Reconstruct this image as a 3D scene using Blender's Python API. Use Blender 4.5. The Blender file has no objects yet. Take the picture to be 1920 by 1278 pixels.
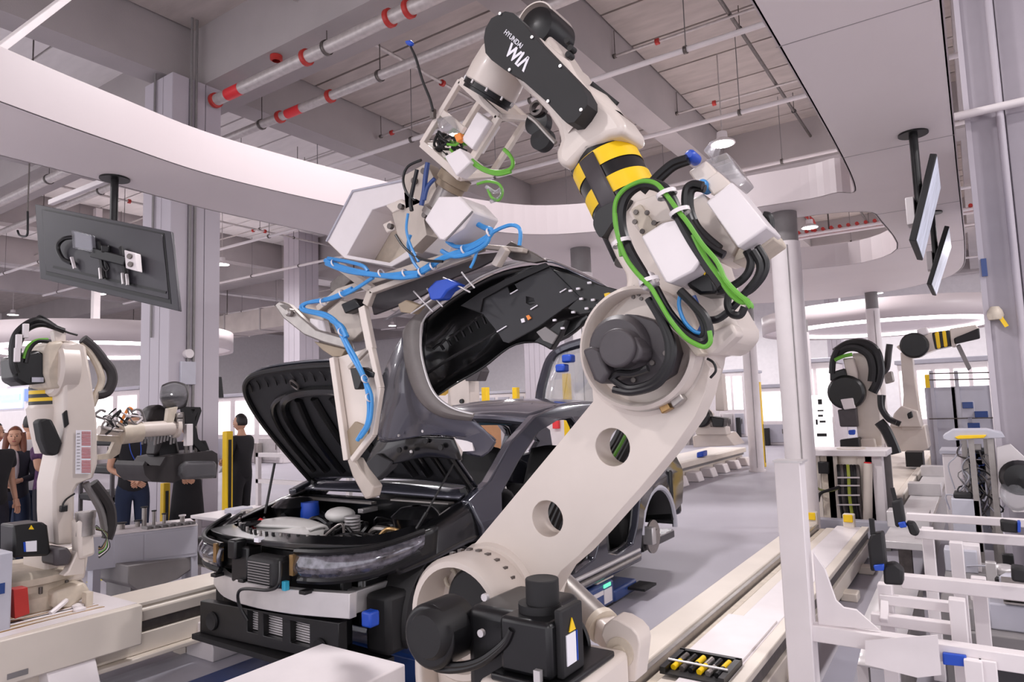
import bpy, bmesh, math, random
from mathutils import Vector, Matrix, Euler
from mathutils.geometry import tessellate_polygon
random.seed(7)
SC = bpy.context.scene
COL = SC.collection
V = Vector

# ---------------------------------------------------------------- camera (24 mm lens, 1.7 m above the floor)
F, CX, CY, H = 1280.0, 960.0, 639.0, 1.7
RX = V((0.82557116, 0.07902716, 0.55873695))
RY = V((0.56336758, -0.05859023, -0.82412629))
RZ = V((-0.03239184, 0.99514918, -0.09289174))
ROT = Matrix((RX, RY, RZ))
cam = bpy.data.cameras.new('camera')
cam.lens = 24.0
cam.sensor_width = 36.0
cam.clip_start = 0.05
cam.clip_end = 300
co = bpy.data.objects.new('camera', cam)
COL.objects.link(co)
co.matrix_world = Matrix.Translation((0, 0, H)) @ ROT.to_4x4()
SC.camera = co

# ---------------------------------------------------------------- world, exposure
w = bpy.data.worlds.new('world')
SC.world = w
w.use_nodes = True
w.node_tree.nodes['Background'].inputs[0].default_value = (0.93, 0.9, 0.95, 1)
w.node_tree.nodes['Background'].inputs[1].default_value = 1.75
SC.view_settings.view_transform = 'Standard'
SC.view_settings.look = 'None'
SC.view_settings.gamma = 1.0
SC.view_settings.exposure = 0.0
SC.view_settings.use_curve_mapping = False
SC.cycles.max_bounces = 7
SC.cycles.caustics_reflective = False
SC.cycles.caustics_refractive = False
SC.cycles.sample_clamp_indirect = 4.0
SC.cycles.use_denoising = True


def P(px, py, x=None, y=None, z=None, d=None):
    """the world point seen at a pixel of the photograph, on the plane x=, y= or z=, or at a depth"""
    r = ROT @ V((px - CX, -(py - CY), -F))
    if x is not None: t = x / r.x
    elif y is not None: t = y / r.y
    elif z is not None: t = (z - H) / r.z
    else: t = d / F
    return V((0, 0, H)) + r * t


def PL(pts, **k):
    return [P(a, b, **k) for a, b in pts]


# ---------------------------------------------------------------- materials
def lin(h):
    c = [int(h[i:i + 2], 16) / 255 for i in (0, 2, 4)]
    return [(v / 12.92 if v <= 0.04045 else ((v + 0.055) / 1.055) ** 2.4) for v in c]


def mat(name, col, rough=0.5, metal=0.0, var=0.06, scale=6.0, bump=0.0, bscale=60.0, coat=0.0, emit=0.0, trans=0.0, alpha=1.0, spec=0.5, stretch=None):
    m = bpy.data.materials.new(name)
    m.use_nodes = True
    nt = m.node_tree
    b = nt.nodes['Principled BSDF']
    c = lin(col)
    b.inputs['Roughness'].default_value = rough
    b.inputs['Metallic'].default_value = metal
    b.inputs['Coat Weight'].default_value = coat
    b.inputs['Coat Roughness'].default_value = 0.06
    b.inputs['Transmission Weight'].default_value = trans
    b.inputs['Alpha'].default_value = alpha
    b.inputs['Specular IOR Level'].default_value = spec
    tc = nt.nodes.new('ShaderNodeTexCoord')
    mp = nt.nodes.new('ShaderNodeMapping')
    nt.links.new(tc.outputs['Object'], mp.inputs[0])
    if stretch: mp.inputs['Scale'].default_value = stretch
    n = nt.nodes.new('ShaderNodeTexNoise')
    n.inputs['Scale'].default_value = scale
    n.inputs['Detail'].default_value = 5
    nt.links.new(mp.outputs[0], n.inputs['Vector'])
    r = nt.nodes.new('ShaderNodeValToRGB')
    r.color_ramp.elements[0].position = 0.3
    r.color_ramp.elements[1].position = 0.7
    r.color_ramp.elements[0].color = [max(0, v * (1 - var)) for v in c] + [1]
    r.color_ramp.elements[1].color = [min(1, v * (1 + var)) for v in c] + [1]
    nt.links.new(n.outputs['Fac'], r.inputs[0])
    nt.links.new(r.outputs[0], b.inputs['Base Color'])
    if emit:
        b.inputs['Emission Color'].default_value = c + [1]
        b.inputs['Emission Strength'].default_value = emit
    if bump:
        n2 = nt.nodes.new('ShaderNodeTexNoise')
        n2.inputs['Scale'].default_value = bscale
        nt.links.new(mp.outputs[0], n2.inputs['Vector'])
        bp = nt.nodes.new('ShaderNodeBump')
        bp.inputs['Strength'].default_value = bump
        bp.inputs['Distance'].default_value = 0.01
        nt.links.new(n2.outputs['Fac'], bp.inputs['Height'])
        nt.links.new(bp.outputs[0], b.inputs['Normal'])
    return m


class M: pass


M.concrete = mat('ceiling_concrete', 'bcb2ad', 0.9, var=0.12, scale=1.5, bump=0.3, stretch=(1, 4, 1))
M.beam = mat('painted_beam', 'aba4a4', 0.8, var=0.06, scale=1.2, bump=0.15)
M.canopy = mat('canopy_white', 'f8efee', 0.55, var=0.02, scale=0.8)
M.fascia = mat('fascia_white', 'bfb4b6', 0.4, var=0.01, scale=0.8)
M.deck = mat('white_deck_plank', 'efeae8', 0.7, var=0.05, scale=1.5, stretch=(1, 4, 1))
M.wall = mat('white_wall', 'f4f0f2', 0.7, var=0.03)
M.pillar = mat('pillar_white', 'b9b2ba', 0.5, var=0.03, scale=1)
M.galv = mat('galvanised_pipe', 'c4bdbb', 0.4, 0.35, var=0.12, scale=12)
M.red = mat('red_paint', 'b5302a', 0.45, var=0.1)
M.redb = mat('bright_red_tape', 'e3343a', 0.4, var=0.05)
M.white = mat('white_paint', 'e2dbdc', 0.42, var=0.03)
M.cream = mat('robot_cream_paint', 'd8cdc4', 0.36, var=0.035, scale=4, coat=0.15)
M.creamd = mat('worn_cream_paint', 'cdc1b0', 0.45, var=0.12, scale=14)
M.rail = mat('rail_cream_paint', 'ded4c8', 0.4, var=0.04, scale=3)
M.steel = mat('machined_steel', 'a59f9b', 0.34, 0.75, var=0.1, scale=20)
M.steeld = mat('dark_steel', '6b6562', 0.42, 0.7, var=0.2, scale=20)
M.alu = mat('aluminium', 'd3cfcf', 0.38, 0.55, var=0.05, scale=9)
M.frame = mat('gripper_frame_paint', 'b9aea4', 0.4, 0.2, var=0.08, scale=12)
M.black = mat('black_plastic', '0e0e10', 0.36, var=0.25, scale=14)
M.blackm = mat('black_matte', '161517', 0.6, var=0.2, scale=10)
M.rubber = mat('black_cable', '131214', 0.36, var=0.2)
M.motor = mat('dark_grey_motor', '464144', 0.5, var=0.1, scale=14)
M.yellow = mat('yellow_paint', 'f2c814', 0.4, var=0.05)
M.yellowl = mat('yellow_floor_line', 'd9cc4a', 0.6, var=0.15)
M.green = mat('green_cable', '62a634', 0.4, var=0.08)
M.blue = mat('blue_hose', '3f8fd0', 0.35, var=0.15)
M.blued = mat('blue_plastic', '1c49b4', 0.4, var=0.1)
M.navy = mat('navy_paint', '23407c', 0.4, var=0.06, coat=0.3)
M.orange = mat('orange_plastic', 'e88a3a', 0.4)
M.tan = mat('tan_paint', '94846f', 0.45, var=0.1)
M.pillar2 = mat('darker_pillar_sheet', 'a39ca4', 0.5, var=0.03)  # one even grey, darker than the other pillar paint
M.brass = mat('brass', 'a8885c', 0.35, 0.7, var=0.15, scale=20)
M.car = mat('dark_grey_car_paint', '3a3b45', 0.2, 0.45, var=0.03, coat=1.0)
M.carl = mat('fresh_grey_car_paint', '555560', 0.26, 0.5, var=0.03, coat=0.7)
M.carin = mat('black_inner_panel', '0d0d0f', 0.28, 0.1, var=0.2, scale=5, coat=0.5)
M.clad = mat('grey_cladding', '6c6664', 0.5, var=0.05, scale=30)
M.liner = mat('dark_grey_liner', '2b2b2e', 0.62, var=0.08)
M.lens = mat('smoky_lens', '66646c', 0.08, 0.5, var=0.6, scale=26, coat=1.0)
M.bottle = mat('translucent_white_plastic', 'e2dfdb', 0.4, var=0.08)
M.grey = mat('grey_box_paint', 'b9b8c2', 0.45, var=0.03)
M.greyd = mat('mid_grey_paint', '807c7c', 0.5, var=0.08)
M.light = mat('lamp_glow', 'fff8fa', 0.5, emit=14, var=0)
M.strip = mat('strip_glow', 'fff7fa', 0.5, emit=5, var=0)
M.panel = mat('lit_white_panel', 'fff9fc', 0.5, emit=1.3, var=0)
M.tvback = mat('tv_back_charcoal', '37353b', 0.35, var=0.1, scale=3)
M.skin = mat('skin', 'c99a80', 0.55, var=0.06)
M.hair = mat('dark_hair', '1d1616', 0.5, var=0.3, stretch=(8, 8, 1))
M.hairb = mat('auburn_hair', '6e3d2a', 0.5, var=0.3, stretch=(8, 8, 1))
M.paper = mat('white_paper', 'eae8ee', 0.7, var=0.01)
M.clear = mat('plastic_wrap', 'e9eaf0', 0.08, trans=0.85, alpha=0.55, var=0.02)
M.glass = mat('glass', 'dfe9ea', 0.03, trans=1.0, alpha=0.5, var=0.0)
M.seat = mat('charcoal_leather', '2f2b2c', 0.5, var=0.15, scale=10)


def floor_mat():
    m = mat('concrete_floor', 'a5a1aa', 0.5, var=0.08, scale=0.6, bump=0.04, bscale=8, spec=0.4)
    nt = m.node_tree
    b = nt.nodes['Principled BSDF']
    n = nt.nodes.new('ShaderNodeTexNoise')
    n.inputs['Scale'].default_value = 2.0
    n.inputs['Detail'].default_value = 8
    mr = nt.nodes.new('ShaderNodeMapRange')
    mr.inputs[3].default_value = 0.42
    mr.inputs[4].default_value = 0.62
    nt.links.new(n.outputs['Fac'], mr.inputs[0])
    nt.links.new(mr.outputs[0], b.inputs['Roughness'])
    return m


M.floor = floor_mat()


# ---------------------------------------------------------------- geometry kit
def tag(o, label=None, cat=None, group=None, kind=None):
    if label: o['label'] = label
    if cat: o['category'] = cat
    if group: o['group'] = group
    if kind: o['kind'] = kind
    return o


def T(name, label, cat, loc, group=None, kind=None):
    o = bpy.data.objects.new(name, None)
    o.empty_display_size = 0.1
    o.location = loc
    COL.objects.link(o)
    return tag(o, label, cat, group, kind)


def wloc(o):
    v = V(o.location)
    while o.parent:
        o = o.parent
        v += o.location
    return v


def frame_of(d, up=None):
    z = V(d).normalized()
    u = V(up) if up is not None else (V((0, 0, 1)) if abs(z.z) < 0.95 else V((0, 1, 0)))
    x = u.cross(z)
    if x.length < 1e-6: x = V((1, 0, 0)).cross(z)
    x.normalize()
    return x, z.cross(x), z


def cr(pts, n, closed=False):
    """Catmull-Rom through points"""
    pts = [V(p) for p in pts]
    L = len(pts)
    out = []
    segs = L if closed else L - 1
    for i in range(segs):
        if closed: a, b, c, d = pts[i - 1], pts[i], pts[(i + 1) % L], pts[(i + 2) % L]
        else: a, b, c, d = pts[max(i - 1, 0)], pts[i], pts[i + 1], pts[min(i + 2, L - 1)]
        for k in range(n):
            t = k / n
            out.append(0.5 * ((2 * b) + (c - a) * t + (2 * a - 5 * b + 4 * c - d) * t * t + (3 * b - a - 3 * c + d) * t ** 3))
    if not closed: out.append(pts[-1])
    return out


class G:
    def __init__(s):
        s.v = []; s.f = []

    def add(s, vs, fs):
        o = len(s.v)
        s.v += [V(v) for v in vs]
        s.f += [tuple(i + o for i in f) for f in fs]
        return s

    def box(s, c, d, rot=None):
        c = V(c); hx, hy, hz = d[0] / 2, d[1] / 2, d[2] / 2
        R = rot if rot is not None else Matrix.Identity(3)
        vs = [c + R @ V((x * hx, y * hy, z * hz)) for x in (-1, 1) for y in (-1, 1) for z in (-1, 1)]
        return s.add(vs, [(0, 1, 3, 2), (4, 6, 7, 5), (0, 4, 5, 1), (2, 3, 7, 6), (0, 2, 6, 4), (1, 5, 7, 3)])

    def b2(s, a, b):
        a = V(a); b = V(b)
        return s.box((a + b) / 2, [abs(q) for q in (b - a)])

    def bar(s, p, q, w_, h_, up=None):
        p = V(p); q = V(q)
        x, y, z = frame_of(q - p, up)
        R = Matrix((x, y, z)).transposed()
        return s.box((p + q) / 2, (w_, h_, (q - p).length), R)

    def cyl(s, p, q, r, r2=None, n=20, caps=True):
        p = V(p); q = V(q)
        r2 = r if r2 is None else r2
        x, y, z = frame_of(q - p)
        vs = []
        for c, rr in ((p, r), (q, r2)):
            for i in range(n):
                a = 2 * math.pi * i / n
                vs.append(c + (x * math.cos(a) + y * math.sin(a)) * rr)
        fs = [(i, (i + 1) % n, n + (i + 1) % n, n + i) for i in range(n)]
        if caps: fs += [tuple(range(n - 1, -1, -1)), tuple(range(n, 2 * n))]
        return s.add(vs, fs)

    def lathe(s, o, ax, prof, n=28, a0=0, a1=360, up=None):
        """prof: (radius, distance along axis)"""
        o = V(o)
        x, y, z = frame_of(ax, up)
        full = abs(a1 - a0) >= 360
        k = n if full else n + 1
        vs = []
        for r, h in prof:
            for i in range(k):
                a = math.radians(a0 + (a1 - a0) * i / n)
                vs.append(o + z * h + (x * math.cos(a) + y * math.sin(a)) * max(r, 1e-4))
        fs = []
        for j in range(len(prof) - 1):
            for i in range(n):
                i2 = (i + 1) % k
                fs.append((j * k + i, j * k + i2, (j + 1) * k + i2, (j + 1) * k + i))
        return s.add(vs, fs)

    def tube(s, pts, r, n=8, sm=6, closed=False, r2=None):
        pts = cr(pts, sm, closed) if sm > 1 else [V(p) for p in pts]
        L = len(pts)
        vs = []
        px_ = None
        for i, p in enumerate(pts):
            a = pts[i - 1] if (i > 0 or closed) else pts[i]
            b = pts[(i + 1) % L] if (i < L - 1 or closed) else pts[i]
            d = (b - a)
            if d.length < 1e-7: d = V((0, 0, 1))
            d.normalize()
            if px_ is None: x, y, _ = frame_of(d)
            else:
                x = px_ - d * px_.dot(d)
                if x.length < 1e-6: x, y, _ = frame_of(d)
                x.normalize()
                y = d.cross(x)
            px_ = x
            rr = r if r2 is None else r + (r2 - r) * i / max(1, L - 1)
            for k in range(n):
                t = 2 * math.pi * k / n
                vs.append(p + (x * math.cos(t) + y * math.sin(t)) * rr)
        fs = []
        for i in range(L if closed else L - 1):
            j = (i + 1) % L
            for k in range(n):
                k2 = (k + 1) % n
                fs.append((i * n + k, i * n + k2, j * n + k2, j * n + k))
        if not closed: fs += [tuple(range(n - 1, -1, -1)), tuple(range((L - 1) * n, L * n))]
        return s.add(vs, fs)

    def prism(s, pts, off, holes=()):
        """flat polygon (with holes) extruded along off"""
        if holes: return s.holed([[V(p) for p in pts]] + [[V(p) for p in h] for h in holes], V(off))
        loops = [[V(p) for p in pts]] + [[V(p) for p in h] for h in holes]
        off = V(off)
        flat = [p for l in loops for p in l]
        N = len(flat)
        tri = tessellate_polygon(loops)
        vs = flat + [p + off for p in flat]
        fs = [tuple(t) for t in tri] + [tuple(i + N for i in reversed(t)) for t in tri]
        b = 0
        for l in loops:
            n = len(l)
            for i in range(n):
                j = (i + 1) % n
                fs.append((b + i, b + j, N + b + j, N + b + i))
            b += n
        return s.add(vs, fs)

    def holed(s, loops, off):
        x, y, z = frame_of(off)
        o = loops[0][0]
        cu = bpy.data.curves.new('t', 'CURVE')
        cu.dimensions = '2D'
        cu.fill_mode = 'BOTH'
        cu.extrude = off.length / 2
        for l in loops:
            sp = cu.splines.new('POLY')
            sp.points.add(len(l) - 1)
            for i, p in enumerate(l): sp.points[i].co = ((p - o).dot(x), (p - o).dot(y), 0, 1)
            sp.use_cyclic_u = True
        t = bpy.data.objects.new('t', cu)
        COL.objects.link(t)
        me = bpy.data.meshes.new_from_object(t.evaluated_get(bpy.context.evaluated_depsgraph_get()))
        bpy.data.objects.remove(t)
        return s.add([o + x * v.co.x + y * v.co.y + z * v.co.z + off / 2 for v in me.vertices], [tuple(p.vertices) for p in me.polygons])

    def surf(s, rows, nu=4, nv=4):
        rows = [cr(r, nu) for r in rows]
        m = len(rows[0])
        cols = [cr([r[i] for r in rows], nv) for i in range(m)]
        k = len(cols[0])
        vs = [cols[i][j] for i in range(m) for j in range(k)]
        return s.add(vs, [(i * k + j, (i + 1) * k + j, (i + 1) * k + j + 1, i * k + j + 1) for i in range(m - 1) for j in range(k - 1)])

    def ball(s, c, r, n=14, m_=9):
        c = V(c)
        r = (r, r, r) if not hasattr(r, '__len__') else r
        prof = [(math.sin(math.pi * j / m_), -math.cos(math.pi * j / m_)) for j in range(m_ + 1)]
        vs = []
        for q, h in prof:
            for i in range(n):
                a = 2 * math.pi * i / n
                vs.append(c + V((max(q, 1e-3) * math.cos(a) * r[0], max(q, 1e-3) * math.sin(a) * r[1], h * r[2])))
        return s.add(vs, [(j * n + i, j * n + (i + 1) % n, (j + 1) * n + (i + 1) % n, (j + 1) * n + i) for j in range(m_) for i in range(n)])

    def xf(s, mtx):
        s.v = [mtx @ v for v in s.v]
        return s

    def o(s, name, m, par=None, bev=0, smooth=True, solid=0, seg=2, label=None, kind=None, sub=0):
        me = bpy.data.meshes.new(name)
        lo = V([min(v[i] for v in s.v) for i in range(3)])
        hi = V([max(v[i] for v in s.v) for i in range(3)])
        c = (lo + hi) / 2
        if par is None: c.z = lo.z
        me.from_pydata([v - c for v in s.v], [], s.f)
        me.materials.append(m)
        bm = bmesh.new()
        bm.from_mesh(me)
        bmesh.ops.remove_doubles(bm, verts=bm.verts, dist=1e-5)
        bmesh.ops.recalc_face_normals(bm, faces=bm.faces)
        bm.to_mesh(me)
        bm.free()
        if smooth:
            me.polygons.foreach_set('use_smooth', [True] * len(me.polygons))
            me.set_sharp_from_angle(angle=math.radians(38))
        ob = bpy.data.objects.new(name, me)
        COL.objects.link(ob)
        if par is not None:
            ob.parent = par
            ob.location = c - wloc(par)
        else: ob.location = c
        if solid:
            q = ob.modifiers.new('solid', 'SOLIDIFY')
            q.thickness = solid
            q.offset = 0
        if bev:
            q = ob.modifiers.new('bevel', 'BEVEL')
            q.width = bev
            q.segments = seg
            q.limit_method = 'ANGLE'
            q.angle_limit = math.radians(40)
            q.harden_normals = False
        if sub:
            q = ob.modifiers.new('sub', 'SUBSURF')
            q.levels = q.render_levels = sub
        if label: ob['label'] = label
        if kind: ob['kind'] = kind
        return ob


def dup(o, par=None, loc=None, keep=True):
    c = o.copy()
    COL.objects.link(c)
    if par is not None: c.parent = par
    if loc is not None: c.location = loc
    for ch in o.children: dup(ch, c)
    return c


def cp(root, loc, label=None, rz=None, group=None):
    r = dup(root, loc=loc)
    if rz is not None: r.rotation_euler.z = rz
    if label: r['label'] = label
    if group: r['group'] = group
    return r


def struct(o, **k):
    o['kind'] = 'structure'
    return o


def decal_text(name, s, org, ux, uy, size, m, par, depth=0.002, bold=0.0):
    cu = bpy.data.curves.new(name, 'FONT')
    cu.body = s
    cu.size = size
    cu.extrude = depth
    cu.offset = bold
    cu.resolution_u = 3
    t = bpy.data.objects.new(name, cu)
    COL.objects.link(t)
    dg = bpy.context.evaluated_depsgraph_get()
    me = bpy.data.meshes.new_from_object(t.evaluated_get(dg))
    bpy.data.objects.remove(t)
    ux = V(ux).normalized(); uy = V(uy)
    uy = (uy - ux * uy.dot(ux)).normalized()
    uz = ux.cross(uy)
    g = G()
    for v in me.vertices:
        g.v.append(V(org) + ux * v.co.x + uy * v.co.y + uz * v.co.z)
    g.f = [tuple(p.vertices) for p in me.polygons]
    return g.o(name, m, par, smooth=False)


# ---------------------------------------------------------------- high-bay lamps (a regular grid over the hall)
lampN = 0


def highbay(x, y, z, label, e=330.0, top=8.12):
    t = T('high_bay_lamp', label, 'lamp', (x, y, z), 'high bay lamps in the hall ceiling')
    G().lathe((x, y, z), (0, 0, 1), [(0.0, 0.22), (0.09, 0.22), (0.1, 0.1), (0.22, 0.03), (0.23, 0.0), (0.2, 0.0)], 18).o('lamp_housing', M.white, t)
    G().cyl((x, y, z - 0.005), (x, y, z + 0.012), 0.2, n=18).o('lamp_lens', M.light, t)
    G().cyl((x, y, z + 0.2), (x, y, top), 0.012, n=6).o('hanging_rod', M.galv, t)
    L = bpy.data.lights.new('bay_light', 'AREA')
    L.shape = 'DISK'
    L.size = 0.5
    L.energy = e
    L.color = (1.0, 0.955, 0.97)
    lo = bpy.data.objects.new('bay_light', L)
    COL.objects.link(lo)
    lo.parent = t
    lo.location = (0, 0, -0.03)
    return t


LX = [4.25, -3.5, -11.25, -19.0, -26.75, -34.5]
LY = [-3.4, 4.4, 12.2, 20.0, 27.6, 35.6]
for i, x in enumerate(LX):
    for j, y in enumerate(LY):
        if (i > 3 and j in (0, 5)) or (i, j) == (2, 1): continue
        row = ['behind the viewpoint', 'nearest', 'second', 'third', 'fourth', 'farthest'][j]
        cl = ['beyond the right pillar', 'over the main robot', 'over the left monitor', 'left of the big column', 'far to the left', 'by the left wall'][i]
        highbay(x, y, 6.3, 'round white high bay lamp in the %s row %s' % (row, cl), 240.0)

# ---------------------------------------------------------------- room shell
struct(G().b2((-48, -8, -0.1), (14, 48, 0)).o('floor', M.floor))
ceil = struct(G().b2((-48, -8, 8.12), (14, 48, 8.2)).o('ceiling', M.concrete))
bays = [(-0.0, 6.2), (-4.63, -0.4), (-10.2, -5.15), (-15.8, -10.9), (-21.4, -16.5), (-27.0, -22.1), (-33, -27.7)]
bays[0] = (-0.3, 6.2)
k = 0
for a, b in bays:
    g = G().b2((a, 0, 8.0), (b, 1.17, 8.12))
    pl = g.o('ceiling_plank', M.concrete if a > -11 else M.deck, ceil, smooth=False)
    z0 = pl.location.copy()
    for j in range(-2, 37):
        o = pl if j == -2 else dup(pl)
        o.location = (z0.x, z0.y + j * 1.22, z0.z)
for i, y in enumerate((-3.8, 6.45, 16.75, 27.05, 37.3)):
    struct(tag(G().b2((-48, y - 0.42, 7.0), (14, y + 0.42, 8.12)).o('ceiling_beam', M.beam, smooth=False), ['grey concrete beam behind the viewpoint', 'nearest deep grey ceiling beam beside the sprinkler pipe', 'second grey ceiling beam across the hall', 'third grey ceiling beam far back', 'farthest grey ceiling beam'][i]))
for i, x in enumerate((0.7 - 0.35, -4.9, -10.5, -16.1, -21.8, -27.4, -33)):
    for j in range(4):
        y0 = (-3.8, 6.45, 16.75, 27.05)[j]
        if (i, j) in ((0, 0),): continue
        struct(tag(G().b2((x - 0.24, y0 + 0.42, 7.1), (x + 0.24, y0 + 9.9, 8.12)).o('ceiling_beam', M.beam, smooth=False), 'grey cross beam of the ceiling in span %s of the %s line' % (['near', 'middle', 'far', 'farthest'][j], ['right', 'robot', 'monitor', 'column', 'outer', 'left', 'leftmost'][i])))
struct(G().b2((-48, 40, 0), (14, 40.2, 8.12)).o('wall_back', M.wall))
struct(G().b2((-48, -8, 0), (-47.8, 48, 8.2)).o('wall_left', M.wall))

# ---------------------------------------------------------------- the big suspended canopy over the robot cells
def rnd(pts, r, n=6):
    out = []
    L = len(pts)
    for i, p in enumerate(pts):
        rr = r[i] if hasattr(r, '__len__') else r
        p = V(p)
        a = V(pts[i - 1]) - p
        b = V(pts[(i + 1) % L]) - p
        if rr <= 0: out.append(p); continue
        p1 = p + a.normalized() * rr
        p2 = p + b.normalized() * rr
        for k_ in range(n + 1):
            t = k_ / n
            out.append(p1 * (1 - t) ** 2 + p * 2 * t * (1 - t) + p2 * t * t)
    return out


ZC = 3.8
inner = cr([(-0.853, 7.1, ZC), (-1.118, 7.72, ZC), (-1.932, 7.716, ZC), (-3.241, 7.63, ZC), (-4.4, 7.1, ZC), (-5.0, 5.9, ZC), (-5.273, 4.726, ZC), (-5.43, 3.407, ZC), (-5.32, 2.487, ZC), (-5.18, 1.716, ZC), (-4.98, 0.9, ZC), (-4.6, 0.0, ZC), (-3.6, -0.8, ZC), (-1.6, -1.0, ZC), (-0.95, -0.6, ZC), (-0.853, 0.4, ZC)], 9, True)
outer = cr([(-0.002, 12.3, ZC), (-0.1, 14.2, ZC), (-0.5, 15.3, ZC), (-1.571, 16.2, ZC), (-3.2, 16.2, ZC), (-5.2, 14.6, ZC), (-6.1, 11.0, ZC), (-6.3, 7.5, ZC), (-6.33, 5.4, ZC), (-6.4, 4.0, ZC), (-6.3, 2.838, ZC), (-6.2, 1.4, ZC), (-5.8, -0.8, ZC), (-4.6, -1.9, ZC), (-1.2, -2.0, ZC), (-0.1, -1.6, ZC), (0, 0.5, ZC), (0, 4, ZC), (0, 8, ZC)], 4, True)
hole2 = cr([(-0.83, 11.4, ZC), (-1.4, 12.2, ZC), (-2.263, 12.1, ZC), (-3.6, 11.8, ZC), (-4.3, 10.8, ZC), (-4.2, 9.4, ZC), (-3.2, 8.7, ZC), (-1.7, 8.5, ZC), (-0.95, 8.75, ZC), (-0.83, 9.4, ZC)], 4, True)
cano = T('suspended_canopy', 'large curved white ceiling canopy with two openings above the robot cell', 'canopy', (-3, 4, ZC))
G().prism(outer, (0, 0, 0.03), (inner, hole2)).o('canopy_soffit', M.canopy, cano, smooth=False)


def rim(lp, nm, h=0.37, m=None, th=0.02):
    g = G()
    L = len(lp)
    vs = [V(p) + V((0, 0, dz)) for dz in (0, h) for p in lp]
    g.add(vs, [(i, (i + 1) % L, L + (i + 1) % L, L + i) for i in range(L)])
    return g.o(nm, m or M.fascia, cano, solid=th, smooth=False)


rim(inner, 'inner_fascia')
rim(outer, 'outer_fascia')
rim(hole2, 'opening_fascia')
# joints in the soffit boards
g = G()
for y in (-0.6, 1.8, 4.2, 6.6, 9.0, 11.4): g.b2((-0.85, y, ZC - 0.002), (0, y + 0.008, ZC))
g.o('soffit_joint', M.beam, cano, kind='stuff')


def far_canopy(c, rx, ry, label, z=3.8, ring=True):
    t = T('ring_canopy', label, 'canopy', (c[0], c[1], z), 'oval ring canopies far back')
    e = [V((c[0] + rx * math.cos(a), c[1] + ry * math.sin(a), z)) for a in [2 * math.pi * i / 40 for i in range(40)]]
    G().prism(e, (0, 0, 0.06)).o('canopy_disc', M.canopy, t)
    g_ = G(); L = 40
    g_.add([p + V((0, 0, dz)) for dz in (-0.08, 0.5) for p in e], [(i, (i + 1) % L, L + (i + 1) % L, L + i) for i in range(L)])
    g_.o('canopy_rim', M.fascia, t, solid=0.05)
    if ring:
        r_ = [V((c[0] + rx * .78 * math.cos(a), c[1] + ry * .78 * math.sin(a), z - 0.05)) for a in [2 * math.pi * i / 32 for i in range(32)]]
        G().tube(r_, 0.06, n=6, sm=1, closed=True).o('ring_light', M.strip, t)
    return t


cR = P(1640, 600, z=3.8)
far_canopy((P(1655, 612, z=3.8).x, P(1655, 612, z=3.8).y), 3.6, 3.6, 'oval white canopy with ring light behind the right hand robots')
a = P(200, 655, z=3.8)
far_canopy((a.x, a.y), 3.6, 3.6, 'oval white canopy behind the left robot and the big column')

# ================================================================ THE CAR on its blue carrier
CXX = -3.5


def bisect(g, co_, no_):
    bm = bmesh.new()
    vs = [bm.verts.new(v) for v in g.v]
    for f in g.f:
        try: bm.faces.new([vs[i] for i in f])
        except ValueError: pass
    bmesh.ops.bisect_plane(bm, geom=bm.verts[:] + bm.edges[:] + bm.faces[:], plane_co=co_, plane_no=no_)
    bm.verts.ensure_lookup_table()
    bm.verts.index_update()
    g.v = [v.co.copy() for v in bm.verts]
    g.f = [tuple(v.index for v in f.verts) for f in bm.faces]
    bm.free()
    return g


def tumble(g, s, x0=0.92):
    for z in (0.6, 0.95, 1.2, 1.4): bisect(g, (0, 0, z), (0, 0, 1))
    for v in g.v:
        q = v.x  # depth inward
        z = v.z
        xo = x0 - max(0, z - 0.95) * 0.33 - max(0, 0.6 - z) * 0.08 - max(0, v.y - 6.2) * 0.09
        v.x = CXX + s * (xo - q)
    return g


car = T('car', 'unfinished dark grey car with open hood and no doors or front bumper, in the middle', 'car', (CXX, 4.6, 0.25))
outline = [(3.5, 0.34), (3.46, 0.6), (3.42, 0.95), (3.36, 1.12), (3.62, 1.21), (4.0, 1.44), (4.40, 1.61), (4.8, 1.685), (5.3, 1.70), (5.9, 1.66), (6.5, 1.55), (6.85, 1.40), (6.98, 1.2), (7.08, 1.0), (7.08, 0.8), (7.0, 0.62), (6.66, 0.56), (6.6, 0.66), (6.46, 0.80), (6.25, 0.86), (6.02, 0.82), (5.86, 0.70), (5.8, 0.52), (5.78, 0.34)]
fd = [(3.66, 0.62), (3.64, 0.95), (3.72, 1.12), (4.02, 1.30), (4.4, 1.49), (4.7, 1.56), (4.95, 1.575), (5.02, 1.5), (4.99, 1.1), (4.96, 0.62), (4.88, 0.48), (4.6, 0.43), (3.85, 0.43), (3.72, 0.48)]
rd = [(5.14, 1.575), (5.5, 1.56), (5.9, 1.5), (6.1, 1.38), (6.06, 1.1), (5.9, 0.96), (5.76, 0.8), (5.68, 0.6), (5.6, 0.46), (5.3, 0.43), (5.12, 0.48), (5.08, 0.62), (5.1, 1.1)]
qw = [(6.2, 1.36), (6.5, 1.38), (6.68, 1.28), (6.6, 1.16), (6.18, 1.12)]
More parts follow.
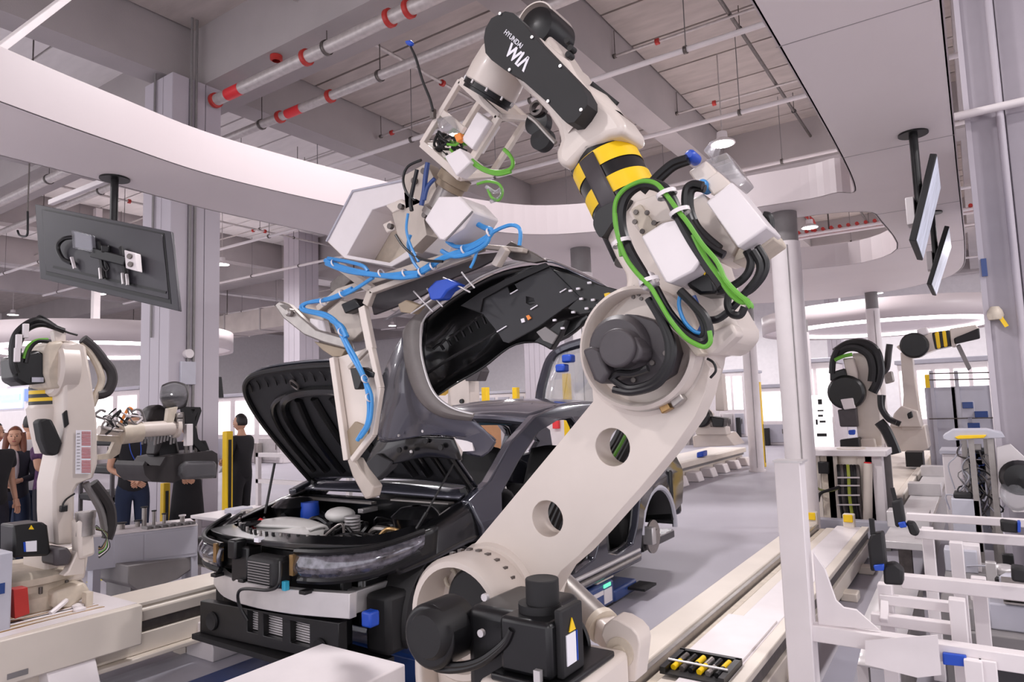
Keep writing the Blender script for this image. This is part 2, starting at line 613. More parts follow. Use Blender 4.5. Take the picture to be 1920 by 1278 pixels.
for s in (1, -1):
    g = G().prism([(0, a, b) for a, b in outline], (0.07, 0, 0), [[(0, a, b) for a, b in h] for h in (fd, rd, qw)])
    tumble(g, s).o('body_side', M.car, car, bev=0.012)
    # inner flange round the door openings
    for h in (fd, rd):
        g = G().tube([(0.055, a, b) for a, b in h], 0.016, 6, 2, True)
        tumble(g, s, 0.9).o('door_seal', M.carin, car)
    for z, m_, w_ in ((0.385, M.alu, 0.016), (0.335, M.steel, 0.02)):
        G().tube([(CXX + s * 0.895, 3.62, z), (CXX + s * 0.905, 4.6, z - 0.005), (CXX + s * 0.9, 5.74, z)], w_, 8, 4).o('sill_strip', m_, car)
    G().b2((CXX + s * 0.89, 3.55, 0.27), (CXX + s * 0.74, 5.82, 0.42)).o('side_sill', M.car, car, bev=0.02)
    # rear arch liner, flare, brake
    G().lathe((CXX + s * 0.55, 6.22, 0.47), (s, 0, 0), [(0.02, 0), (0.37, 0.0), (0.38, 0.34)], 24, 0, 200, up=(0, 0, 1)).o('wheel_arch_liner', M.blackm, car, solid=0.01)
    arc = [(CXX + s * 0.895, 6.22 + 0.405 * math.cos(math.radians(a)), 0.47 + 0.40 * math.sin(math.radians(a))) for a in range(-4, 186, 10)]
    G().tube(arc, 0.028, 8, 1).o('arch_flare', M.grey, car)
    G().b2((CXX + s * .6, 6.58, 0.5), (CXX + s * .9, 6.64, 1.0)).o('liner_panel', M.black, car, bev=0.02)
    dx = CXX + s * 0.84
    G().lathe((dx - s * 0.02, 6.22, 0.41), (s, 0, 0), [(0.0, 0.055), (0.07, 0.055), (0.075, 0.02), (0.155, 0.018), (0.155, 0.0), (0.0, 0.0)], 26).o('brake_disc', M.steel, car, smooth=True)
    G().b2((dx - s * 0.05, 6.06, 0.36), (dx + s * 0.06, 6.14, 0.52)).o('brake_caliper', M.alu, car, bev=0.012)
    G().cyl((dx - s * 0.02, 6.22, 0.41), (CXX + s * 0.45, 6.22, 0.41), 0.045).o('axle_hub', M.black, car)
    # front corner: spring tower, strut, knuckle
    G().lathe((CXX + s * 0.58, 3.2, 0.42), (0, 0, 1), [(0.05, 0), (0.05, 0.5), (0.13, 0.52), (0.16, 0.62), (0.1, 0.67), (0.03, 0.68)], 20).o('strut_tower', M.carin, car)
    G().lathe((CXX + s * 0.55, 3.2, 0.5), (s, 0, 0), [(0.02, 0), (0.36, 0.0), (0.38, 0.28)], 22, 10, 195, up=(0, 0, 1)).o('wheel_arch_liner', M.blackm, car, solid=0.012)
    # apron rail from headlamp to the cowl
    rows = [[(CXX + s * a, b, c) for a, b, c in r] for r in (
        [(0.70, 2.66, 0.93), (0.76, 3.0, 1.0), (0.74, 3.4, 1.1), (0.74, 3.62, 1.16)],
        [(0.78, 2.72, 0.92), (0.85, 3.0, 0.985), (0.85, 3.35, 1.07), (0.83, 3.6, 1.13)],
        [(0.82, 2.78, 0.80), (0.88, 3.0, 0.84), (0.89, 3.3, 0.88), (0.88, 3.5, 0.86)])]
    G().surf(rows).o('fender_apron', M.carin, car, solid=0.012)
# underbody and bulkheads
G().b2((CXX - .78, 3.5, 0.28), (CXX + .78, 6.9, 0.36)).b2((CXX - .16, 3.5, 0.36), (CXX + .16, 6.0, 0.5)).o('floor_pan', M.carin, car, bev=0.01)
G().b2((CXX - .8, 3.44, 0.4), (CXX + .8, 3.5, 1.08)).o('firewall', M.carin, car)
G().surf([[(CXX - .74, 3.42, 1.12), (CXX, 3.36, 1.14), (CXX + .74, 3.42, 1.12)], [(CXX - .74, 3.56, 1.16), (CXX, 3.5, 1.18), (CXX + .74, 3.56, 1.16)], [(CXX - .72, 3.66, 1.13), (CXX, 3.6, 1.14), (CXX + .72, 3.66, 1.13)]]).o('cowl_panel', M.carl, car, solid=0.02)
G().surf([[(CXX - .7, 3.7, 1.1), (CXX, 3.66, 1.12), (CXX + .7, 3.7, 1.1)], [(CXX - .7, 3.9, 1.12), (CXX, 3.9, 1.14), (CXX + .7, 3.9, 1.12)], [(CXX - .68, 4.12, 1.03), (CXX, 4.12, 1.05), (CXX + .68, 4.12, 1.03)], [(CXX - .66, 4.15, .75), (CXX, 4.15, .75), (CXX + .66, 4.15, .75)]]).o('dashboard', M.blackm, car, solid=0.03)
G().b2((CXX - .7, 3.52, 1.0), (CXX + .7, 3.56, 1.035)).b2((CXX - .05, 3.3, 1.0), (CXX, 3.54, 1.03)).o('tower_brace', M.alu, car, bev=0.005)
G().b2((CXX - .72, 3.33, 1.06), (CXX + .05, 3.38, 1.075)).b2((CXX + .2, 3.36, 1.09), (CXX + .7, 3.42, 1.1)).o('cowl_trim', M.steel, car)
# roof
rr = []
for y, z, hw in ((4.36, 1.585, .66), (4.5, 1.645, .67), (4.9, 1.70, .68), (5.5, 1.71, .68), (6.1, 1.66, .67), (6.6, 1.56, .64)):
    rr.append([(CXX - hw, y, z - .02), (CXX - hw * .5, y - .04, z + .02), (CXX, y - .05, z + .035), (CXX + hw * .5, y - .04, z + .02), (CXX + hw, y, z - .02)])
G().surf(rr).o('roof_panel', M.car, car, solid=0.015)
G().tube([(CXX - .68, 4.38, 1.56), (CXX - .3, 4.31, 1.60), (CXX + .3, 4.31, 1.60), (CXX + .68, 4.38, 1.56)], 0.032, 8, 5).o('windshield_header', M.carl, car)
G().b2((CXX - .6, 4.40, 1.545), (CXX + .6, 4.46, 1.565)).o('roof_crossbar', mat('teal_primer', '4b7c92', 0.3), car)
G().b2((CXX - .66, 4.98, 1.62), (CXX + .66, 5.06, 1.65)).o('roof_crossbar', M.carin, car)
G().b2((CXX - .66, 5.9, 1.58), (CXX + .66, 6.0, 1.61)).o('roof_crossbar', M.carin, car)
G().b2((CXX - .82, 6.95, 0.5), (CXX + .82, 7.05, 0.95)).o('rear_panel', M.car, car, bev=0.03)
# open tailgate: frame, glass
tz = lambda u: (6.66 - 0.95 * u * .2, 1.58 + u)
E1 = [(CXX - .62, 6.55, 1.58), (CXX - .66, 6.75, 1.95), (CXX - .6, 7.0, 2.3), (CXX, 7.08, 2.42), (CXX + .6, 7.0, 2.3), (CXX + .66, 6.75, 1.95), (CXX + .62, 6.55, 1.58)]
G().tube(E1, 0.06, 8, 6).o('tailgate', M.car, car)
G().surf([[(CXX - .6, 6.6, 1.62), (CXX, 6.58, 1.64), (CXX + .6, 6.6, 1.62)], [(CXX - .63, 6.76, 1.95), (CXX, 6.78, 1.97), (CXX + .63, 6.76, 1.95)], [(CXX - .58, 6.98, 2.28), (CXX, 7.06, 2.36), (CXX + .58, 6.98, 2.28)]]).o('tailgate_glass', M.glass, car, solid=0.006)
for q_ in ((1066, 672), (1054, 690)): G().box(P(*q_, y=6.6), (.12, .12, .09)).o('blue_pad', M.blued, car, bev=.02)
# front seats and covered column seen through the door opening
for s in (1, -1):
    G().surf([[(CXX + s * .38 - .24, 4.5, .62), (CXX + s * .38, 4.48, .66), (CXX + s * .38 + .24, 4.5, .62)], [(CXX + s * .38 - .25, 4.95, .6), (CXX + s * .38, 4.95, .62), (CXX + s * .38 + .25, 4.95, .6)], [(CXX + s * .38 - .24, 5.05, .9), (CXX + s * .38, 5.05, .92), (CXX + s * .38 + .24, 5.05, .9)], [(CXX + s * .38 - .2, 5.18, 1.3), (CXX + s * .38, 5.18, 1.33), (CXX + s * .38 + .2, 5.18, 1.3)]]).o('seat_frame', M.blackm, car, solid=0.07)
G().lathe((CXX + .34, 4.22, 1.0), (0.1, .8, .45), [(0.02, 0), (.09, .02), (.1, .16), (.05, .2)], 18).o('wrapped_column', M.bottle, car)
G().ball((CXX + .52, 4.0, .96), (.11, .13, .09)).o('plastic_bag', M.clear, car)
# ------------- front end
beam_pts = [(CXX - .71, 2.66, .665), (CXX - .35, 2.50, .67), (CXX, 2.44, .675), (CXX + .35, 2.45, .68), (CXX + .70, 2.54, .68)]
c = cr(beam_pts, 5)
g = G()
n = len(c)
vs = []
for p in c:
    for dy, dz in ((0, -.065), (0, .065), (.05, .065), (.05, -.065)): vs.append(p + V((0, dy, dz)))
fs = [(i * 4 + k, i * 4 + (k + 1) % 4, (i + 1) * 4 + (k + 1) % 4, (i + 1) * 4 + k) for i in range(n - 1) for k in range(4)] + [(0, 1, 2, 3), tuple(4 * (n - 1) + k for k in (3, 2, 1, 0))]
g.add(vs, fs).o('crash_beam', M.alu, car, bev=0.004)
for s in (-1, 1):
    G().b2((CXX + s * .62, 2.66, .60), (CXX + s * .50, 3.0, .72)).o('crash_box', M.alu, car, bev=0.006)
# radiator support, closing ring
ring = [(CXX - .90, 2.96, .93), (CXX - .84, 2.72, .92), (CXX - .50, 2.56, .93), (CXX, 2.48, .945), (CXX + .45, 2.50, .955), (CXX + .78, 2.64, .96), (CXX + .88, 2.95, .98)]
c = cr(ring, 5)
g = G(); vs = []
for p in c:
    t = V((p.x - CXX, (p.y - 3.3) * 1.0, 0)).normalized()
    for r_, dz in ((0, 0), (0, .03), (-.16, .045), (-.17, .01)): vs.append(p + t * r_ + V((0, 0, dz)))
n = len(c)
g.add(vs, [(i * 4 + k, i * 4 + (k + 1) % 4, (i + 1) * 4 + (k + 1) % 4, (i + 1) * 4 + k) for i in range(n - 1) for k in range(4)]).o('front_upper_ring', M.carin, car, bev=0.004)
G().b2((CXX - .55, 2.62, .42), (CXX + .55, 2.70, .90)).o('radiator_pack', M.black, car, bev=0.01)
# lower air guide with three shutter windows
lg = T('lower_air_guide', None, None, (0, 0, 0))
lg.parent = car; lg.location = V((CXX, 2.55, .45)) - V(car.location)
fr = G()
X0, X1, yy = CXX - .60, CXX + .66, 2.50
wins = [(CXX - .12, CXX - .02), (CXX + .03, CXX + .20), (CXX + .27, CXX + .43)]
pts_ = [(X0, yy + .06, .30), (X1, yy + .02, .27), (X1, yy + .02, .50), (X0, yy + .06, .55)]
G().prism([(X0, yy, .36), (X1, yy, .40), (X1, yy, .60), (X0, yy, .55)], (0, .06, 0), [[(a, yy, .44), (b, yy, .44), (b, yy, .56), (a, yy, .56)] for a, b in wins]).o('guide_frame', M.black, lg, bev=0.004)
for a, b in wins:
    g = G()
    for k in range(9): g.box(((a + b) / 2, yy + .045, .448 + k * .0135), (b - a, .012, .007))
    g.o('shutter_slats', M.alu, lg, kind='stuff')
    G().b2((a, yy + .05, .44), (b, yy + .058, .56)).o('shutter_backing', M.greyd, lg)
G().prism([(X0 - .02, yy - .04, .33), (X1 + .1, yy - .05, .33), (X1 + .1, yy + .3, .33), (X0, yy + .4, .33)], (0, 0, .03)).o('undertray', M.blackm, lg)
for a in (X0 + .14, X1 - .14): G().lathe((a, yy - .005, .45), (0, -1, 0), [(.055, 0), (.05, .012), (.02, .004), (0, .004)], 18).o('fog_socket', M.blackm, lg)
# headlamps: smoky clear housings with a black rim
for s in (1, -1):
    LQ = (.10, .125) if s == 1 else (.06, .10)
    A = [(CXX + s * .26, 2.44, .80), (CXX + s * .5, 2.48, .81), (CXX + s * .70, 2.62, .83), (CXX + s * .82, 2.86, .88)]
    B_ = [(CXX + s * .26, 2.42, .74), (CXX + s * .5, 2.45, .745), (CXX + s * .71, 2.59, .78), (CXX + s * .84, 2.83, .85)]
    C_ = [(CXX + s * .28, 2.44, .69), (CXX + s * .5, 2.48, .70), (CXX + s * .69, 2.62, .73), (CXX + s * .80, 2.84, .80)]
    A, B_, C_ = [[(a_ + s * LQ[0], b_ + .03, c_ + LQ[1]) for a_, b_, c_ in q] for q in (A, B_, C_)]
    G().surf([A, B_, C_]).o('headlamp', M.lens, car, solid=0.02)
    G().tube([(a_, b_ - .005, c_ + .02) for a_, b_, c_ in A], .016, 6, 4).o('headlamp_rim', M.black, car)
    G().tube([(a_, b_, c_ - .02) for a_, b_, c_ in C_], .018, 6, 4).o('headlamp_rim', M.black, car)
    G().surf([[(a_, b_ + .1, c_ + .03) for a_, b_, c_ in A], [(a_, b_ + .12, c_ - .04) for a_, b_, c_ in C_]]).o('headlamp_housing', M.black, car, solid=.04)
    G().b2((CXX + s * .34, 2.44, .82), (CXX + s * .37, 2.49, .93)).o('amber_marker', M.brass, car)
    G().b2((CXX + s * .62, 2.72, .38), (CXX + s * .8, 2.95, .70)).o('lamp_bracket', M.blackm, car, bev=.03)
# dark units between the lamps: horn, sensor boxes
G().b2((CXX - .22, 2.46, .72), (CXX - .06, 2.56, .93)).b2((CXX - .20, 2.42, .86), (CXX - .12, 2.5, .97)).o('control_box', M.black, car, bev=.012)
G().b2((CXX + .04, 2.38, .75), (CXX + .30, 2.5, .91)).o('blower_box', M.blackm, car, bev=.025)
g = G()
for k in range(9): g.box((CXX + .16, 2.377, .765 + k * .0145), (.19, .006, .005))
g.o('blower_grille', M.greyd, car, kind='stuff')
G().b2((CXX - .78, 2.58, .72), (CXX - .6, 2.75, .92)).b2((CXX - .62, 2.54, .75), (CXX - .46, 2.62, .9)).o('duct', M.black, car, bev=.02)
G().tube([(CXX + .32, 2.40, .90), (CXX + .36, 2.36, .80), (CXX + .24, 2.38, .745), (CXX + .0, 2.38, .72), (CXX - .04, 2.39, .64), (CXX - .0, 2.42, .54)], .009, 7).o('front_cable', M.rubber, car)
G().b2((CXX + .30, 2.42, .74), (CXX + .33, 2.45, .79)).o('connector', mat('cyan_plastic', '3fb6d8', .4), car, bev=.003)
G().b2((CXX - .0, 2.46, .965), (CXX + .04, 2.50, .99)).o('sticker_tag', M.paper, car)
G().b2((CXX + .76, 2.56, .58), (CXX + .83, 2.63, .66)).o('blue_cap', M.blued, car, bev=.012)
for k in range(4):
    G().b2((CXX - .38 + k * .27, 2.43, .735), (CXX - .33 + k * .27, 2.49, .755)).o('clip', M.black, car, bev=.003)
# engine bay contents
G().b2((CXX - .6, 2.72, .5), (CXX + .6, 3.44, .78)).o('motor_bay_tray', M.carin, car, bev=.03)
bot = [[(CXX - .46, 2.78, .97), (CXX - .3, 2.76, .98), (CXX - .08, 2.80, .98), (CXX + .03, 2.84, .97)], [(CXX - .47, 2.86, .99), (CXX - .3, 2.85, 1.01), (CXX - .1, 2.88, 1.01), (CXX + .04, 2.92, .98)], [(CXX - .45, 2.96, .97), (CXX - .3, 2.96, .99), (CXX - .1, 2.97, .98), (CXX + .02, 2.98, .95)], [(CXX - .44, 2.98, .84), (CXX - .3, 2.98, .84), (CXX - .1, 2.98, .84), (CXX + .02, 2.98, .84)]]
G().surf(bot).o('washer_bottle', M.bottle, car, solid=.02)
G().b2((CXX - .46, 2.78, .8), (CXX + .02, 2.98, .99)).o('washer_bottle_body', M.bottle, car, bev=.04, seg=3)
G().ball((CXX - .02, 3.12, 1.02), (.11, .09, .05)).o('coolant_bottle', M.bottle, car)
G().lathe((CXX - .42, 3.2, 1.02), (0, 0, 1), [(0, .05), (.06, .05), (.065, 0), (.065, -.06)], 16).o('filler_cap', M.blued, car)
G().cyl((CXX - .48, 2.8, .95), (CXX - .48, 2.86, .99), .025).o('red_cap', M.redb, car)
rnd_ = random.Random(3)
for k in range(70):
    x_, y_ = CXX + rnd_.uniform(-.58, .66), rnd_.uniform(2.74, 3.42)
    h_ = rnd_.uniform(.80, .95) + (.04 if y_ > 3.1 else 0)
    a_, b_ = rnd_.uniform(.02, .08), rnd_.uniform(.02, .08)
    if rnd_.random() < .5: g = G().b2((x_ - a_, y_ - b_, .75), (x_ + a_, y_ + b_, h_))
    else: g = G().lathe((x_, y_, .75), (0, 0, 1), [(0, h_ - .75), (a_ * .7, h_ - .75), (a_ * .8, h_ - .77), (a_ * .8, 0)], 16)
    g.o('bay_unit', [M.black, M.carin, M.blackm, M.carin, M.steeld, M.black, M.carin, M.steel][k % 8], car, bev=.012)
for k in range(34):
    x_, y_ = CXX + rnd_.uniform(-.5, .58), rnd_.uniform(2.8, 3.3)
    q = [(x_, y_, .88)]
    for j in range(3): q.append((q[-1][0] + rnd_.uniform(-.2, .2), q[-1][1] + rnd_.uniform(-.12, .15), rnd_.uniform(.86, 1.0)))
    G().tube(q, rnd_.choice([.008, .012, .018]), 7, 5).o('bay_hose', [M.rubber, M.black, M.steel, M.carin, M.rubber][k % 5], car)
for k in range(7):
    G().cyl((CXX + .16, 3.06, .90 + k * .02), (CXX + .16, 3.06, .912 + k * .02), .05, n=14).o('spring_coil', M.alu, car)
G().tube([(CXX + .44, 3.0, .92), (CXX + .5, 3.02, .98), (CXX + .56, 3.06, .97), (CXX + .5, 3.12, .96)], .014).o('orange_cable', M.brass, car)
G().cyl((CXX + .2, 2.7, .9), (CXX + .2, 2.7, .925), .022).o('red_cap', M.redb, car)
for k in range(24): G().cyl((CXX - .78 + k * .066, 2.58 + .32 * abs(k - 12) ** 2 / 144, .975), (CXX - .78 + k * .066, 2.58 + .32 * abs(k - 12) ** 2 / 144, 1.0), .009, n=8).o('ring_clip', [M.black, M.steel, M.black][k % 3], car)
# gas struts
G().cyl(P(497, 962, y=3.0), P(515, 868, y=3.1), .009, n=8).o('hood_strut', M.rubber, car)
G().cyl(P(770, 1010, y=2.95), P(800, 960, y=3.0), .011, n=8).cyl(P(800, 960, y=3.0), P(850, 870, y=3.1), .006, n=8).o('hood_strut', M.rubber, car)
# hood, raised, its ribbed inner side towards the viewer
hood = T('hood', None, None, (0, 0, 0))
hood.parent = car; hood.location = V((CXX, 3.2, 1.6)) - V(car.location)


def HP(u, v, out=0.0):
    """hood plane: u across -1..1, v from hinge 0 to nose 1"""
    hw = (.80 - .10 * v ** 3) * (1 - max(0, v - .8) * .9 * abs(u) ** 4)
    y_ = 3.52 - .71 * v - .05 * math.sin(v * 3)
    z_ = 1.20 + .80 * v - .03 * u * u + .04 * math.sin(v * 3.0)
    nrm = V((0, -.74, -.66))
    return V((CXX + u * hw, y_, z_ - abs(u) ** 4 * .05 * v)) + nrm * out


G().surf([[HP(u, v, -.02) for u in (-1, -.85, -.5, 0, .5, .85, 1)] for v in (0, .25, .5, .75, .93, 1)], 3, 3).o('hood_skin', M.car, hood, solid=.012)
G().surf([[HP(u, v, 0.0) for u in (-.98, -.84, -.5, 0, .5, .84, .98)] for v in (.03, .25, .5, .75, .9, .97)], 3, 3).o('hood_inner_panel', M.liner, hood, solid=.012)
edge = [HP(u, .98, .01) for u in (-.97, -.6, 0, .6, .97)]
G().tube([HP(-.97, v, .012) for v in (0.02, .3, .6, .85)] + [HP(u, .975, .012) for u in (-.9, -.6, 0, .6, .9)] + [HP(.97, v, .012) for v in (.85, .6, .3, .02)], .02, 8, 4).o('hood_edge_seal', M.black, hood)
for r0, r1 in ((.80, .012), (.62, .02)):
    G().tube([HP(-r0, .1, .02), HP(-r0, .45, .02), HP(-r0 * .85, .68, .02), HP(-r0 * .4, .76, .02), HP(r0 * .4, .76, .02), HP(r0 * .85, .68, .02), HP(r0, .45, .02), HP(r0, .1, .02)], r1 * 1.6, 8, 5).o('hood_rib', M.carin, hood)
for u in (-.4, -.14, .14, .4):
    G().tube([HP(u * 1.1, .08, .015), HP(u * 1.05, .4, .02), HP(u * .8, .70, .015)], .028, 8, 4).o('hood_rib', M.black, hood)
for i in range(14):
    u = -.86 + i * .13
    G().tube([HP(u, .93, .018), HP(u + .02, .89, .02), HP(u + .0, .85, .018)], .006, 5, 3).o('stiffener_ridge', M.black, hood)
G().tube([HP(-.28, .84, .02), HP(-.22, .88, .03), HP(-.18, .83, .03), HP(-.24, .79, .02)], .008, 6, 4, True).o('hood_striker', M.steeld, hood)
for s in (1, -1): G().bar(HP(s * .9, .02, .02), (CXX + s * .76, 3.5, 1.06), .03, .05).bar((CXX + s * .76, 3.5, 1.06), (CXX + s * .8, 3.35, 1.02), .03, .04).o('hood_hinge', M.black, hood, bev=.004)

# ---------------------------------------------------------------- blue carrier under the car
agv = T('car_carrier', 'dark blue low carrier with a white stripe underneath the car', 'carrier', (CXX, 4.6, 0))
bx1 = -2.62
G().b2((CXX - .62, 3.1, .05), (bx1, 5.25, .24)).o('carrier_body', M.navy, agv, bev=.02)
G().b2((CXX - .62, 3.0, .0), (bx1 - .06, 5.35, .06)).o('carrier_skirt', M.black, agv, bev=.01)
G().b2((bx1, 3.15, .16), (bx1 + .006, 5.05, .195)).o('white_stripe', M.white, agv)
G().b2((bx1, 5.06, .205), (bx1 + .008, 5.18, .232)).o('green_indicator', mat('green_led', '5fe0a8', .4, emit=1.2), agv)
G().b2((bx1, 5.06, .08), (bx1 + .006, 5.2, .19)).o('white_sticker', M.white, agv)
G().prism([(bx1 + .002, 4.3, .205), (bx1 + .002, 4.5, .23), (bx1 + .002, 4.32, .23)], (.004, 0, 0)).o('orange_mark', M.orange, agv)
G().b2((bx1 - .2, 5.0, .24), (bx1 - .02, 5.3, .262)).o('support_pad', M.cream, agv, bev=.01)
G().b2((bx1 - .18, 5.02, .262), (bx1 - .04, 5.28, .272)).o('yellow_pad', M.yellow, agv, bev=.006)
for x_, y_ in ((CXX - .5, 3.3), (CXX + .5, 3.3), (CXX - .5, 5.0)): G().b2((x_ - .08, y_ - .08, .24), (x_ + .08, y_ + .08, .278)).o('support_pad', M.cream, agv, bev=.01)
G().b2((CXX - .3, 5.3, .03), (CXX + .86, 5.75, .13)).o('rear_bumper_bar', M.navy, agv, bev=.02)
G().b2((bx1 - .02, 5.55, .08), (bx1 + .14, 5.8, .1)).o('rear_foot', M.blackm, agv)
# front nose of the carrier in front of the car
G().b2((CXX - .55, 2.1, .03), (CXX + .45, 3.1, .12)).o('carrier_nose', M.navy, agv, bev=.02)

# ================================================================ THE MAIN ROBOT (arms move in the plane across the rail)
rob = T('industrial_robot', 'large cream robot with black logo cover and yellow stripes in front of the car', 'robot', (-1.42, 2.1, 0.46))
A = cr


def traced(px_, y0, y1, name, m, par, holes=(), bev=.008, seg=2, **k):
    return G().prism(PL(px_, y=y0), (0, y1 - y0, 0), [PL(h, y=y0) for h in holes]).o(name, m, par, bev=bev, seg=seg, **k)


def circ(px_, py_, y, r, n=28):
    c_ = P(px_, py_, y=y)
    return [V((c_.x + r * math.cos(2 * math.pi * i / n), y, c_.z + r * math.sin(2 * math.pi * i / n))) for i in range(n)]


def ylathe(px_, py_, y, prof, name, m, par, n=36, bev=0, **k):
    """prof: (radius, distance towards the front, -Y)"""
    return G().lathe(P(px_, py_, y=y), (0, -1, 0), prof, n).o(name, m, par, bev=bev, **k)


Y1 = 2.05
la = G().prism(PL([(1112, 752), (1060, 815), (960, 935), (884, 1026), (868, 1052), (900, 1100), (950, 1135), (1000, 1150), (1022, 1120), (1052, 1070), (1085, 1042), (1120, 1005), (1200, 915), (1262, 840), (1302, 782), (1322, 735), (1332, 690), (1300, 640), (1200, 600), (1130, 660), (1108, 700)], y=Y1), (0, .11, 0), [circ(1148, 838, Y1, .062), circ(1026, 972, Y1, .062)])
la.o('lower_arm', M.cream, rob, bev=.014, seg=3)
for q in ((1148, 838), (1026, 972)): G().lathe(P(*q, y=Y1 + .005), (0, 1, 0), [(.063, 0), (.063, .10)], 28).o('arm_hole_liner', M.creamd, rob)
for k in range(5): G().tube(PL([(1105 + k * 9, 905), (1135 + k * 8, 860), (1160 + k * 7, 820), (1180 + k * 7, 775)], y=2.26), .02, 8, 4).o('arm_hose', M.green if k == 2 else M.rubber, rob)
for k in range(3): G().tube(PL([(1010 + k * 12, 1020), (1030 + k * 10, 975), (1052 + k * 8, 930)], y=2.26), .018, 8, 4).o('arm_hose', M.rubber, rob)
# shoulder: housing behind the ring, ring, column
sh = P(930, 1128, y=2.02)
G().lathe(P(925, 1118, y=2.06), (0, -1, 0), [(.0, -.2), (.2, -.2), (.2, .0), (.185, .03), (.05, .03)], 40).o('shoulder_boss', M.cream, rob)
G().lathe(P(893, 1145, y=1.98), (0, -1, 0), [(.0, -.08), (.205, -.08), (.21, .0), (.21, .10), (.195, .12), (.175, .12), (.17, .05), (0.17, -.02), (0, -.02)], 44).o('shoulder_ring', M.cream, rob)
G().lathe(P(893, 1145, y=2.045), (0, -1, 0), [(.2, 0), (.214, 0), (.214, .03), (.2, .03)], 44).o('bolt_ring', M.steel, rob)
for i in range(22):
    a_ = math.radians(-60 + i * 11)
    c_ = P(893, 1145, y=1.99) + V((.212 * math.cos(a_), 0, .212 * math.sin(a_)))
    G().b2(c_ - V((.008, .02, .008)), c_ + V((.008, .0, .008))).o('ring_bolt', M.steeld, rob)
g = G().lathe(P(848, 1082, y=1.98), (0.2, -1, 0), [(.022, 0), (.030, 0)], 6)
G().tube([P(845, 1085, y=1.98) + V((.026 * math.cos(t), 0, .004 + .034 * math.sin(t))) for t in [i * math.pi / 6 for i in range(12)]], .008, 8, 2, True).o('lifting_eye', M.creamd, rob)
traced([(870, 1050), (885, 1040), (892, 1052), (878, 1062)], 1.93, 1.97, 'yellow_stop', M.brass, rob, bev=.004)
# column below the shoulder, turntable, base on the carriage
cc = P(893, 1145, y=2.0)
G().surf([[(cc.x - .19, 1.9, cc.z - .05), (cc.x - .19, 2.0, cc.z - .05), (cc.x - .19, 2.2, cc.z - .05)], [(cc.x - .17, 1.88, .7), (cc.x - .17, 2.0, .7), (cc.x - .17, 2.25, .7)], [(cc.x - .1, 1.86, .56), (cc.x - .1, 2.0, .56), (cc.x - .1, 2.3, .56)]]).o('column_flank', M.cream, rob, solid=.03)
G().prism([(cc.x - .195, 1.95, cc.z), (cc.x + .195, 1.95, cc.z), (cc.x + .24, 1.95, .60), (cc.x + .26, 1.95, .56), (cc.x - .13, 1.95, .56), (cc.x - .15, 1.95, .66)], (0, .34, 0)).o('robot_column', M.cream, rob, bev=.03, seg=3)
G().lathe((-1.40, 2.15, .46), (0, 0, 1), [(0, 0), (.33, 0), (.34, .04), (.30, .07), (.28, .11), (0, .11)], 44).o('turntable', M.creamd, rob)
# shoulder motor
mc = P(800, 1150, y=1.60)
G().b2((mc.x + .10, 1.66, cc.z - .12), (mc.x + .34, 1.95, cc.z + .135)).o('shoulder_motor', M.black, rob, bev=.03, seg=3)
ylathe(905, 1130, 1.95, [(.13, 0), (.13, .03), (.12, .04), (0, .04)], 'motor_flange', M.blackm, rob)
ylathe(845, 1175, 1.68, [(.095, -.02), (.095, .10), (.085, .11), (0, .11)], 'motor_cap', M.black, rob, bev=.004)
ylathe(815, 1185, 1.58, [(.07, -.08), (.07, .03), (.06, .045), (0, .045)], 'encoder_cap', M.blackm, rob)
for q in ((805, 1228), (912, 1118), (905, 1185)): ylathe(q[0], q[1], 1.62, [(.011, 0), (.011, .012), (0, .012)], 'cap_screw', M.alu, rob, 10)
for k in (0, 14): G().tube(PL([(808, 1205 + k), (815, 1235 + k), (850, 1247 + k * .6), (900, 1238 + k * .4), (945, 1205 + k * .3), (960, 1180)], y=1.6), .011, 8).o('motor_cable', M.rubber, rob)
# turntable motor (front right, on a pad)
bm_ = P(1010, 1270, y=1.62)
zb = P(1010, 1262, y=1.64).z
x0, x1 = P(945, 1240, y=1.62).x, P(1040, 1240, y=1.62).x
G().b2((x0, 1.60, zb), (x1, 1.78, P(1000, 1160, y=1.62).z)).o('turntable_motor', M.black, rob, bev=.014)
zt = P(1000, 1160, y=1.62).z
G().cyl((x0 + .075, 1.70, zt - .01), (x0 + .075, 1.70, zt + .022), .062, n=28).o('motor_collar', M.blackm, rob)
G().cyl((x0 + .085, 1.70, zt + .01), (x0 + .085, 1.70, zt + .09), .048, n=32).o('motor_cap', M.blackm, rob, bev=.003)
xa, xb = P(1030, 1200, y=1.62).x + .01, P(1085, 1200, y=1.72).x
G().b2((xa, 1.63, zb), (xb, 1.75, zt + .03)).o('connector_housing', M.blackm, rob, bev=.006)
tri = PL([(1061, 1158), (1068, 1171), (1058, 1173)], y=1.635)
G().b2((xb, 1.65, zb + .03), (xb + .003, 1.70, zb + .11)).o('type_plate', M.paper, rob)
G().b2((xb, 1.705, zb + .03), (xb + .003, 1.71, zb + .11)).o('blue_edge', M.blued, rob)
G().prism([(xb + .001, 1.665, zt - .035), (xb + .001, 1.70, zt - .035), (xb + .001, 1.682, zt - .0)], (.003, 0, 0)).o('warning_triangle', M.yellow, rob)
G().b2((x0 - .02, 1.58, zb - .02), (xb + .02, 1.9, zb)).o('motor_plate', M.black, rob, bev=.006)
G().b2((x0 - .06, 1.57, .5), (xb + .03, 1.98, zb - .02)).o('motor_pad', M.cream, rob, bev=.02)
G().b2((x0 + .12, 1.585, zb), (x0 + .14, 1.6, zb + .03)).o('cap_screw', M.alu, rob)
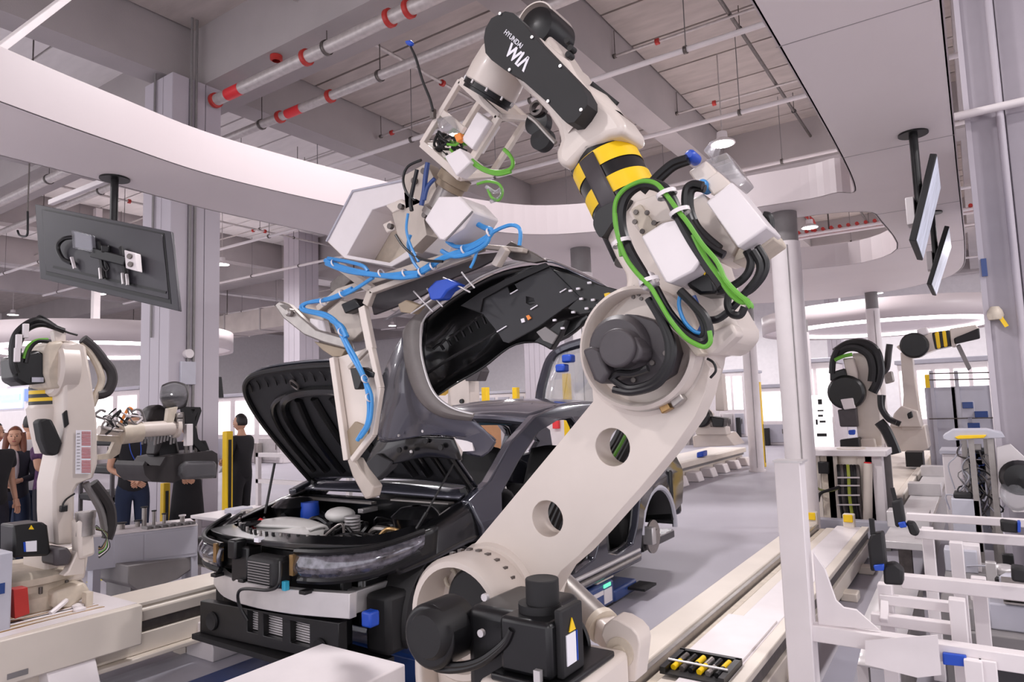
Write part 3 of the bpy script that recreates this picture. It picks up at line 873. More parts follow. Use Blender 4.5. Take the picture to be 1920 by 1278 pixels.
# balancer cylinder with clevis
b0, b1, b2_ = P(1050, 1095, y=2.30), P(1125, 1168, y=2.22), P(1165, 1208, y=2.16)
G().cyl(b0, b1, .055, n=24).o('balancer_cylinder', M.steel, rob)
G().cyl(b1, b1 + (b2_ - b1) * .2, .062, n=24).o('balancer_collar', M.creamd, rob)
G().bar(b1 + (b2_ - b1) * .15, b2_, .09, .09).o('balancer_clevis', M.cream, rob, bev=.02, seg=3)
traced([(1126, 1190), (1132, 1172), (1146, 1160), (1164, 1164), (1184, 1176), (1196, 1190), (1200, 1208), (1198, 1225), (1192, 1278), (1120, 1278), (1128, 1235), (1136, 1212)], 1.98, 2.07, 'clevis_bracket', M.cream, rob, bev=.014, seg=3)
ylathe(1163, 1222, 1.98, [(.045, 0), (.045, .006), (.022, .006), (.022, .014), (0, .014)], 'pivot_pin', M.creamd, rob)
for k in range(3): G().tube(PL([(1075, 1150 + k * 8), (1095, 1180), (1103 - k * 4, 1215), (1085, 1228), (1072, 1205)], y=1.9), .008, 7).o('loop_cable', M.rubber, rob)

# elbow
E0 = (1195, 655)
G().lathe(P(1200, 655, y=2.05), (0, -1, 0), [(0, -.2), (.215, -.2), (.22, -.02), (.215, 0), (.2, .004)], 48).o('elbow_disc', M.cream, rob)
G().lathe(P(1198, 652, y=2.0), (0, -1, 0), [(.195, -.04), (.195, .03), (.183, .04), (.175, .03), (.172, -.03), (0, -.03)], 48).o('elbow_ring', M.cream, rob)
traced([(1112, 690), (1122, 640), (1150, 612), (1172, 588), (1195, 590), (1225, 600), (1252, 625), (1262, 660), (1250, 700), (1215, 722), (1170, 725), (1135, 712)], 1.90, 1.99, 'elbow_motor', M.motor, rob, bev=.012, seg=3)
ylathe(1168, 652, 1.92, [(.10, 0), (.10, .03), (.085, .05), (0, .05)], 'motor_step', M.motor, rob)
ylathe(1165, 653, 1.84, [(.058, -.05), (.058, .03), (.052, .036), (0, .036)], 'encoder_cap', M.motor, rob, bev=.003)
traced([(1090, 655), (1108, 648), (1128, 660), (1140, 700), (1128, 722), (1112, 712)], 1.82, 1.93, 'motor_cover', M.motor, rob, bev=.012, seg=3)
traced([(1170, 625), (1192, 632), (1205, 655), (1202, 672), (1185, 682), (1172, 670)], 1.82, 1.90, 'connector_block', M.motor, rob, bev=.008)
for q in ((1122, 622), (1202, 628), (1225, 680), (1250, 662), (1190, 712)): ylathe(q[0], q[1], 1.9, [(.008, 0), (.008, .012), (0, .012)], 'cap_screw', M.steeld, rob, 8)
for pts_ in ([(1215, 560), (1238, 600), (1252, 640), (1250, 680), (1225, 715), (1180, 728), (1150, 712)], [(1222, 565), (1248, 610), (1262, 650), (1255, 690), (1230, 722), (1185, 735), (1150, 730)], [(1145, 712), (1160, 700), (1185, 700), (1215, 690)]):
    G().tube(PL(pts_, y=1.85), .011, 8).o('elbow_cable', M.rubber, rob)
traced([(1257, 738), (1268, 730), (1282, 748), (1262, 765), (1255, 752)], 2.0, 2.04, 'red_tagged_lug', M.steel, rob, bev=.004)
traced([(1232, 757), (1248, 748), (1258, 766), (1240, 776)], 2.01, 2.045, 'yellow_stop', M.brass, rob, bev=.004)

# forearm casting
fore = [(1128, 432), (1150, 480), (1172, 518), (1166, 556), (1140, 585), (1120, 620), (1113, 665), (1128, 715), (1175, 738), (1245, 725), (1290, 690), (1308, 660), (1350, 662), (1383, 628), (1380, 608), (1345, 545), (1325, 480), (1290, 430), (1255, 370), (1200, 345), (1150, 385)]
traced(fore, 2.02, 2.30, 'forearm_casting', M.cream, rob, bev=.028, seg=3)
traced([(1345, 662), (1383, 626), (1372, 604), (1330, 622), (1290, 655), (1305, 668)], 1.98, 2.06, 'forearm_bracket', M.cream, rob, bev=.01)
traced([(1278, 632), (1290, 622), (1318, 662), (1305, 668)], 1.93, 2.0, 'cable_clamp_bar', M.creamd, rob, bev=.004)
for q in ((1190, 538), (1204, 541), (1198, 552), (1184, 546), (1172, 553), (1188, 557), (1203, 560)): ylathe(q[0], q[1], 2.02, [(.006, 0), (.006, .006), (0, .006)], 'cap_screw', M.steeld, rob, 8)
# striped tube
t0, t1 = P(1194, 425, y=2.16), P(1116, 270, y=2.16)
ax = t1 - t0
R_ = .121
def ring_at(u0, u1, r0, name, m, a0=0, a1=360):
    return G().lathe(t0 + ax * u0, ax, [(r0, 0), (r0, ax.length * (u1 - u0))], 44, a0, a1, up=(0, 1, 0)).o(name, m, rob)
G().lathe(t0 - ax * .25, ax, [(0, 0), (R_ * 1.02, 0), (R_ * .985, ax.length * 1.25), (R_ * .9, ax.length * 1.3)], 44).o('forearm_tube', M.black, rob)
for i, (u0, u1) in enumerate(((.59, .76), (.28, .45))): ring_at(u0, u1, R_ + .002, 'yellow_stripe', M.yellow)
ring_at(.83, .86, R_ + .004, 'tube_rim', M.motor)
# grey cover plate lying over the stripes on the front left
uy_ = ax.normalized(); fx = V((0, -1, 0)); sx = uy_.cross(fx)
g = G()
ang = [math.radians(a_) for a_ in range(-20, 9, 4)]
vs = []
for u in (-.06, .74):
    for a_ in ang:
        vs.append(t0 + ax * u + (fx * math.cos(a_) - sx * -1 * math.sin(a_)) * (R_ + .008))
n = len(ang)
g.add(vs, [(i, i + 1, n + i + 1, n + i) for i in range(n - 1)]).o('tube_cover_plate', M.motor, rob, solid=.008)
wr = A(PL([(1122, 392), (1112, 415), (1116, 432), (1128, 445), (1146, 420), (1168, 392), (1180, 372), (1150, 378)], y=1.99), 3, True)
G().prism(wr, (0, .12, 0)).o('black_wrap', M.black, rob, bev=.012)
# boxes on the forearm
traced([(1201, 443), (1240, 418), (1268, 412), (1314, 490), (1300, 508), (1257, 531), (1246, 528)], 1.82, 1.98, 'white_cover_box', M.white, rob, bev=.006)
traced([(1178, 398), (1190, 378), (1236, 362), (1250, 378), (1268, 412), (1240, 418), (1205, 442), (1190, 425)], 1.93, 2.05, 'terminal_box', M.cream, rob, bev=.008)
traced([(1183, 392), (1200, 382), (1232, 428), (1205, 445)], 1.915, 1.93, 'terminal_lid', M.creamd, rob, bev=.002)
for q in ((1193, 398), (1214, 399), (1191, 416), (1227, 418), (1205, 434)): ylathe(q[0], q[1], 1.915, [(.008, 0), (.008, .006), (0, .006)], 'cap_screw', M.steeld, rob, 8)
traced([(1323, 378), (1371, 340), (1440, 425), (1384, 465)], 1.86, 2.02, 'servo_box', M.white, rob, bev=.006)
traced([(1290, 375), (1318, 360), (1385, 462), (1375, 480), (1345, 490), (1318, 470)], 1.98, 2.16, 'box_bracket', M.cream, rob, bev=.01)
traced([(1384, 466), (1440, 426), (1452, 446), (1405, 480), (1372, 492)], 1.96, 2.12, 'box_end_cover', M.creamd, rob, bev=.006)
traced([(1290, 321), (1323, 300), (1350, 330), (1308, 347)], 1.98, 2.12, 'valve_box', M.cream, rob, bev=.006)
traced([(1318, 340), (1345, 320), (1372, 345), (1338, 368)], 1.96, 2.08, 'valve_box', M.cream, rob, bev=.006)
traced([(1322, 300), (1362, 285), (1400, 338), (1385, 352), (1345, 322)], 2.05, 2.14, 'clear_cover', M.clear, rob, bev=.004)
traced([(1318, 282), (1334, 262), (1345, 274), (1335, 300)], 2.05, 2.09, 'sensor_bracket', M.clear, rob, bev=.004)
for q, m_ in (((1296, 293), M.blued), ((1318, 348), M.blue)): ylathe(q[0], q[1], 1.96, [(.018, -.04), (.018, .01), (.01, .02), (0, .02)], 'hose_fitting', m_, rob, 14)
CB = [
    ('green_cable', M.green, .0068, 1.80, [(1165, 480), (1160, 450), (1153, 415), (1154, 380), (1167, 358), (1187, 345), (1208, 339), (1230, 344), (1247, 362), (1273, 397), (1289, 417), (1316, 457), (1344, 490), (1360, 524), (1383, 550), (1405, 568), (1408, 576), (1396, 560)]),
    ('green_cable', M.green, .0068, 1.79, [(1153, 400), (1158, 440), (1172, 480), (1191, 508), (1212, 530), (1222, 541), (1236, 565), (1257, 600), (1281, 629), (1301, 643), (1321, 650), (1332, 640), (1330, 620)]),
    ('green_cable', M.green, .008, 1.82, [(1300, 440), (1320, 480), (1345, 515), (1370, 550), (1392, 566), (1402, 558)]),
    ('black_hose', M.rubber, .017, 1.83, [(1215, 530), (1200, 505), (1180, 470), (1166, 430), (1165, 392), (1178, 362), (1205, 345), (1238, 350), (1258, 372), (1275, 410), (1300, 455), (1330, 500), (1355, 535)]),
    ('black_hose', M.rubber, .013, 1.84, [(1225, 545), (1240, 575), (1268, 610), (1295, 632), (1318, 640), (1330, 625), (1322, 595), (1300, 570), (1275, 545)]),
    ('black_hose', M.rubber, .012, 1.86, [(1230, 540), (1255, 585), (1290, 625), (1312, 636), (1322, 618), (1310, 585), (1290, 560)]),
    ('black_hose', M.rubber, .012, 1.93, [(1288, 296), (1262, 305), (1240, 322), (1222, 340), (1205, 360)]),
    ('black_hose', M.rubber, .012, 1.94, [(1292, 302), (1266, 312), (1246, 328), (1228, 346)]),
    ('black_hose', M.rubber, .012, 1.88, [(1318, 348), (1300, 345), (1287, 355), (1285, 385), (1296, 420), (1318, 450), (1340, 468), (1358, 478)]),
    ('black_hose', M.rubber, .012, 1.9, [(1322, 354), (1305, 352), (1295, 362), (1294, 390), (1304, 420), (1322, 442), (1350, 466)]),
    ('black_hose', M.rubber, .012, 1.93, [(1400, 470), (1408, 490), (1400, 515), (1375, 535), (1340, 545), (1310, 530)]),
    ('black_hose', M.rubber, .011, 1.92, [(1412, 470), (1425, 495), (1420, 520), (1398, 548), (1370, 580), (1345, 598), (1322, 600)]),
    ('black_hose', M.rubber, .010, 1.93, [(1420, 462), (1436, 490), (1432, 515), (1412, 540), (1392, 552)]),
    ('black_hose', M.rubber, .011, 1.9, [(1396, 575), (1388, 590), (1372, 588), (1364, 570), (1368, 545)]),
    ('black_hose', M.rubber, .010, 2.0, [(1432, 402), (1442, 405), (1446, 420), (1444, 432)]),
    ('blue_cable', M.blue, .006, 1.86, [(1278, 545), (1273, 570), (1282, 600), (1300, 620), (1315, 625)]),
    ('blue_cable', M.navy, .008, 1.87, [(1300, 555), (1310, 580), (1318, 605), (1310, 625)]),
    ('thin_cable', M.rubber, .004, 2.0, [(1326, 672), (1338, 680), (1342, 695), (1332, 708)]),
]
for nm, m_, r_, y_, pts_ in CB: G().tube(PL(pts_, y=y_), r_, 8, 5).o(nm, m_, rob)
for q in ((1217, 527), (1165, 455), (1250, 364), (1275, 398)):
    G().lathe(P(*q, y=1.815), (.3, 0, -1), [(.028, -.006), (.03, -.006), (.03, .006), (.028, .006)], 14).o('cable_tie', M.white, rob)
G().bar(P(1205, 535, y=1.85), P(1228, 520, y=1.85), .045, .045).o('hose_clamp', M.white, rob, bev=.006)
traced([(1290, 510), (1315, 500), (1340, 520), (1345, 550), (1310, 552), (1285, 535)], 1.90, 2.02, 'wrist_motor', M.black, rob, bev=.012)
G().prism(PL([(1315, 508), (1325, 506), (1321, 516)], y=1.898), (0, .003, 0)).o('warning_triangle', M.yellow, rob)

# wrist yoke
yoke = [(1000, 60), (1040, 95), (1062, 110), (1075, 135), (1105, 172), (1152, 205), (1168, 228), (1172, 250), (1140, 256), (1100, 278), (1066, 314), (1048, 308), (1040, 300), (1040, 284), (1048, 262), (1043, 240), (1022, 206), (1000, 182), (975, 160), (945, 120)]
traced(yoke, 2.03, 2.22, 'wrist_yoke', M.cream, rob, bev=.025, seg=3)
G().lathe(P(1106, 232, y=2.13), ax * -1, [(.0, -.12), (.07, -.11), (.10, -.05), (.115, .02), (.115, .04)], 40).o('yoke_neck', M.cream, rob)
traced([(1028, 62), (1048, 90), (1062, 112), (1090, 140), (1086, 158), (1060, 130), (1035, 100), (1015, 80)], 2.18, 2.34, 'yoke_rear', M.cream, rob, bev=.02, seg=3)
ylathe(1023, 62, 2.36, [(.085, -.1), (.085, .05), (.075, .075), (.04, .09), (0, .092)], 'wrist_motor_cover', M.black, rob)
ylathe(1030, 66, 2.46, [(.092, -.05), (.092, .12), (.086, .12)], 'wrist_motor_housing', M.cream, rob)
cover = [(907, 71), (910, 53), (921, 34), (938, 25), (947, 21), (962, 24), (982, 44), (1002, 69), (1053, 122), (1088, 158), (1101, 181), (1101, 196), (1090, 214), (1077, 229), (1063, 231), (1054, 223), (1023, 189), (974, 146), (945, 130), (921, 112), (910, 99)]
traced(cover, 1.955, 2.03, 'logo_cover', M.blackm, rob, bev=.016, seg=4)
inn = [(913, 72), (917, 56), (927, 42), (945, 30), (956, 34), (975, 52), (1000, 82), (1045, 130), (1078, 165), (1089, 184), (1088, 197), (1076, 214), (1064, 217), (1050, 206), (1020, 178), (978, 143), (947, 125), (925, 107), (915, 92)]
for q in ((998, 70), (1051, 124), (1090, 206), (1028, 190), (956, 131), (938, 26)): ylathe(q[0], q[1], 1.953, [(.006, 0), (.006, .004), (0, .004)], 'cover_screw', M.alu, rob, 8)
a_, b_ = P(946, 64, y=1.95), P(982, 97, y=1.95)
ux = (b_ - a_).normalized(); uy = V((-ux.z, 0, ux.x))
decal_text('lettering', 'HYUNDAI', P(944, 62, y=1.9535), ux, uy, .0245, M.paper, rob, .0008, .0002)
t_ = decal_text('lettering', 'WI\u039b', P(946, 100, y=1.9535), ux, uy, .062, M.paper, rob, .0008, .0022)
G().lathe(P(982, 99.5, y=1.9535), (0, -1, 0), [(.0042, 0), (.0042, .0012), (0, .0012)], 12).o('lettering_dot', M.paper, rob)
# wrist barrel and black flange ring (tool axis runs down-left)
wa, wb = P(948, 112, y=2.14), P(918, 170, y=2.14)
wax = (wb - wa).normalized()
G().lathe(wa, wax, [(0, -.07), (.085, -.06), (.105, .0), (.112, .07), (.112, .125), (.10, .135)], 40).o('wrist_barrel', M.cream, rob)
we = wa + wax * .13
G().lathe(we, wax, [(0, 0), (.108, 0), (.108, .02), (.102, .022), (.102, .035), (0, .035)], 40).o('tool_flange', M.black, rob)
for i in range(10):
    t = i * .628
    x_, y_, _ = frame_of(wax)
    G().cyl(we + (x_ * math.cos(t) + y_ * math.sin(t)) * .110 - wax * .004, we + (x_ * math.cos(t) + y_ * math.sin(t)) * .110 + wax * .012, .005, n=8).o('flange_bolt', M.alu, rob)
# secondary loop visible in the yoke opening
ylathe(1010, 232, 2.2, [(.05, -.02), (.05, .02), (0, .03)], 'yoke_motor', M.black, rob)
ylathe(1018, 262, 2.2, [(.045, -.02), (.045, .02), (0, .03)], 'yoke_motor', M.blackm, rob)
ylathe(1010, 205, 2.18, [(.03, -.02), (.03, .02), (.02, .022)], 'yoke_bushing', M.steeld, rob)
G().tube(PL([(992, 218), (1005, 228), (1025, 250), (1042, 268)], y=2.1), .008).o('hose', M.steel, rob)
for q in ((1066, 78), (1072, 92), (1068, 104)): ylathe(q[0], q[1], 2.2, [(.012, -.02), (.012, .015), (0, .015)], 'sensor', M.blackm, rob, 10)
G().bar(P(1108, 160, y=2.15), P(1155, 198, y=2.15), .012, .03).o('cable_guide', M.blackm, rob)
traced([(1098, 155), (1115, 165), (1128, 190), (1112, 182)], 2.12, 2.16, 'clear_bracket', M.alu, rob)

# ================================================================ ITS GRIPPER (hangs on the flange)
grip = T('gripper', 'tall cream and grey gripper frame with blue air hoses on the main robot wrist', 'gripper', P(864, 250, y=2.25))
FA, FB, FD, FE = [P(*q, y=2.2) for q in ((864, 152), (936, 219), (864, 333), (792, 270))]
dv = P(988, 223, y=2.44) - FB
cor = [FA, FB, FD, FE] + [p + dv for p in (FA, FB, FD, FE)]
for i, j in ((0, 1), (1, 2), (2, 3), (3, 0), (4, 5), (5, 6), (6, 7), (7, 4), (0, 4), (1, 5), (2, 6), (3, 7)):
    w_ = .032 if j in (1, 2, 3) and i < 4 else .024
    G().bar(cor[i], cor[j], w_, .024, up=(0, 1, 0)).o('frame_bar', M.cream, grip, bev=.003)
G().prism([cor[0], cor[1], cor[5], cor[4]], wax * .012).o('top_plate', M.cream, grip)
G().prism([cor[2], cor[3], cor[7], cor[6]], wax * -.012).o('bottom_plate', M.cream, grip)
mid = (cor[0] + cor[3]) / 2; mid2 = (cor[1] + cor[2]) / 2
G().bar(P(828, 210, y=2.2), P(870, 245, y=2.2), .03, .02, up=(0, 1, 0)).o('frame_bar', M.cream, grip, bev=.003)
traced([(864, 262), (895, 208), (918, 226), (885, 280)], 2.16, 2.24, 'valve_cover', M.white, grip, bev=.006)
traced([(832, 293), (862, 277), (883, 303), (855, 330)], 2.13, 2.2, 'junction_cover', M.white, grip, bev=.006)
traced([(818, 222), (845, 216), (858, 245), (840, 252), (822, 240)], 2.17, 2.2, 'clear_cover', M.clear, grip, bev=.003)
traced([(850, 252), (862, 248), (866, 260), (856, 266)], 2.15, 2.18, 'orange_connector', M.orange, grip, bev=.003)
rg = random.Random(5)
for k in range(16):
    c_ = (rg.uniform(815, 862), rg.uniform(250, 290))
    G().tube(PL([c_, (c_[0] + rg.uniform(-14, 14), c_[1] + rg.uniform(-12, 12)), (c_[0] + rg.uniform(-20, 20), c_[1] + rg.uniform(-8, 22)), (c_[0] + rg.uniform(-10, 24), c_[1] + 18)], y=2.22 + .02 * (k % 4)), .006, 6, 4).o('wiring', [M.rubber, M.blackm, M.rubber, M.green][k % 4] if k % 8 else M.green, grip)
for pts_, m_, r_ in (([(885, 300), (905, 315), (930, 322), (955, 318), (962, 305), (955, 290), (945, 280)], M.green, .008), ([(885, 306), (908, 320), (935, 327), (958, 322)], M.green, .007),
                     ([(895, 345), (915, 340), (935, 345), (942, 360), (935, 375), (922, 370), (915, 355)], M.green, .006), ([(912, 350), (928, 360), (940, 355), (938, 370), (920, 378)], M.clear, .008),
                     ([(790, 300), (765, 312), (756, 335), (762, 360), (778, 375)], M.rubber, .006), ([(782, 318), (776, 345), (770, 375), (772, 395)], M.rubber, .009),
                     ([(802, 305), (798, 330), (795, 360), (790, 385)], M.navy, .011), ([(815, 335), (802, 350), (795, 375)], M.navy, .009),
                     ([(770, 88), (780, 110), (792, 150), (806, 185), (812, 208)], M.rubber, .006), ([(742, 440), (755, 460), (775, 478), (800, 488), (830, 490)], M.rubber, .006),
                     ([(765, 400), (762, 430), (770, 460), (785, 490)], M.blue, .006)):
    G().tube(PL(pts_, y=2.16), r_, 8, 5).o('gripper_cable', m_, grip)
traced([(757, 76), (768, 74), (774, 80), (768, 86), (760, 82)], 2.15, 2.17, 'blue_plug', M.blued, grip)
G().bar(P(812, 205, y=2.18), P(812, 222, y=2.18), .02, .02).o('antenna_foot', M.steeld, grip)
# swivel under the box
sv = P(852, 336, y=2.3)
G().lathe(sv, wax, [(0, -.02), (.075, -.02), (.075, .02), (.065, .024), (.065, .05), (.05, .055), (.05, .09), (0, .09)], 32).o('swivel', M.tan, grip)
G().lathe(sv + wax * .05, wax, [(.052, 0), (.052, .10), (.065, .11), (.065, .14), (0, .14)], 28).o('swivel_shaft', M.steel, grip)
traced([(795, 412), (822, 368), (862, 368), (888, 396), (868, 428), (833, 450), (822, 448)], 2.12, 2.3, 'actuator_box', M.white, grip, bev=.008)
G().tube(PL([(886, 396), (836, 450)], y=2.115), .004, 6, 1).o('box_seam', M.greyd, grip)
traced([(755, 330), (800, 305), (812, 330), (822, 366), (795, 412), (800, 440), (770, 470), (745, 440), (735, 400), (760, 390)], 2.28, 2.36, 'wrist_bracket', M.frame, grip, bev=.01)
for q in ((755, 388), (735, 425), (800, 404), (798, 322), (780, 340)): ylathe(q[0], q[1], 2.28, [(.014, 0), (.014, .02), (0, .02)], 'bracket_bolt', M.steeld, grip, 10)
# white shell enclosure
sh_o = [(611, 450), (660, 356), (764, 334), (800, 346), (812, 400), (790, 470), (735, 500), (646, 484)]
sh_i = [(650, 478), (698, 393), (756, 375), (795, 400), (775, 462), (730, 492)]
traced(sh_o, 2.42, 2.62, 'shell_body', M.white, grip, [sh_i], bev=.004)
traced(sh_o, 2.62, 2.63, 'shell_back', M.creamd, grip, bev=0)
G().tube(PL([(612, 452), (661, 358), (764, 336)], y=2.415), .006, 6, 1).o('shell_edge', M.grey, grip)
traced([(722, 385), (752, 372), (764, 385), (735, 400)], 2.4, 2.42, 'shell_lug', M.cream, grip)
traced([(716, 420), (732, 412), (740, 430), (724, 437)], 2.4, 2.42, 'shell_lug', M.cream, grip)
# beams
def fbar(p, q, y0, y1, w_, h_, name='frame_beam', m=None):
    return G().bar(P(*p, y=y0), P(*q, y=y1), w_, h_, up=(0, 1, 0)).o(name, m or M.frame, grip, bev=.004)
fbar((600, 580), (640, 547), 2.36, 2.36, .035, .05); fbar((638, 548), (905, 462), 2.36, 2.36, .035, .05); fbar((903, 462), (985, 470), 2.36, 2.36, .02, .04)
fbar((688, 572), (698, 545), 2.24, 2.24, .04, .03); fbar((696, 547), (888, 478), 2.24, 2.24, .028, .03)
fbar((640, 500), (700, 545), 2.38, 2.26, .04, .04)
fbar((681, 575), (697, 655), 2.24, 2.24, .042, .03, m=M.cream); fbar((697, 652), (714, 728), 2.24, 2.24, .028, .03, m=M.cream)
fbar((714, 726), (700, 815), 2.24, 2.24, .026, .03, m=M.cream); fbar((700, 813), (662, 862), 2.24, 2.24, .026, .03, m=M.cream)
fbar((692, 652), (655, 690), 2.27, 2.27, .02, .02); fbar((625, 670), (652, 862), 2.28, 2.28, .034, .03, m=M.cream)
traced([(625, 672), (688, 652), (712, 728), (698, 812), (662, 858), (650, 850)], 2.30, 2.32, 'web_plate', M.cream, grip, bev=.003)
traced([(640, 820), (665, 790), (690, 800), (690, 815), (662, 855), (650, 850)], 2.285, 2.305, 'web_pocket', M.tan, grip, bev=.003)
traced([(650, 862), (664, 858), (676, 880), (701, 912), (696, 932), (684, 936), (660, 892)], 2.24, 2.30, 'gripper_foot', M.frame, grip, bev=.008)
traced([(514, 572), (524, 564), (540, 570), (562, 592), (592, 617), (648, 634), (655, 655), (600, 640), (570, 628), (530, 596)], 2.28, 2.32, 'left_finger', M.steel, grip, bev=.008)
traced([(524, 572), (534, 570), (552, 585), (546, 590)], 2.275, 2.285, 'finger_slot', M.steeld, grip, bev=0)
traced([(588, 640), (648, 654), (640, 668), (622, 668), (604, 656)], 2.3, 2.36, 'finger_gusset', M.tan, grip, bev=.004)
ylathe(546, 586, 2.28, [(.022, -.01), (.022, .02), (.012, .03), (0, .03)], 'pivot_bolt', M.steel, grip, 16)
traced([(548, 583), (575, 570), (600, 580), (610, 612), (585, 614), (562, 600)], 2.34, 2.4, 'finger_block', M.frame, grip, bev=.008)
traced([(580, 596), (605, 600), (612, 628), (580, 616)], 2.3, 2.34, 'finger_block', M.white, grip, bev=.006)
traced([(612, 585), (640, 562), (668, 566), (680, 620), (660, 640), (628, 625)], 2.36, 2.42, 'backing_plate', M.frame, grip, bev=.006)
traced([(638, 570), (666, 558), (676, 575), (646, 588)], 2.30, 2.36, 'clamp_unit', M.black, grip, bev=.008)
traced([(618, 530), (648, 505), (668, 515), (640, 545), (618, 548)], 2.40, 2.46, 'clamp_unit', M.steeld, grip, bev=.008)
traced([(655, 690), (680, 688), (702, 698), (700, 708), (682, 706), (672, 730), (664, 730)], 2.22, 2.26, 'rubber_stop', M.black, grip, bev=.006)
traced([(800, 542), (815, 526), (838, 522), (860, 532), (838, 545), (828, 560), (806, 562)], 2.24, 2.3, 'blue_pad', M.blued, grip, bev=.008)
for p, q in (((775, 545), (812, 585)), ((800, 540), (830, 575)), ((830, 520), (882, 548)), ((865, 510), (890, 540)), ((770, 588), (812, 560))): fbar(p, q, 2.26, 2.26, .008, .008, 'thin_rod', M.alu)
traced([(745, 570), (760, 562), (785, 572), (772, 588), (750, 585)], 2.26, 2.31, 'copper_fitting', M.tan, grip, bev=.006)
traced([(935, 470), (958, 452), (1000, 474), (1022, 488), (1000, 492), (960, 486)], 2.38, 2.41, 'end_plate', M.steeld, grip, bev=.003)
traced([(920, 495), (940, 460), (948, 468), (930, 500)], 2.3, 2.34, 'white_bracket', M.cream, grip, bev=.003)
traced([(690, 545), (880, 478), (955, 470), (900, 500), (850, 520), (780, 560), (700, 590)], 2.44, 2.46, 'deflector_plate', M.motor, grip, bev=.003)
# blue hose bundles
hb = [
    ([(610, 488), (640, 500), (680, 510), (720, 516), (760, 512), (790, 510), (815, 495)], .011), ([(612, 494), (650, 508), (700, 515), (750, 520), (785, 516)], .011), ([(615, 484), (650, 490), (680, 498), (690, 508)], .009),
    ([(790, 512), (812, 498), (830, 486), (870, 472), (905, 455), (925, 435), (955, 422), (972, 426), (976, 440), (974, 460)], .008), ([(788, 508), (820, 488), (850, 475), (890, 462), (915, 445), (922, 432), (905, 425), (882, 412)], .011),
    ([(828, 470), (850, 480), (880, 475), (910, 458), (918, 440)], .010), ([(838, 452), (855, 462), (880, 460), (905, 448), (920, 438)], .009), ([(770, 440), (765, 460), (775, 490), (790, 510)], .007),
    ([(660, 540), (620, 558), (585, 565), (566, 572), (568, 582), (600, 590), (625, 602), (638, 625), (655, 660), (672, 690), (684, 715)], .009), ([(700, 520), (655, 548), (615, 562), (575, 568), (572, 580), (610, 588), (634, 606), (650, 640), (668, 672), (686, 712)], .009),
    ([(684, 712), (690, 740), (692, 770), (688, 795), (678, 812), (670, 825)], .010), ([(682, 708), (696, 740), (696, 775), (690, 800), (676, 820)], .009), ([(622, 600), (640, 612), (650, 632)], .014),
    ([(895, 470), (888, 490), (882, 502)], .006)]
for i, (pts_, r_) in enumerate(hb):
    G().tube(PL(pts_, y=2.19 if i < 8 else 2.2), r_, 8, 5).o('blue_air_hose', M.blue, grip)
for q in ((627, 493), (715, 512), (760, 512), (790, 510), (642, 550), (606, 566), (640, 622), (684, 710), (692, 745), (870, 468), (918, 436), (812, 498)):
    G().lathe(P(*q, y=2.19), (1, 0, .3), [(.018, -.004), (.02, -.004), (.02, .004), (.018, .004)], 12).o('cable_tie', M.white, grip)

# ================================================================ THE BUMPER COVER IT HOLDS
bum = T('bumper_cover', 'dark grey car bumper cover with undertray hanging from the robot gripper', 'bumper', P(900, 640, y=2.5))


def srf(rows, name, m, par, th=.006, nu=5, nv=4):
    return G().surf([[P(a_, b_, y=c_) for a_, b_, c_ in r] for r in rows], nu, nv).o(name, m, par, solid=th)


# outer painted skin: from the arch end down to the pointed lamp tip
srf([[(757, 628, 2.44), (762, 670, 2.42), (782, 728, 2.40), (822, 768, 2.40), (885, 785, 2.42)],
     [(735, 665, 2.50), (742, 700, 2.45), (766, 752, 2.42), (818, 790, 2.42), (908, 806, 2.44)],
     [(716, 715, 2.58), (724, 750, 2.50), (752, 790, 2.46), (812, 808, 2.45), (928, 828, 2.48)],
     [(706, 800, 2.62), (708, 825, 2.56), (735, 828, 2.5), (800, 815, 2.46), (852, 816, 2.48)]], 'outer_skin', M.carl, bum)
srf([[(885, 784, 2.42), (908, 805, 2.44), (930, 829, 2.47)], [(868, 800, 2.45), (890, 822, 2.46), (920, 845, 2.48)], [(852, 815, 2.47), (872, 848, 2.49), (904, 856, 2.5)]], 'skin_tip', M.carl, bum)
traced([(852, 822), (885, 828), (888, 845), (868, 846)], 2.465, 2.475, 'tip_opening', M.white, bum, bev=0)
# grey wheel arch cladding strip
srf([[(860, 545, 2.50), (800, 588, 2.44), (790, 640, 2.40), (797, 690, 2.38), (815, 735, 2.37), (845, 762, 2.38), (890, 775, 2.4)],
     [(840, 548, 2.46), (775, 596, 2.41), (768, 640, 2.375), (775, 690, 2.36), (796, 742, 2.35), (832, 771, 2.36), (887, 782, 2.38)],
     [(822, 552, 2.48), (763, 610, 2.43), (757, 640, 2.40), (762, 690, 2.385), (785, 748, 2.38), (825, 779, 2.39), (885, 788, 2.41)]], 'arch_cladding', M.clad, bum, .008, 6, 4)
G().tube([P(a_, b_, y=c_) for a_, b_, c_ in [(870, 538, 2.5), (800, 590, 2.44), (789, 640, 2.39), (796, 690, 2.37), (814, 736, 2.36), (846, 763, 2.37), (888, 776, 2.39)]], .006, 6, 6).o('cladding_lip', M.alu, bum)
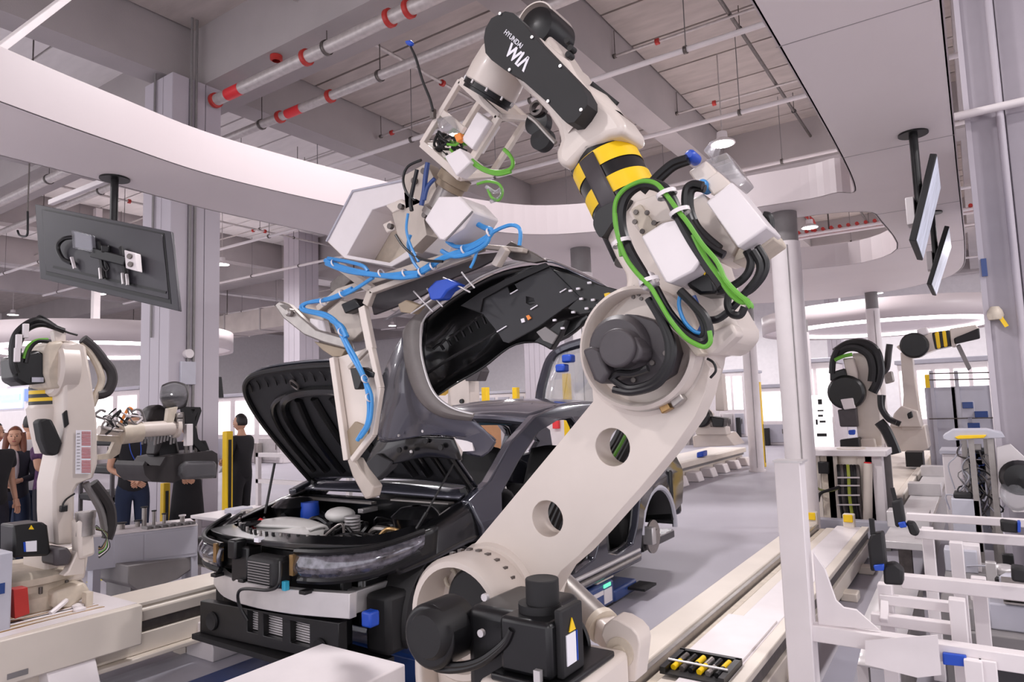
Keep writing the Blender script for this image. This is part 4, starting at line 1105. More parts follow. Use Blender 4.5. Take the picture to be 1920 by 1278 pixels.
# upper painted skin seen behind the gripper, bright lip
srf([[(1150, 545, 2.40), (1080, 512, 2.40), (1023, 490, 2.42), (940, 502, 2.45), (862, 545, 2.5), (800, 590, 2.46)],
     [(1120, 525, 2.48), (1070, 502, 2.48), (1015, 485, 2.50), (925, 496, 2.55), (842, 530, 2.58), (770, 585, 2.52)],
     [(1100, 515, 2.6), (1060, 498, 2.6), (1005, 482, 2.66), (915, 500, 2.72), (812, 540, 2.74), (720, 600, 2.7)]], 'upper_skin', M.carl, bum)
G().tube([P(a_, b_, y=2.405 if a_ > 1000 else 2.43) for a_, b_ in [(805, 586), (862, 545), (900, 520), (945, 501), (985, 491), (1022, 486)]], .005, 6, 6).o('bright_lip', M.alu, bum)
# black inside
srf([[(795, 600, 2.50), (865, 548, 2.54), (945, 508, 2.52), (1030, 498, 2.48), (1110, 525, 2.44), (1165, 550, 2.42)],
     [(790, 660, 2.56), (850, 610, 2.66), (930, 570, 2.66), (1010, 560, 2.6), (1090, 560, 2.5), (1150, 568, 2.44)],
     [(796, 735, 2.5), (840, 705, 2.62), (900, 668, 2.66), (960, 640, 2.62), (1040, 610, 2.52), (1110, 585, 2.44)],
     [(805, 752, 2.46), (850, 722, 2.56), (905, 690, 2.6), (968, 645, 2.58), (1050, 640, 2.5), (1115, 592, 2.44)]], 'inner_shell', M.carin, bum, .008)
for k in range(9):
    a_ = 812 + k * 13
    G().tube([P(a_, 655 - k * 9, y=2.53), P(a_ + 12, 645 - k * 9, y=2.55), P(a_ + 20, 655 - k * 8, y=2.57)], .008, 6, 3).o('inner_rib', M.black, bum)
G().tube([P(a_, b_, y=2.5) for a_, b_ in [(800, 700), (850, 668), (900, 640), (945, 610)]], .007, 6, 4).o('inner_rib', M.blackm, bum)
# undertray with cut-outs
tray = [(863, 573), (900, 548), (948, 521), (990, 502), (1022, 492), (1040, 510), (1087, 556), (1082, 562), (1060, 576), (1010, 612), (953, 643), (943, 640), (933, 623), (905, 588)]
traced(tray, 2.40, 2.41, 'undertray', M.liner, bum, [[(947, 523), (957, 521), (972, 545), (955, 549)], [(986, 555), (1000, 558), (1003, 568), (994, 572), (986, 568)]], bev=.002)
traced([(863, 573), (903, 547), (948, 522), (1022, 492), (1028, 500), (960, 530), (905, 560), (900, 585)], 2.385, 2.40, 'undertray_step', M.blackm, bum, bev=.003)
for q in (((957, 551), (971, 543)), ((932, 622), (950, 611)), ((1050, 548), (1062, 541)), ((995, 580), (1008, 572))): G().bar(P(*q[0], y=2.395), P(*q[1], y=2.395), .006, .004).o('white_edge_mark', M.paper, bum)
traced([(986, 592), (991, 590), (996, 596), (990, 600)], 2.392, 2.398, 'orange_mark', M.orange, bum, bev=0)
traced([(976, 598), (982, 596), (984, 603), (978, 605)], 2.392, 2.398, 'white_mark', M.paper, bum, bev=0)
# right lamp pocket with clips
traced([(1035, 505), (1080, 515), (1130, 535), (1168, 545), (1160, 562), (1120, 585), (1085, 590), (1062, 578), (1086, 556)], 2.39, 2.43, 'corner_bracket', M.black, bum, bev=.006)
traced([(1000, 640), (1045, 602), (1062, 598), (1048, 630), (1032, 656), (1018, 648)], 2.38, 2.42, 'lamp_bracket', M.black, bum, bev=.006)
traced([(1005, 622), (1022, 612), (1045, 628), (1035, 645), (1018, 638)], 2.37, 2.38, 'bracket_plate', M.greyd, bum, bev=.002)
traced([(1132, 550), (1142, 548), (1145, 556), (1134, 558)], 2.37, 2.39, 'yellow_clip', M.yellow, bum, bev=.002)
for q in ((1084, 541), (1105, 530), (1090, 560), (1112, 562), (1100, 578), (1075, 585), (1122, 572), (1070, 545), (1055, 615), (1040, 600)):
    G().box(P(*q, y=2.375), (.014, .01, .008)).o('white_clip', M.paper, bum)
# lower bracket strip
srf([[(708, 826, 2.56), (740, 818, 2.5), (800, 818, 2.48), (850, 820, 2.49)], [(695, 852, 2.56), (740, 845, 2.5), (800, 842, 2.49), (860, 845, 2.5)], [(684, 876, 2.58), (735, 870, 2.52), (800, 856, 2.52), (866, 862, 2.52)]], 'lower_bracket', M.carin, bum, .01)
traced([(680, 872), (705, 850), (735, 865), (728, 878), (702, 902), (690, 892)], 2.50, 2.56, 'bracket_end', M.liner, bum, bev=.006)
for q in ((750, 843), (772, 848), (828, 838), (800, 826)): ylathe(q[0], q[1], 2.47, [(.014, 0), (.014, .01), (0, .01)], 'bracket_hole', M.blackm, bum, 12)
for q in ((749, 816), (772, 846), (794, 808)): ylathe(q[0], q[1], 2.455, [(.007, 0), (.007, .008), (0, .008)], 'bright_stud', M.alu, bum, 8)

# ================================================================ RIGHT SIDE: rail, rack, equipment
def tr(px_, name, m, par, x=None, y=None, th=.02, bev=.004, holes=(), **k):
    """outline traced onto a vertical plane x= or y=, given real thickness"""
    if x is not None: return G().prism(PL(px_, x=x), (-th, 0, 0), [PL(h, x=x) for h in holes]).o(name, m, par, bev=bev, **k)
    return G().prism(PL(px_, y=y), (0, th, 0), [PL(h, y=y) for h in holes]).o(name, m, par, bev=bev, **k)


rt = T('robot_rail', 'long cream floor rail that carries the main robot', 'rail', (-1.44, 4.6, 0))
G().b2((-1.74, .9, .06), (-1.12, 8.1, .26)).o('rail_body', M.rail, rt, bev=.01)
G().prism([(-1.78, .9, .10), (-1.78, .9, .30), (-1.60, .9, .30), (-1.57, .9, .24), (-1.60, .9, .10)], (0, 7.2, 0)).o('left_flange', M.rail, rt, bev=.008)
G().b2((-1.56, .9, .26), (-1.53, 8.0, .315)).o('guide_rail', M.steel, rt, bev=.004)
G().b2((-1.515, .9, .25), (-1.47, 8.0, .275)).o('guide_ledge', M.creamd, rt, bev=.004)
G().b2((-1.46, .9, .24), (-1.36, 8.0, .29)).o('rail_ledge', M.rail, rt, bev=.01)
G().b2((-1.36, .9, .24), (-1.13, 8.05, .31)).o('cover_deck', M.white, rt, bev=.006)
G().b2((-1.13, .9, .27), (-1.06, 8.1, .31)).o('deck_edge', M.rail, rt, bev=.006)
G().b2((-1.11, .9, .19), (-1.075, 8.1, .265)).o('side_channel', M.steeld, rt, bev=.004)
G().b2((-1.12, .9, .05), (-1.055, 8.1, .18)).o('side_panel', M.rail, rt, bev=.006)
for k in range(7): G().b2((-1.08, 1.3 + k * 1.0, 0), (-.95, 1.45 + k * 1.0, .07)).o('rail_foot', M.rail, rt, bev=.01)
G().b2((-1.44, 3.72, .31), (-1.14, 4.5, .322)).o('deck_plate', M.white, rt, bev=.003)
for (a_, b_) in ((P(1523, 985, z=.3), .16), (P(1597, 985, z=.3), .12)):
    G().b2((a_.x - .06, 8.0, .26), (a_.x + .05, 8.1, .44)).o('end_stop', M.rail, rt, bev=.01)
    G().b2((a_.x - .05, 7.985, .36), (a_.x + .04, 8.0, .44)).o('yellow_buffer', M.yellow, rt, bev=.01)
# open connector tray near the viewer
ty = T('connector_tray', 'open black tray of yellow and black plugs sunk into the rail deck', 'tray', (-1.3, 3.55, .31))
G().b2((-1.46, 3.4, .31), (-1.43, 3.7, .345)).o('tray_side', M.black, ty)
G().b2((-1.16, 3.4, .31), (-1.13, 3.7, .345)).o('tray_side', M.black, ty)
G().b2((-1.46, 3.68, .31), (-1.13, 3.71, .345)).o('tray_side', M.black, ty)
G().b2((-1.43, 3.4, .311), (-1.16, 3.68, .318)).o('tray_floor', M.blackm, ty)
for k in range(6):
    for j in range(2):
        G().cyl((-1.41 + k * .045, 3.46 + j * .1, .33), (-1.40 + k * .045, 3.54 + j * .1, .338), .015, n=10).o('plug', [M.yellow, M.steeld, M.black, M.yellow, M.steel, M.black][(k + j) % 6], ty)
G().cyl((-1.45, 3.5, .352), (-1.14, 3.5, .352), .006, n=8).o('tray_bar', M.alu, ty)
# robot carriage and its white front cover
cg = T('robot_carriage', 'cream carriage plate under the main robot on the rail', 'carriage', (-1.4, 2.0, .31))
G().b2((-1.78, 1.2, .335), (-1.08, 2.62, .46)).o('carriage_plate', M.rail, cg, bev=.014)
for x_ in (-1.6, -1.25):
    for y_ in (1.4, 2.4): G().b2((x_ - .06, y_ - .12, .312), (x_ + .06, y_ + .12, .34)).o('slide_block', M.steeld, cg)
cc_ = T('service_cover', 'white sheet metal cover box at the bottom edge of the picture', 'cover', (-2.45, 1.8, 0))
G().b2((-2.80, 1.15, .30), (-2.24, 2.36, .55)).o('cover_box', M.white, cc_, bev=.008)
G().b2((-2.24, 1.15, .33), (-1.82, 2.05, .50)).o('cover_box', M.white, cc_, bev=.006)
G().b2((-2.7, 1.3, 0), (-2.3, 2.2, .3)).o('cover_base', M.rail, cc_)

# -------- white rack in the right foreground
rk = T('parts_rack', 'white square tube rack with black foam pads in the right foreground', 'rack', (-.4, 3.2, 0))
xp = P(1511, 1100, y=3.0).x
wd = .052


def tube_(a_, b_, w_=.05, m=None, nm='frame_tube', up=(0, 1, 0)):
    return G().bar(a_, b_, w_, w_, up=up).o(nm, m or M.white, rk, bev=.004)


tube_((xp - .03, 3.0, 0), (xp - .03, 3.0, 1.43), .10)
G().b2((xp - .085, 2.95, 1.428), (xp + .03, 3.06, 1.436)).o('post_cap', M.alu, rk)
tube_((xp, 3.0, P(1540, 1185, y=3).z), (.6, 3.0, P(1540, 1185, y=3).z + .0), .062)
tr([(1524, 1034), (1548, 1068), (1568, 1125), (1582, 1138), (1605, 1142), (1650, 1182), (1534, 1172)], 'gusset_plate', M.white, rk, y=3.0, th=.012)
z5 = P(1640, 1158, y=3.25).z
tube_((P(1634, 1160, y=3.25).x, 3.25, z5), (P(1785, 1180, y=3.25).x, 3.25, z5), .045)
z4 = P(1655, 1122, y=3.3).z
tube_((P(1650, 1120, y=3.3).x, 3.3, z4), (P(1790, 1138, y=3.3).x, 3.3, z4), .04)
z3 = P(1695, 1088, y=3.4).z
tube_((P(1690, 1088, y=3.4).x, 3.4, z3), (.6, 3.4, z3), .055)
z1 = P(1705, 968, y=4.4).z
tube_((P(1700, 968, y=4.4).x, 4.4, z1), (.8, 4.4, z1), .04)
z2 = P(1725, 1000, y=4.1).z
tube_((P(1715, 998, y=4.1).x, 4.1, z2), (.8, 4.1, z2), .045)
for (px_, y_, top, bot) in ((1792, 3.2, z3, .0), (1800, 3.95, z2, .3), (1748, 4.3, z2, .2), (1660, 3.32, z3, .1), (1836, 3.6, z3, .3), (1838, 2.98, .76, 0), (1812, 2.96, .76, 0)):
    x_ = P(px_, 1100, y=y_).x
    tube_((x_, y_, bot), (x_, y_, top), .055, up=(1, 0, 0))
tube_((P(1650, 1128, y=3.3).x + .02, 3.3, z4), (P(1634, 1160, y=3.25).x + .05, 3.22, z5), .03)
for pts_, y_, m_ in (([(1626, 1020), (1632, 1002), (1655, 998), (1662, 1068), (1632, 1072)], 3.1, M.blackm), ([(1655, 1060), (1675, 1056), (1693, 1070), (1693, 1098), (1657, 1096)], 3.1, M.blackm),
                     ([(1671, 940), (1690, 934), (1697, 980), (1682, 990), (1678, 985)], 4.0, M.blackm), ([(1698, 978), (1714, 980), (1724, 1000), (1718, 1006), (1706, 1002)], 4.0, M.blackm),
                     ([(1875, 975), (1911, 980), (1911, 1000), (1877, 997)], 3.95, M.blackm), ([(1896, 1062), (1925, 1066), (1925, 1094), (1897, 1090)], 3.3, M.blackm)):
    tr(pts_, 'foam_pad', m_, rk, y=y_, th=.07, bev=.01)
for pts_, y_ in (([(1637, 1060), (1657, 1058), (1657, 1070), (1640, 1070)], 3.08), ([(1683, 980), (1695, 978), (1700, 988), (1688, 990)], 3.98), ([(1908, 978), (1914, 978), (1914, 998), (1908, 998)], 3.93)):
    tr(pts_, 'blue_pad_base', M.blued, rk, y=y_, th=.06)
for a_, b_, y_ in (((1634, 972), (1637, 1002), 3.12), ((1673, 914), (1679, 938), 4.02)):
    G().bar(P(*a_, y=y_), P(*b_, y=y_), .018, .018).o('pad_pin', M.blackm, rk)
tr([(1767, 1224), (1812, 1230), (1812, 1250), (1768, 1246)], 'blue_foam_block', M.blued, rk, y=2.95, th=.06)
# sheet metal on the rack
sh_ = T('sheet_metal_part', 'white curved sheet lying on the lower rack tube', 'sheet', (-.4, 2.9, .5))
G().prism(PL([(1622, 1200), (1758, 1190), (1765, 1265), (1720, 1270), (1622, 1245)], y=2.92), (0, .006, 0)).o('sheet', M.white, sh_)
G().prism([V(p) + V((0, .0, 0)) for p in PL([(1573, 1210), (1618, 1200), (1600, 1278), (1540, 1278)], y=3.3)], (0, .006, 0)).o('sheet_flange', M.grey, sh_)
# foreground chute parts under the rack
ch = T('steel_chute', 'bright folded steel chute standing behind the rack post', 'chute', (-.45, 4.8, 0))
G().surf([[(-.62, 3.6, .45), (-.62, 4.2, .47), (-.62, 5.2, .5)], [(-.40, 3.6, .45), (-.40, 4.2, .47), (-.40, 5.2, .5)]], 3, 3).o('chute_top', M.alu, ch, solid=.01)
G().b2((-.42, 3.6, .15), (-.40, 5.2, .47)).o('chute_side', M.steel, ch)
G().b2((-.60, 3.8, 0), (-.55, 3.86, .46)).o('chute_leg', M.white, ch)
G().b2((-.60, 5.0, 0), (-.55, 5.06, .48)).o('chute_leg', M.white, ch)
# silver trough running away
tg_ = T('cable_trough', 'silver sheet metal trough running away between the rails', 'trough', (-.6, 9, 0))
G().b2((-.78, 6.6, .40), (-.48, 13.5, .46)).o('trough_lid', M.alu, tg_, bev=.004)
G().b2((-.48, 6.6, .1), (-.46, 13.5, .46)).o('trough_side', M.steel, tg_)
for y_ in (7.3, 9.6, 11.8):
    G().prism([(-.80, y_, .46), (-.46, y_, .46), (-.46, y_, .60), (-.80, y_, .60)], (0, .25, 0)).o('trough_step', M.alu, tg_, bev=.004)
for y_ in (7, 10, 13): G().b2((-.7, y_, 0), (-.6, y_ + .1, .4)).o('trough_leg', M.steeld, tg_)
# clutter of fixtures on the right
rg = random.Random(11)
fx_ = T('fixture_bed', 'grey machine bed with clamps, cables and fittings behind the rack', 'machine', (.0, 5.2, 0))
G().b2((-.30, 4.46, .30), (1.6, 6.25, .42)).o('bed_plate', M.greyd, fx_, bev=.01)
G().b2((-.26, 4.5, 0), (-.16, 4.6, .3)).o('bed_leg', M.greyd, fx_)
G().b2((-.26, 6.1, 0), (-.16, 6.2, .3)).o('bed_leg', M.greyd, fx_)
G().b2((1.4, 4.4, 0), (1.5, 4.5, .3)).o('bed_leg', M.greyd, fx_)
G().b2((-.05, 4.55, .42), (.55, 4.95, .56)).o('bed_block', M.grey, fx_, bev=.01)
for k in range(5): G().b2((.02, 4.52, .57 + k * .02), (.22, 4.75, .58 + k * .02)).o('cooling_fin', M.steel, fx_)
for k in range(34):
    x_, y_ = rg.uniform(-.2, 1.1), rg.uniform(4.4, 6.2)
    s_ = rg.uniform(.03, .10)
    hh = rg.uniform(.05, .22)
    if k % 3: g = G().b2((x_ - s_, y_ - s_, .42), (x_ + s_, y_ + s_ * .8, .42 + hh))
    else: g = G().lathe((x_, y_, .42), (0, 0, 1), [(s_ * .7, 0), (s_ * .7, hh), (s_ * .4, hh + .02), (0, hh + .02)], 16)
    g.o('fitting', rg.choice([M.grey, M.steel, M.white, M.alu, M.greyd, M.black]), fx_, bev=.006)
for k in range(14):
    x_, y_ = rg.uniform(-.25, .8), rg.uniform(4.5, 6.0)
    G().tube([(x_, y_, .45), (x_ + rg.uniform(-.2, .3), y_ + rg.uniform(-.2, .2), .5), (x_ + rg.uniform(.2, .5), y_ + rg.uniform(-.3, .3), .46), (x_ + rg.uniform(.4, .8), y_ + rg.uniform(-.2, .2), .44)], rg.uniform(.006, .012), 6, 5).o('fixture_cable', rg.choice([M.white, M.grey, M.rubber]), fx_)
G().b2((P(1785, 960, y=6.6).x, 6.6, .42), (P(1840, 960, y=6.6).x, 6.9, P(1800, 935, y=6.6).z)).o('grey_gearbox', M.grey, fx_, bev=.01)
G().b2((P(1790, 960, y=6.6).x, 6.62, P(1800, 935, y=6.6).z), (P(1825, 960, y=6.6).x, 6.85, P(1800, 926, y=6.6).z)).o('gearbox_top', M.blackm, fx_, bev=.01)
# tall units behind
cb = T('white_cabinet', 'slim white cabinet beside the wiring panel on the right', 'cabinet', (-.2, 8, 0))
a_, b_ = P(1766, 850, y=8), P(1802, 850, y=8)
G().b2((a_.x, 8, 0), (b_.x, 8.5, a_.z)).o('cabinet_body', M.white, cb, bev=.01)
G().b2((a_.x - .02, 7.98, a_.z), (b_.x + .02, 8.52, a_.z + .03)).o('cabinet_top', M.grey, cb)
wp = T('wiring_panel', 'open wiring frame with blue terminals and tangled cables on the right', 'panel', (.1, 6.8, 0))
a_, b_ = P(1808, 840, y=6.75), P(1868, 925, y=6.75)
G().b2((a_.x, 6.85, .4), (b_.x, 6.88, a_.z)).o('panel_board', M.grey, wp)
for x_ in (a_.x, b_.x, (a_.x + b_.x) / 2 + .06): G().b2((x_ - .02, 6.79, 0), (x_ + .02, 6.85, a_.z + .1)).o('panel_post', M.steel, wp)
for k in range(22):
    x_ = rg.uniform(a_.x, b_.x); z_ = rg.uniform(b_.z, a_.z)
    G().b2((x_ - .03, 6.81, z_ - .02), (x_ + .03, 6.85, z_ + .03)).o('terminal', rg.choice([M.blued, M.blued, M.navy, M.white, M.blackm, M.steel]), wp, bev=.004)
for k in range(26):
    x_ = rg.uniform(a_.x - .05, b_.x); z_ = rg.uniform(b_.z, a_.z + .05)
    G().tube([(x_, 6.79, z_), (x_ + rg.uniform(-.1, .1), 6.75, z_ - rg.uniform(.0, .15)), (x_ + rg.uniform(-.12, .12), 6.77, z_ - rg.uniform(.1, .3)), (x_ + rg.uniform(-.1, .1), 6.80, z_ - rg.uniform(.2, .4))], rg.uniform(.004, .008), 5, 4).o('loose_cable', rg.choice([M.rubber, M.grey, M.clear, M.steeld, M.greyd]), wp)
tr([(1868, 838), (1895, 832), (1925, 860), (1925, 960), (1900, 960), (1872, 930)], 'slanted_cover', M.white, wp, y=6.6, th=.04)
G().lathe(P(1912, 895, y=6.4), (0, -1, 0), [(0, -.1), (.12, -.1), (.13, 0), (.1, .06), (0, .07)], 24).o('black_roller', M.black, wp)
G().ball(P(1905, 925, y=6.4), (.1, .08, .13)).o('wrapped_part', M.clear, wp)
tb = T('sensor_tray', 'grey tray with a long yellow strip above the wiring panel', 'tray', P(1820, 820, y=6.45))
tr([(1768, 816), (1785, 806), (1850, 805), (1880, 812), (1885, 820), (1780, 826), (1768, 822)], 'tray_body', M.grey, tb, y=6.45, th=.3)
tr([(1790, 819), (1800, 816), (1850, 815), (1845, 821), (1795, 823)], 'yellow_strip', M.yellow, tb, y=6.43, th=.03)
G().b2((P(1820, 820, y=6.6).x - .02, 6.6, 0), (P(1820, 820, y=6.6).x + .02, 6.65, P(1820, 822, y=6.6).z)).o('tray_stand', M.steel, tb)
G().b2((P(1856, 820, y=6.6).x - .02, 6.6, 0), (P(1856, 820, y=6.6).x + .02, 6.65, P(1820, 822, y=6.6).z)).o('tray_stand', M.steel, tb)
# cable ladder cabinet beyond the rail end
cl_ = T('cable_cabinet', 'open cream cabinet with a ladder of cables and one yellow green cable', 'cabinet', (-2.2, 9.2, 0))
yc = 9.0
XL, XR = P(1526, 900, y=yc).x, P(1668, 900, y=yc).x
ztop = P(1590, 846, y=yc).z
G().b2((XL - .05, yc - .1, ztop - .05), (XR, yc + .5, ztop + .02)).o('cabinet_top', M.white, cl_, bev=.008)
for px_, w_, m_ in ((1533, .10, M.rail), (1552, .16, M.creamd), (1562, .12, M.rail), (1624, .16, M.rail), (1640, .18, M.white)):
    x_ = P(px_, 900, y=yc).x
    G().b2((x_ - w_ / 2, yc, .02), (x_ + w_ / 2, yc + .2, ztop - .05)).o('cabinet_post', m_, cl_, bev=.006)
G().b2((XL, yc + .3, 0), (XR, yc + .34, ztop - .05)).o('cabinet_back', M.greyd, cl_)
G().lathe((P(1594, 870, y=yc).x, yc + .15, P(1594, 870, y=yc).z - .1), (0, 0, 1), [(.16, 0), (.16, .28)], 20).o('cabinet_drum', M.rail, cl_)
for k in range(7):
    x_ = P(1574 + k * 6, 900, y=yc).x
    G().tube([(x_, yc, P(1590, 872, y=yc).z), (x_ + .01, yc - .06, P(1590, 890, y=yc).z), (x_, yc - .04, P(1590, 930, y=yc).z), (x_ + .01, yc, P(1590, 970, y=yc).z)], .022, 7, 4).o('ladder_cable', [M.rubber, M.steeld, M.rubber, mat('yellow_green_cable', 'b5c04a', .4), M.blackm, M.rubber, M.steeld][k], cl_)
for py_ in (895, 910, 928, 946): G().cyl(P(1570, py_, y=yc - .12), P(1612, py_, y=yc - .12), .009, n=8).o('ladder_rung', M.white, cl_)
G().b2((P(1536, 868, y=yc).x, yc - .1, P(1536, 886, y=yc).z), (P(1556, 868, y=yc).x, yc, P(1536, 864, y=yc).z)).o('black_switch_box', M.black, cl_, bev=.01)
G().tube(PL([(1527, 875), (1524, 900), (1535, 916), (1555, 920), (1572, 915)], y=yc - .1), .014, 7).o('loop_cable', mat('olive_cable', '6f7440', .5), cl_)
G().tube(PL([(1534, 940), (1538, 925), (1555, 918), (1575, 912)], y=yc - .12), .018, 7).o('loop_cable', M.rubber, cl_)
G().cyl(P(1627, 868, y=yc - .05), P(1627, 975, y=yc - .05), .05, n=16).o('air_tank', M.rail, cl_)
G().cyl(P(1627, 866, y=yc - .05), P(1627, 871, y=yc - .05), .04, n=14).o('red_cap', M.redb, cl_)
bm2 = T('cross_beam', 'grey steel cross beam on the floor beyond the end of the rail', 'beam', (-1.4, 8.6, 0))
a_ = P(1535, 980, y=8.45); b_ = P(1690, 985, y=8.45)
G().b2((a_.x - .1, 8.45, .12), (b_.x - .08, 8.6, .30)).o('beam_web', M.grey, bm2, bev=.006)
for x_ in (a_.x, -1.1, b_.x - .2): G().b2((x_, 8.48, 0), (x_ + .08, 8.58, .12)).o('beam_foot', M.greyd, bm2)

# -------- pillar on the right, clad in vertical sheets
pr = T('clad_pillar', 'huge pillar clad in pale vertical sheets at the right edge', 'pillar', (1.3, 8, 0))
pr['kind'] = 'structure'
G().b2((.12, 7.04, 0), (3.2, 9.5, 8)).o('pillar_core', M.pillar, pr)
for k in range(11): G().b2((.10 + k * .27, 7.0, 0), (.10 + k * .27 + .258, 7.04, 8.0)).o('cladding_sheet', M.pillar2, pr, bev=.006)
G().b2((.085, 6.98, 0), (.125, 7.10, 8)).o('corner_trim', M.pillar, pr)
G().cyl((.33, 6.93, 0), (.33, 6.93, 8), .028, n=12).o('drain_pipe', M.pillar, pr)
z_ = P(1900, 195, y=6.9).z
G().cyl((-.1, 6.9, z_), (3, 6.9, z_ + .02), .035, n=12).o('cross_pipe', M.white, pr)
G().b2((.10, 6.96, P(1826, 520, y=6.97).z), (.14, 6.98, P(1826, 487, y=6.97).z)).o('blue_sign', M.navy, pr)
G().lathe(P(1866, 588, y=6.95), (0, 0, 1), [(0, -.05), (.05, -.05), (.06, -.01), (.05, .03), (.03, .06), (0, .06)], 16).o('valve_body', M.creamd, pr)
G().bar(P(1874, 592, y=6.93), P(1888, 612, y=6.93), .02, .03).o('valve_lever', M.yellow, pr)


# -------- monitors hung from the canopy
def monitor(name_label, plate, TL, TR, BL, BR, y_or_x, faces, th=.05, screen=True):
    pass


t = T('wall_monitor', 'black monitor back with mounting hardware hanging from the canopy on the left', 'monitor', P(215, 335, z=3.8))
pt = P(215, 335, z=3.795)
# back outline: a screen hung in the plane along X+Y direction, tipped forward
c1, c2, c3, c4 = P(65, 382, d=5.95), P(321, 434, d=5.62), P(335, 551, d=5.5), P(75, 522, d=5.85)
nrm = (c2 - c1).cross(c4 - c1).normalized()
if nrm.dot(V((0, 0, H)) - c1) < 0: nrm = -nrm
c3 = c2 + (c4 - c1)
G().prism([c1, c2, c3, c4], -nrm * .035).o('back_panel', M.tvback, t, bev=.006)
q = lambda u, v, o_=0.0: c1 + (c2 - c1) * u + (c4 - c1) * v + nrm * o_
G().prism([q(.06, .06), q(.94, .06), q(.94, .88), q(.06, .88)], nrm * .012).o('inner_back', M.tvback, t, bev=.004)
G().prism([q(.08, .04, .0), q(.95, .04), q(.95, .93), q(.05, .93)], nrm * .004).o('back_rim', M.black, t)
G().bar(q(.12, .80, .014), q(.93, .80, .014), .008, .02).o('vent_slot', M.black, t)
G().b2(V((0, 0, 0)), V((0.001, .001, .001))) if 0 else None
G().cyl(pt, (pt.x, pt.y, 3.79), .0) if 0 else None
G().cyl((pt.x, pt.y, 3.785), (pt.x, pt.y, 3.8), .12, n=28).o('ceiling_plate', M.black, t)
pe = q(.57, .42, .09)
G().cyl((pt.x, pt.y, 3.79), (pt.x, pt.y, pe.z + .05), .032, n=16).o('hanging_pole', M.black, t)
G().bar((pt.x, pt.y, pe.z + .08), pe, .06, .06).o('pole_joint', M.black, t, bev=.01)
G().bar(q(.46, .5, .06), q(.70, .52, .06), .05, .08).o('mount_bracket', M.black, t, bev=.008)
for u in (.50, .66): G().bar(q(u, .34, .05), q(u + .01, .80, .04), .04, .02).o('mount_arm', M.blackm, t, bev=.004)
for u in (.50, .66, .69): G().bar(q(u, .68, .06), q(u, .82, .06), .018, .018).o('mount_hook', M.alu, t)
G().prism([q(.34, .26, .05), q(.48, .27, .05), q(.48, .50, .05), q(.34, .50, .05)], nrm * .05).o('clear_control_box', M.clear, t, bev=.004)
G().prism([q(.35, .28, .05), q(.47, .29, .05), q(.47, .48, .05), q(.35, .48, .05)], nrm * .03).o('control_board', M.grey, t)
G().prism([q(.72, .38, .05), q(.80, .39, .05), q(.80, .62, .05), q(.72, .61, .05)], nrm * .06).o('socket_box', M.white, t, bev=.006)
for v in (.45, .55): G().cyl(q(.76, v, .11), q(.76, v, .125), .022, n=14).o('socket', M.steeld, t)
G().tube([q(.34, .34, .05), q(.26, .40, .07), q(.2, .52, .06), q(.22, .66, .05), q(.28, .70, .04)], .018, 8).o('monitor_cable', M.rubber, t)
G().tube([q(.56, .60, .07), q(.58, .66, .08), q(.55, .70, .07), q(.53, .64, .07)], .008, 6, 4).o('monitor_cable', M.rubber, t)
G().bar(q(.29, .62, .05), q(.30, .76, .04), .02, .02).o('adapter', M.white, t)


def side_monitor(plate, top, bot, far_t, far_b, label, x_):
    t = T('wall_monitor', label, 'monitor', P(*plate, z=3.8))
    p_ = P(*plate, z=3.79)
    a1, a2 = P(*top, y=x_), P(*bot, y=x_)
    b1 = P(*far_t, y=x_ * 1.19)
    b2__ = b1 + (a2 - a1)
    n_ = (b1 - a1).cross(a2 - a1).normalized()
    if n_.x < 0: n_ = -n_
    G().prism([a1, b1, b2__, a2], -n_ * .045).o('monitor_body', M.blackm, t, bev=.006)
    i_ = lambda u, v: a1 + (b1 - a1) * u + (a2 - a1) * v + n_ * .001
    G().prism([i_(.02, .02), i_(.98, .02), i_(.98, .98), i_(.02, .98)], n_ * .002).o('screen', SCR, t)
    mid_ = (a1 + b1 + a2 + b2__) / 4 - n_ * .1
    G().cyl((p_.x, p_.y, 3.785), (p_.x, p_.y, 3.80), .11, n=26).o('ceiling_plate', M.black, t)
    G().cyl((p_.x, p_.y, 3.79), (p_.x, p_.y, mid_.z), .032, n=16).o('hanging_pole', M.black, t)
    G().bar((p_.x, p_.y, mid_.z + .04), mid_ + n_ * .06, .06, .12).o('mount_bracket', M.black, t, bev=.008)
    G().box((p_.x - .06, p_.y - .05, mid_.z), (.06, .16, .22)).o('control_box', M.white, t, bev=.006)
    return t


SCR = mat('monitor_screen', 'b9bccb', .25, emit=.55, var=.35, scale=7)
side_monitor((1712, 252), (1757, 288), (1717, 452), (1764, 350), (1735, 490), 'monitor with a lit screen seen edge on, nearer of two on the right', 5.7)
side_monitor((1747, 400), (1780, 424), (1746, 534), (1784, 462), (1756, 556), 'smaller looking monitor seen edge on, farther of two on the right', 8.6)

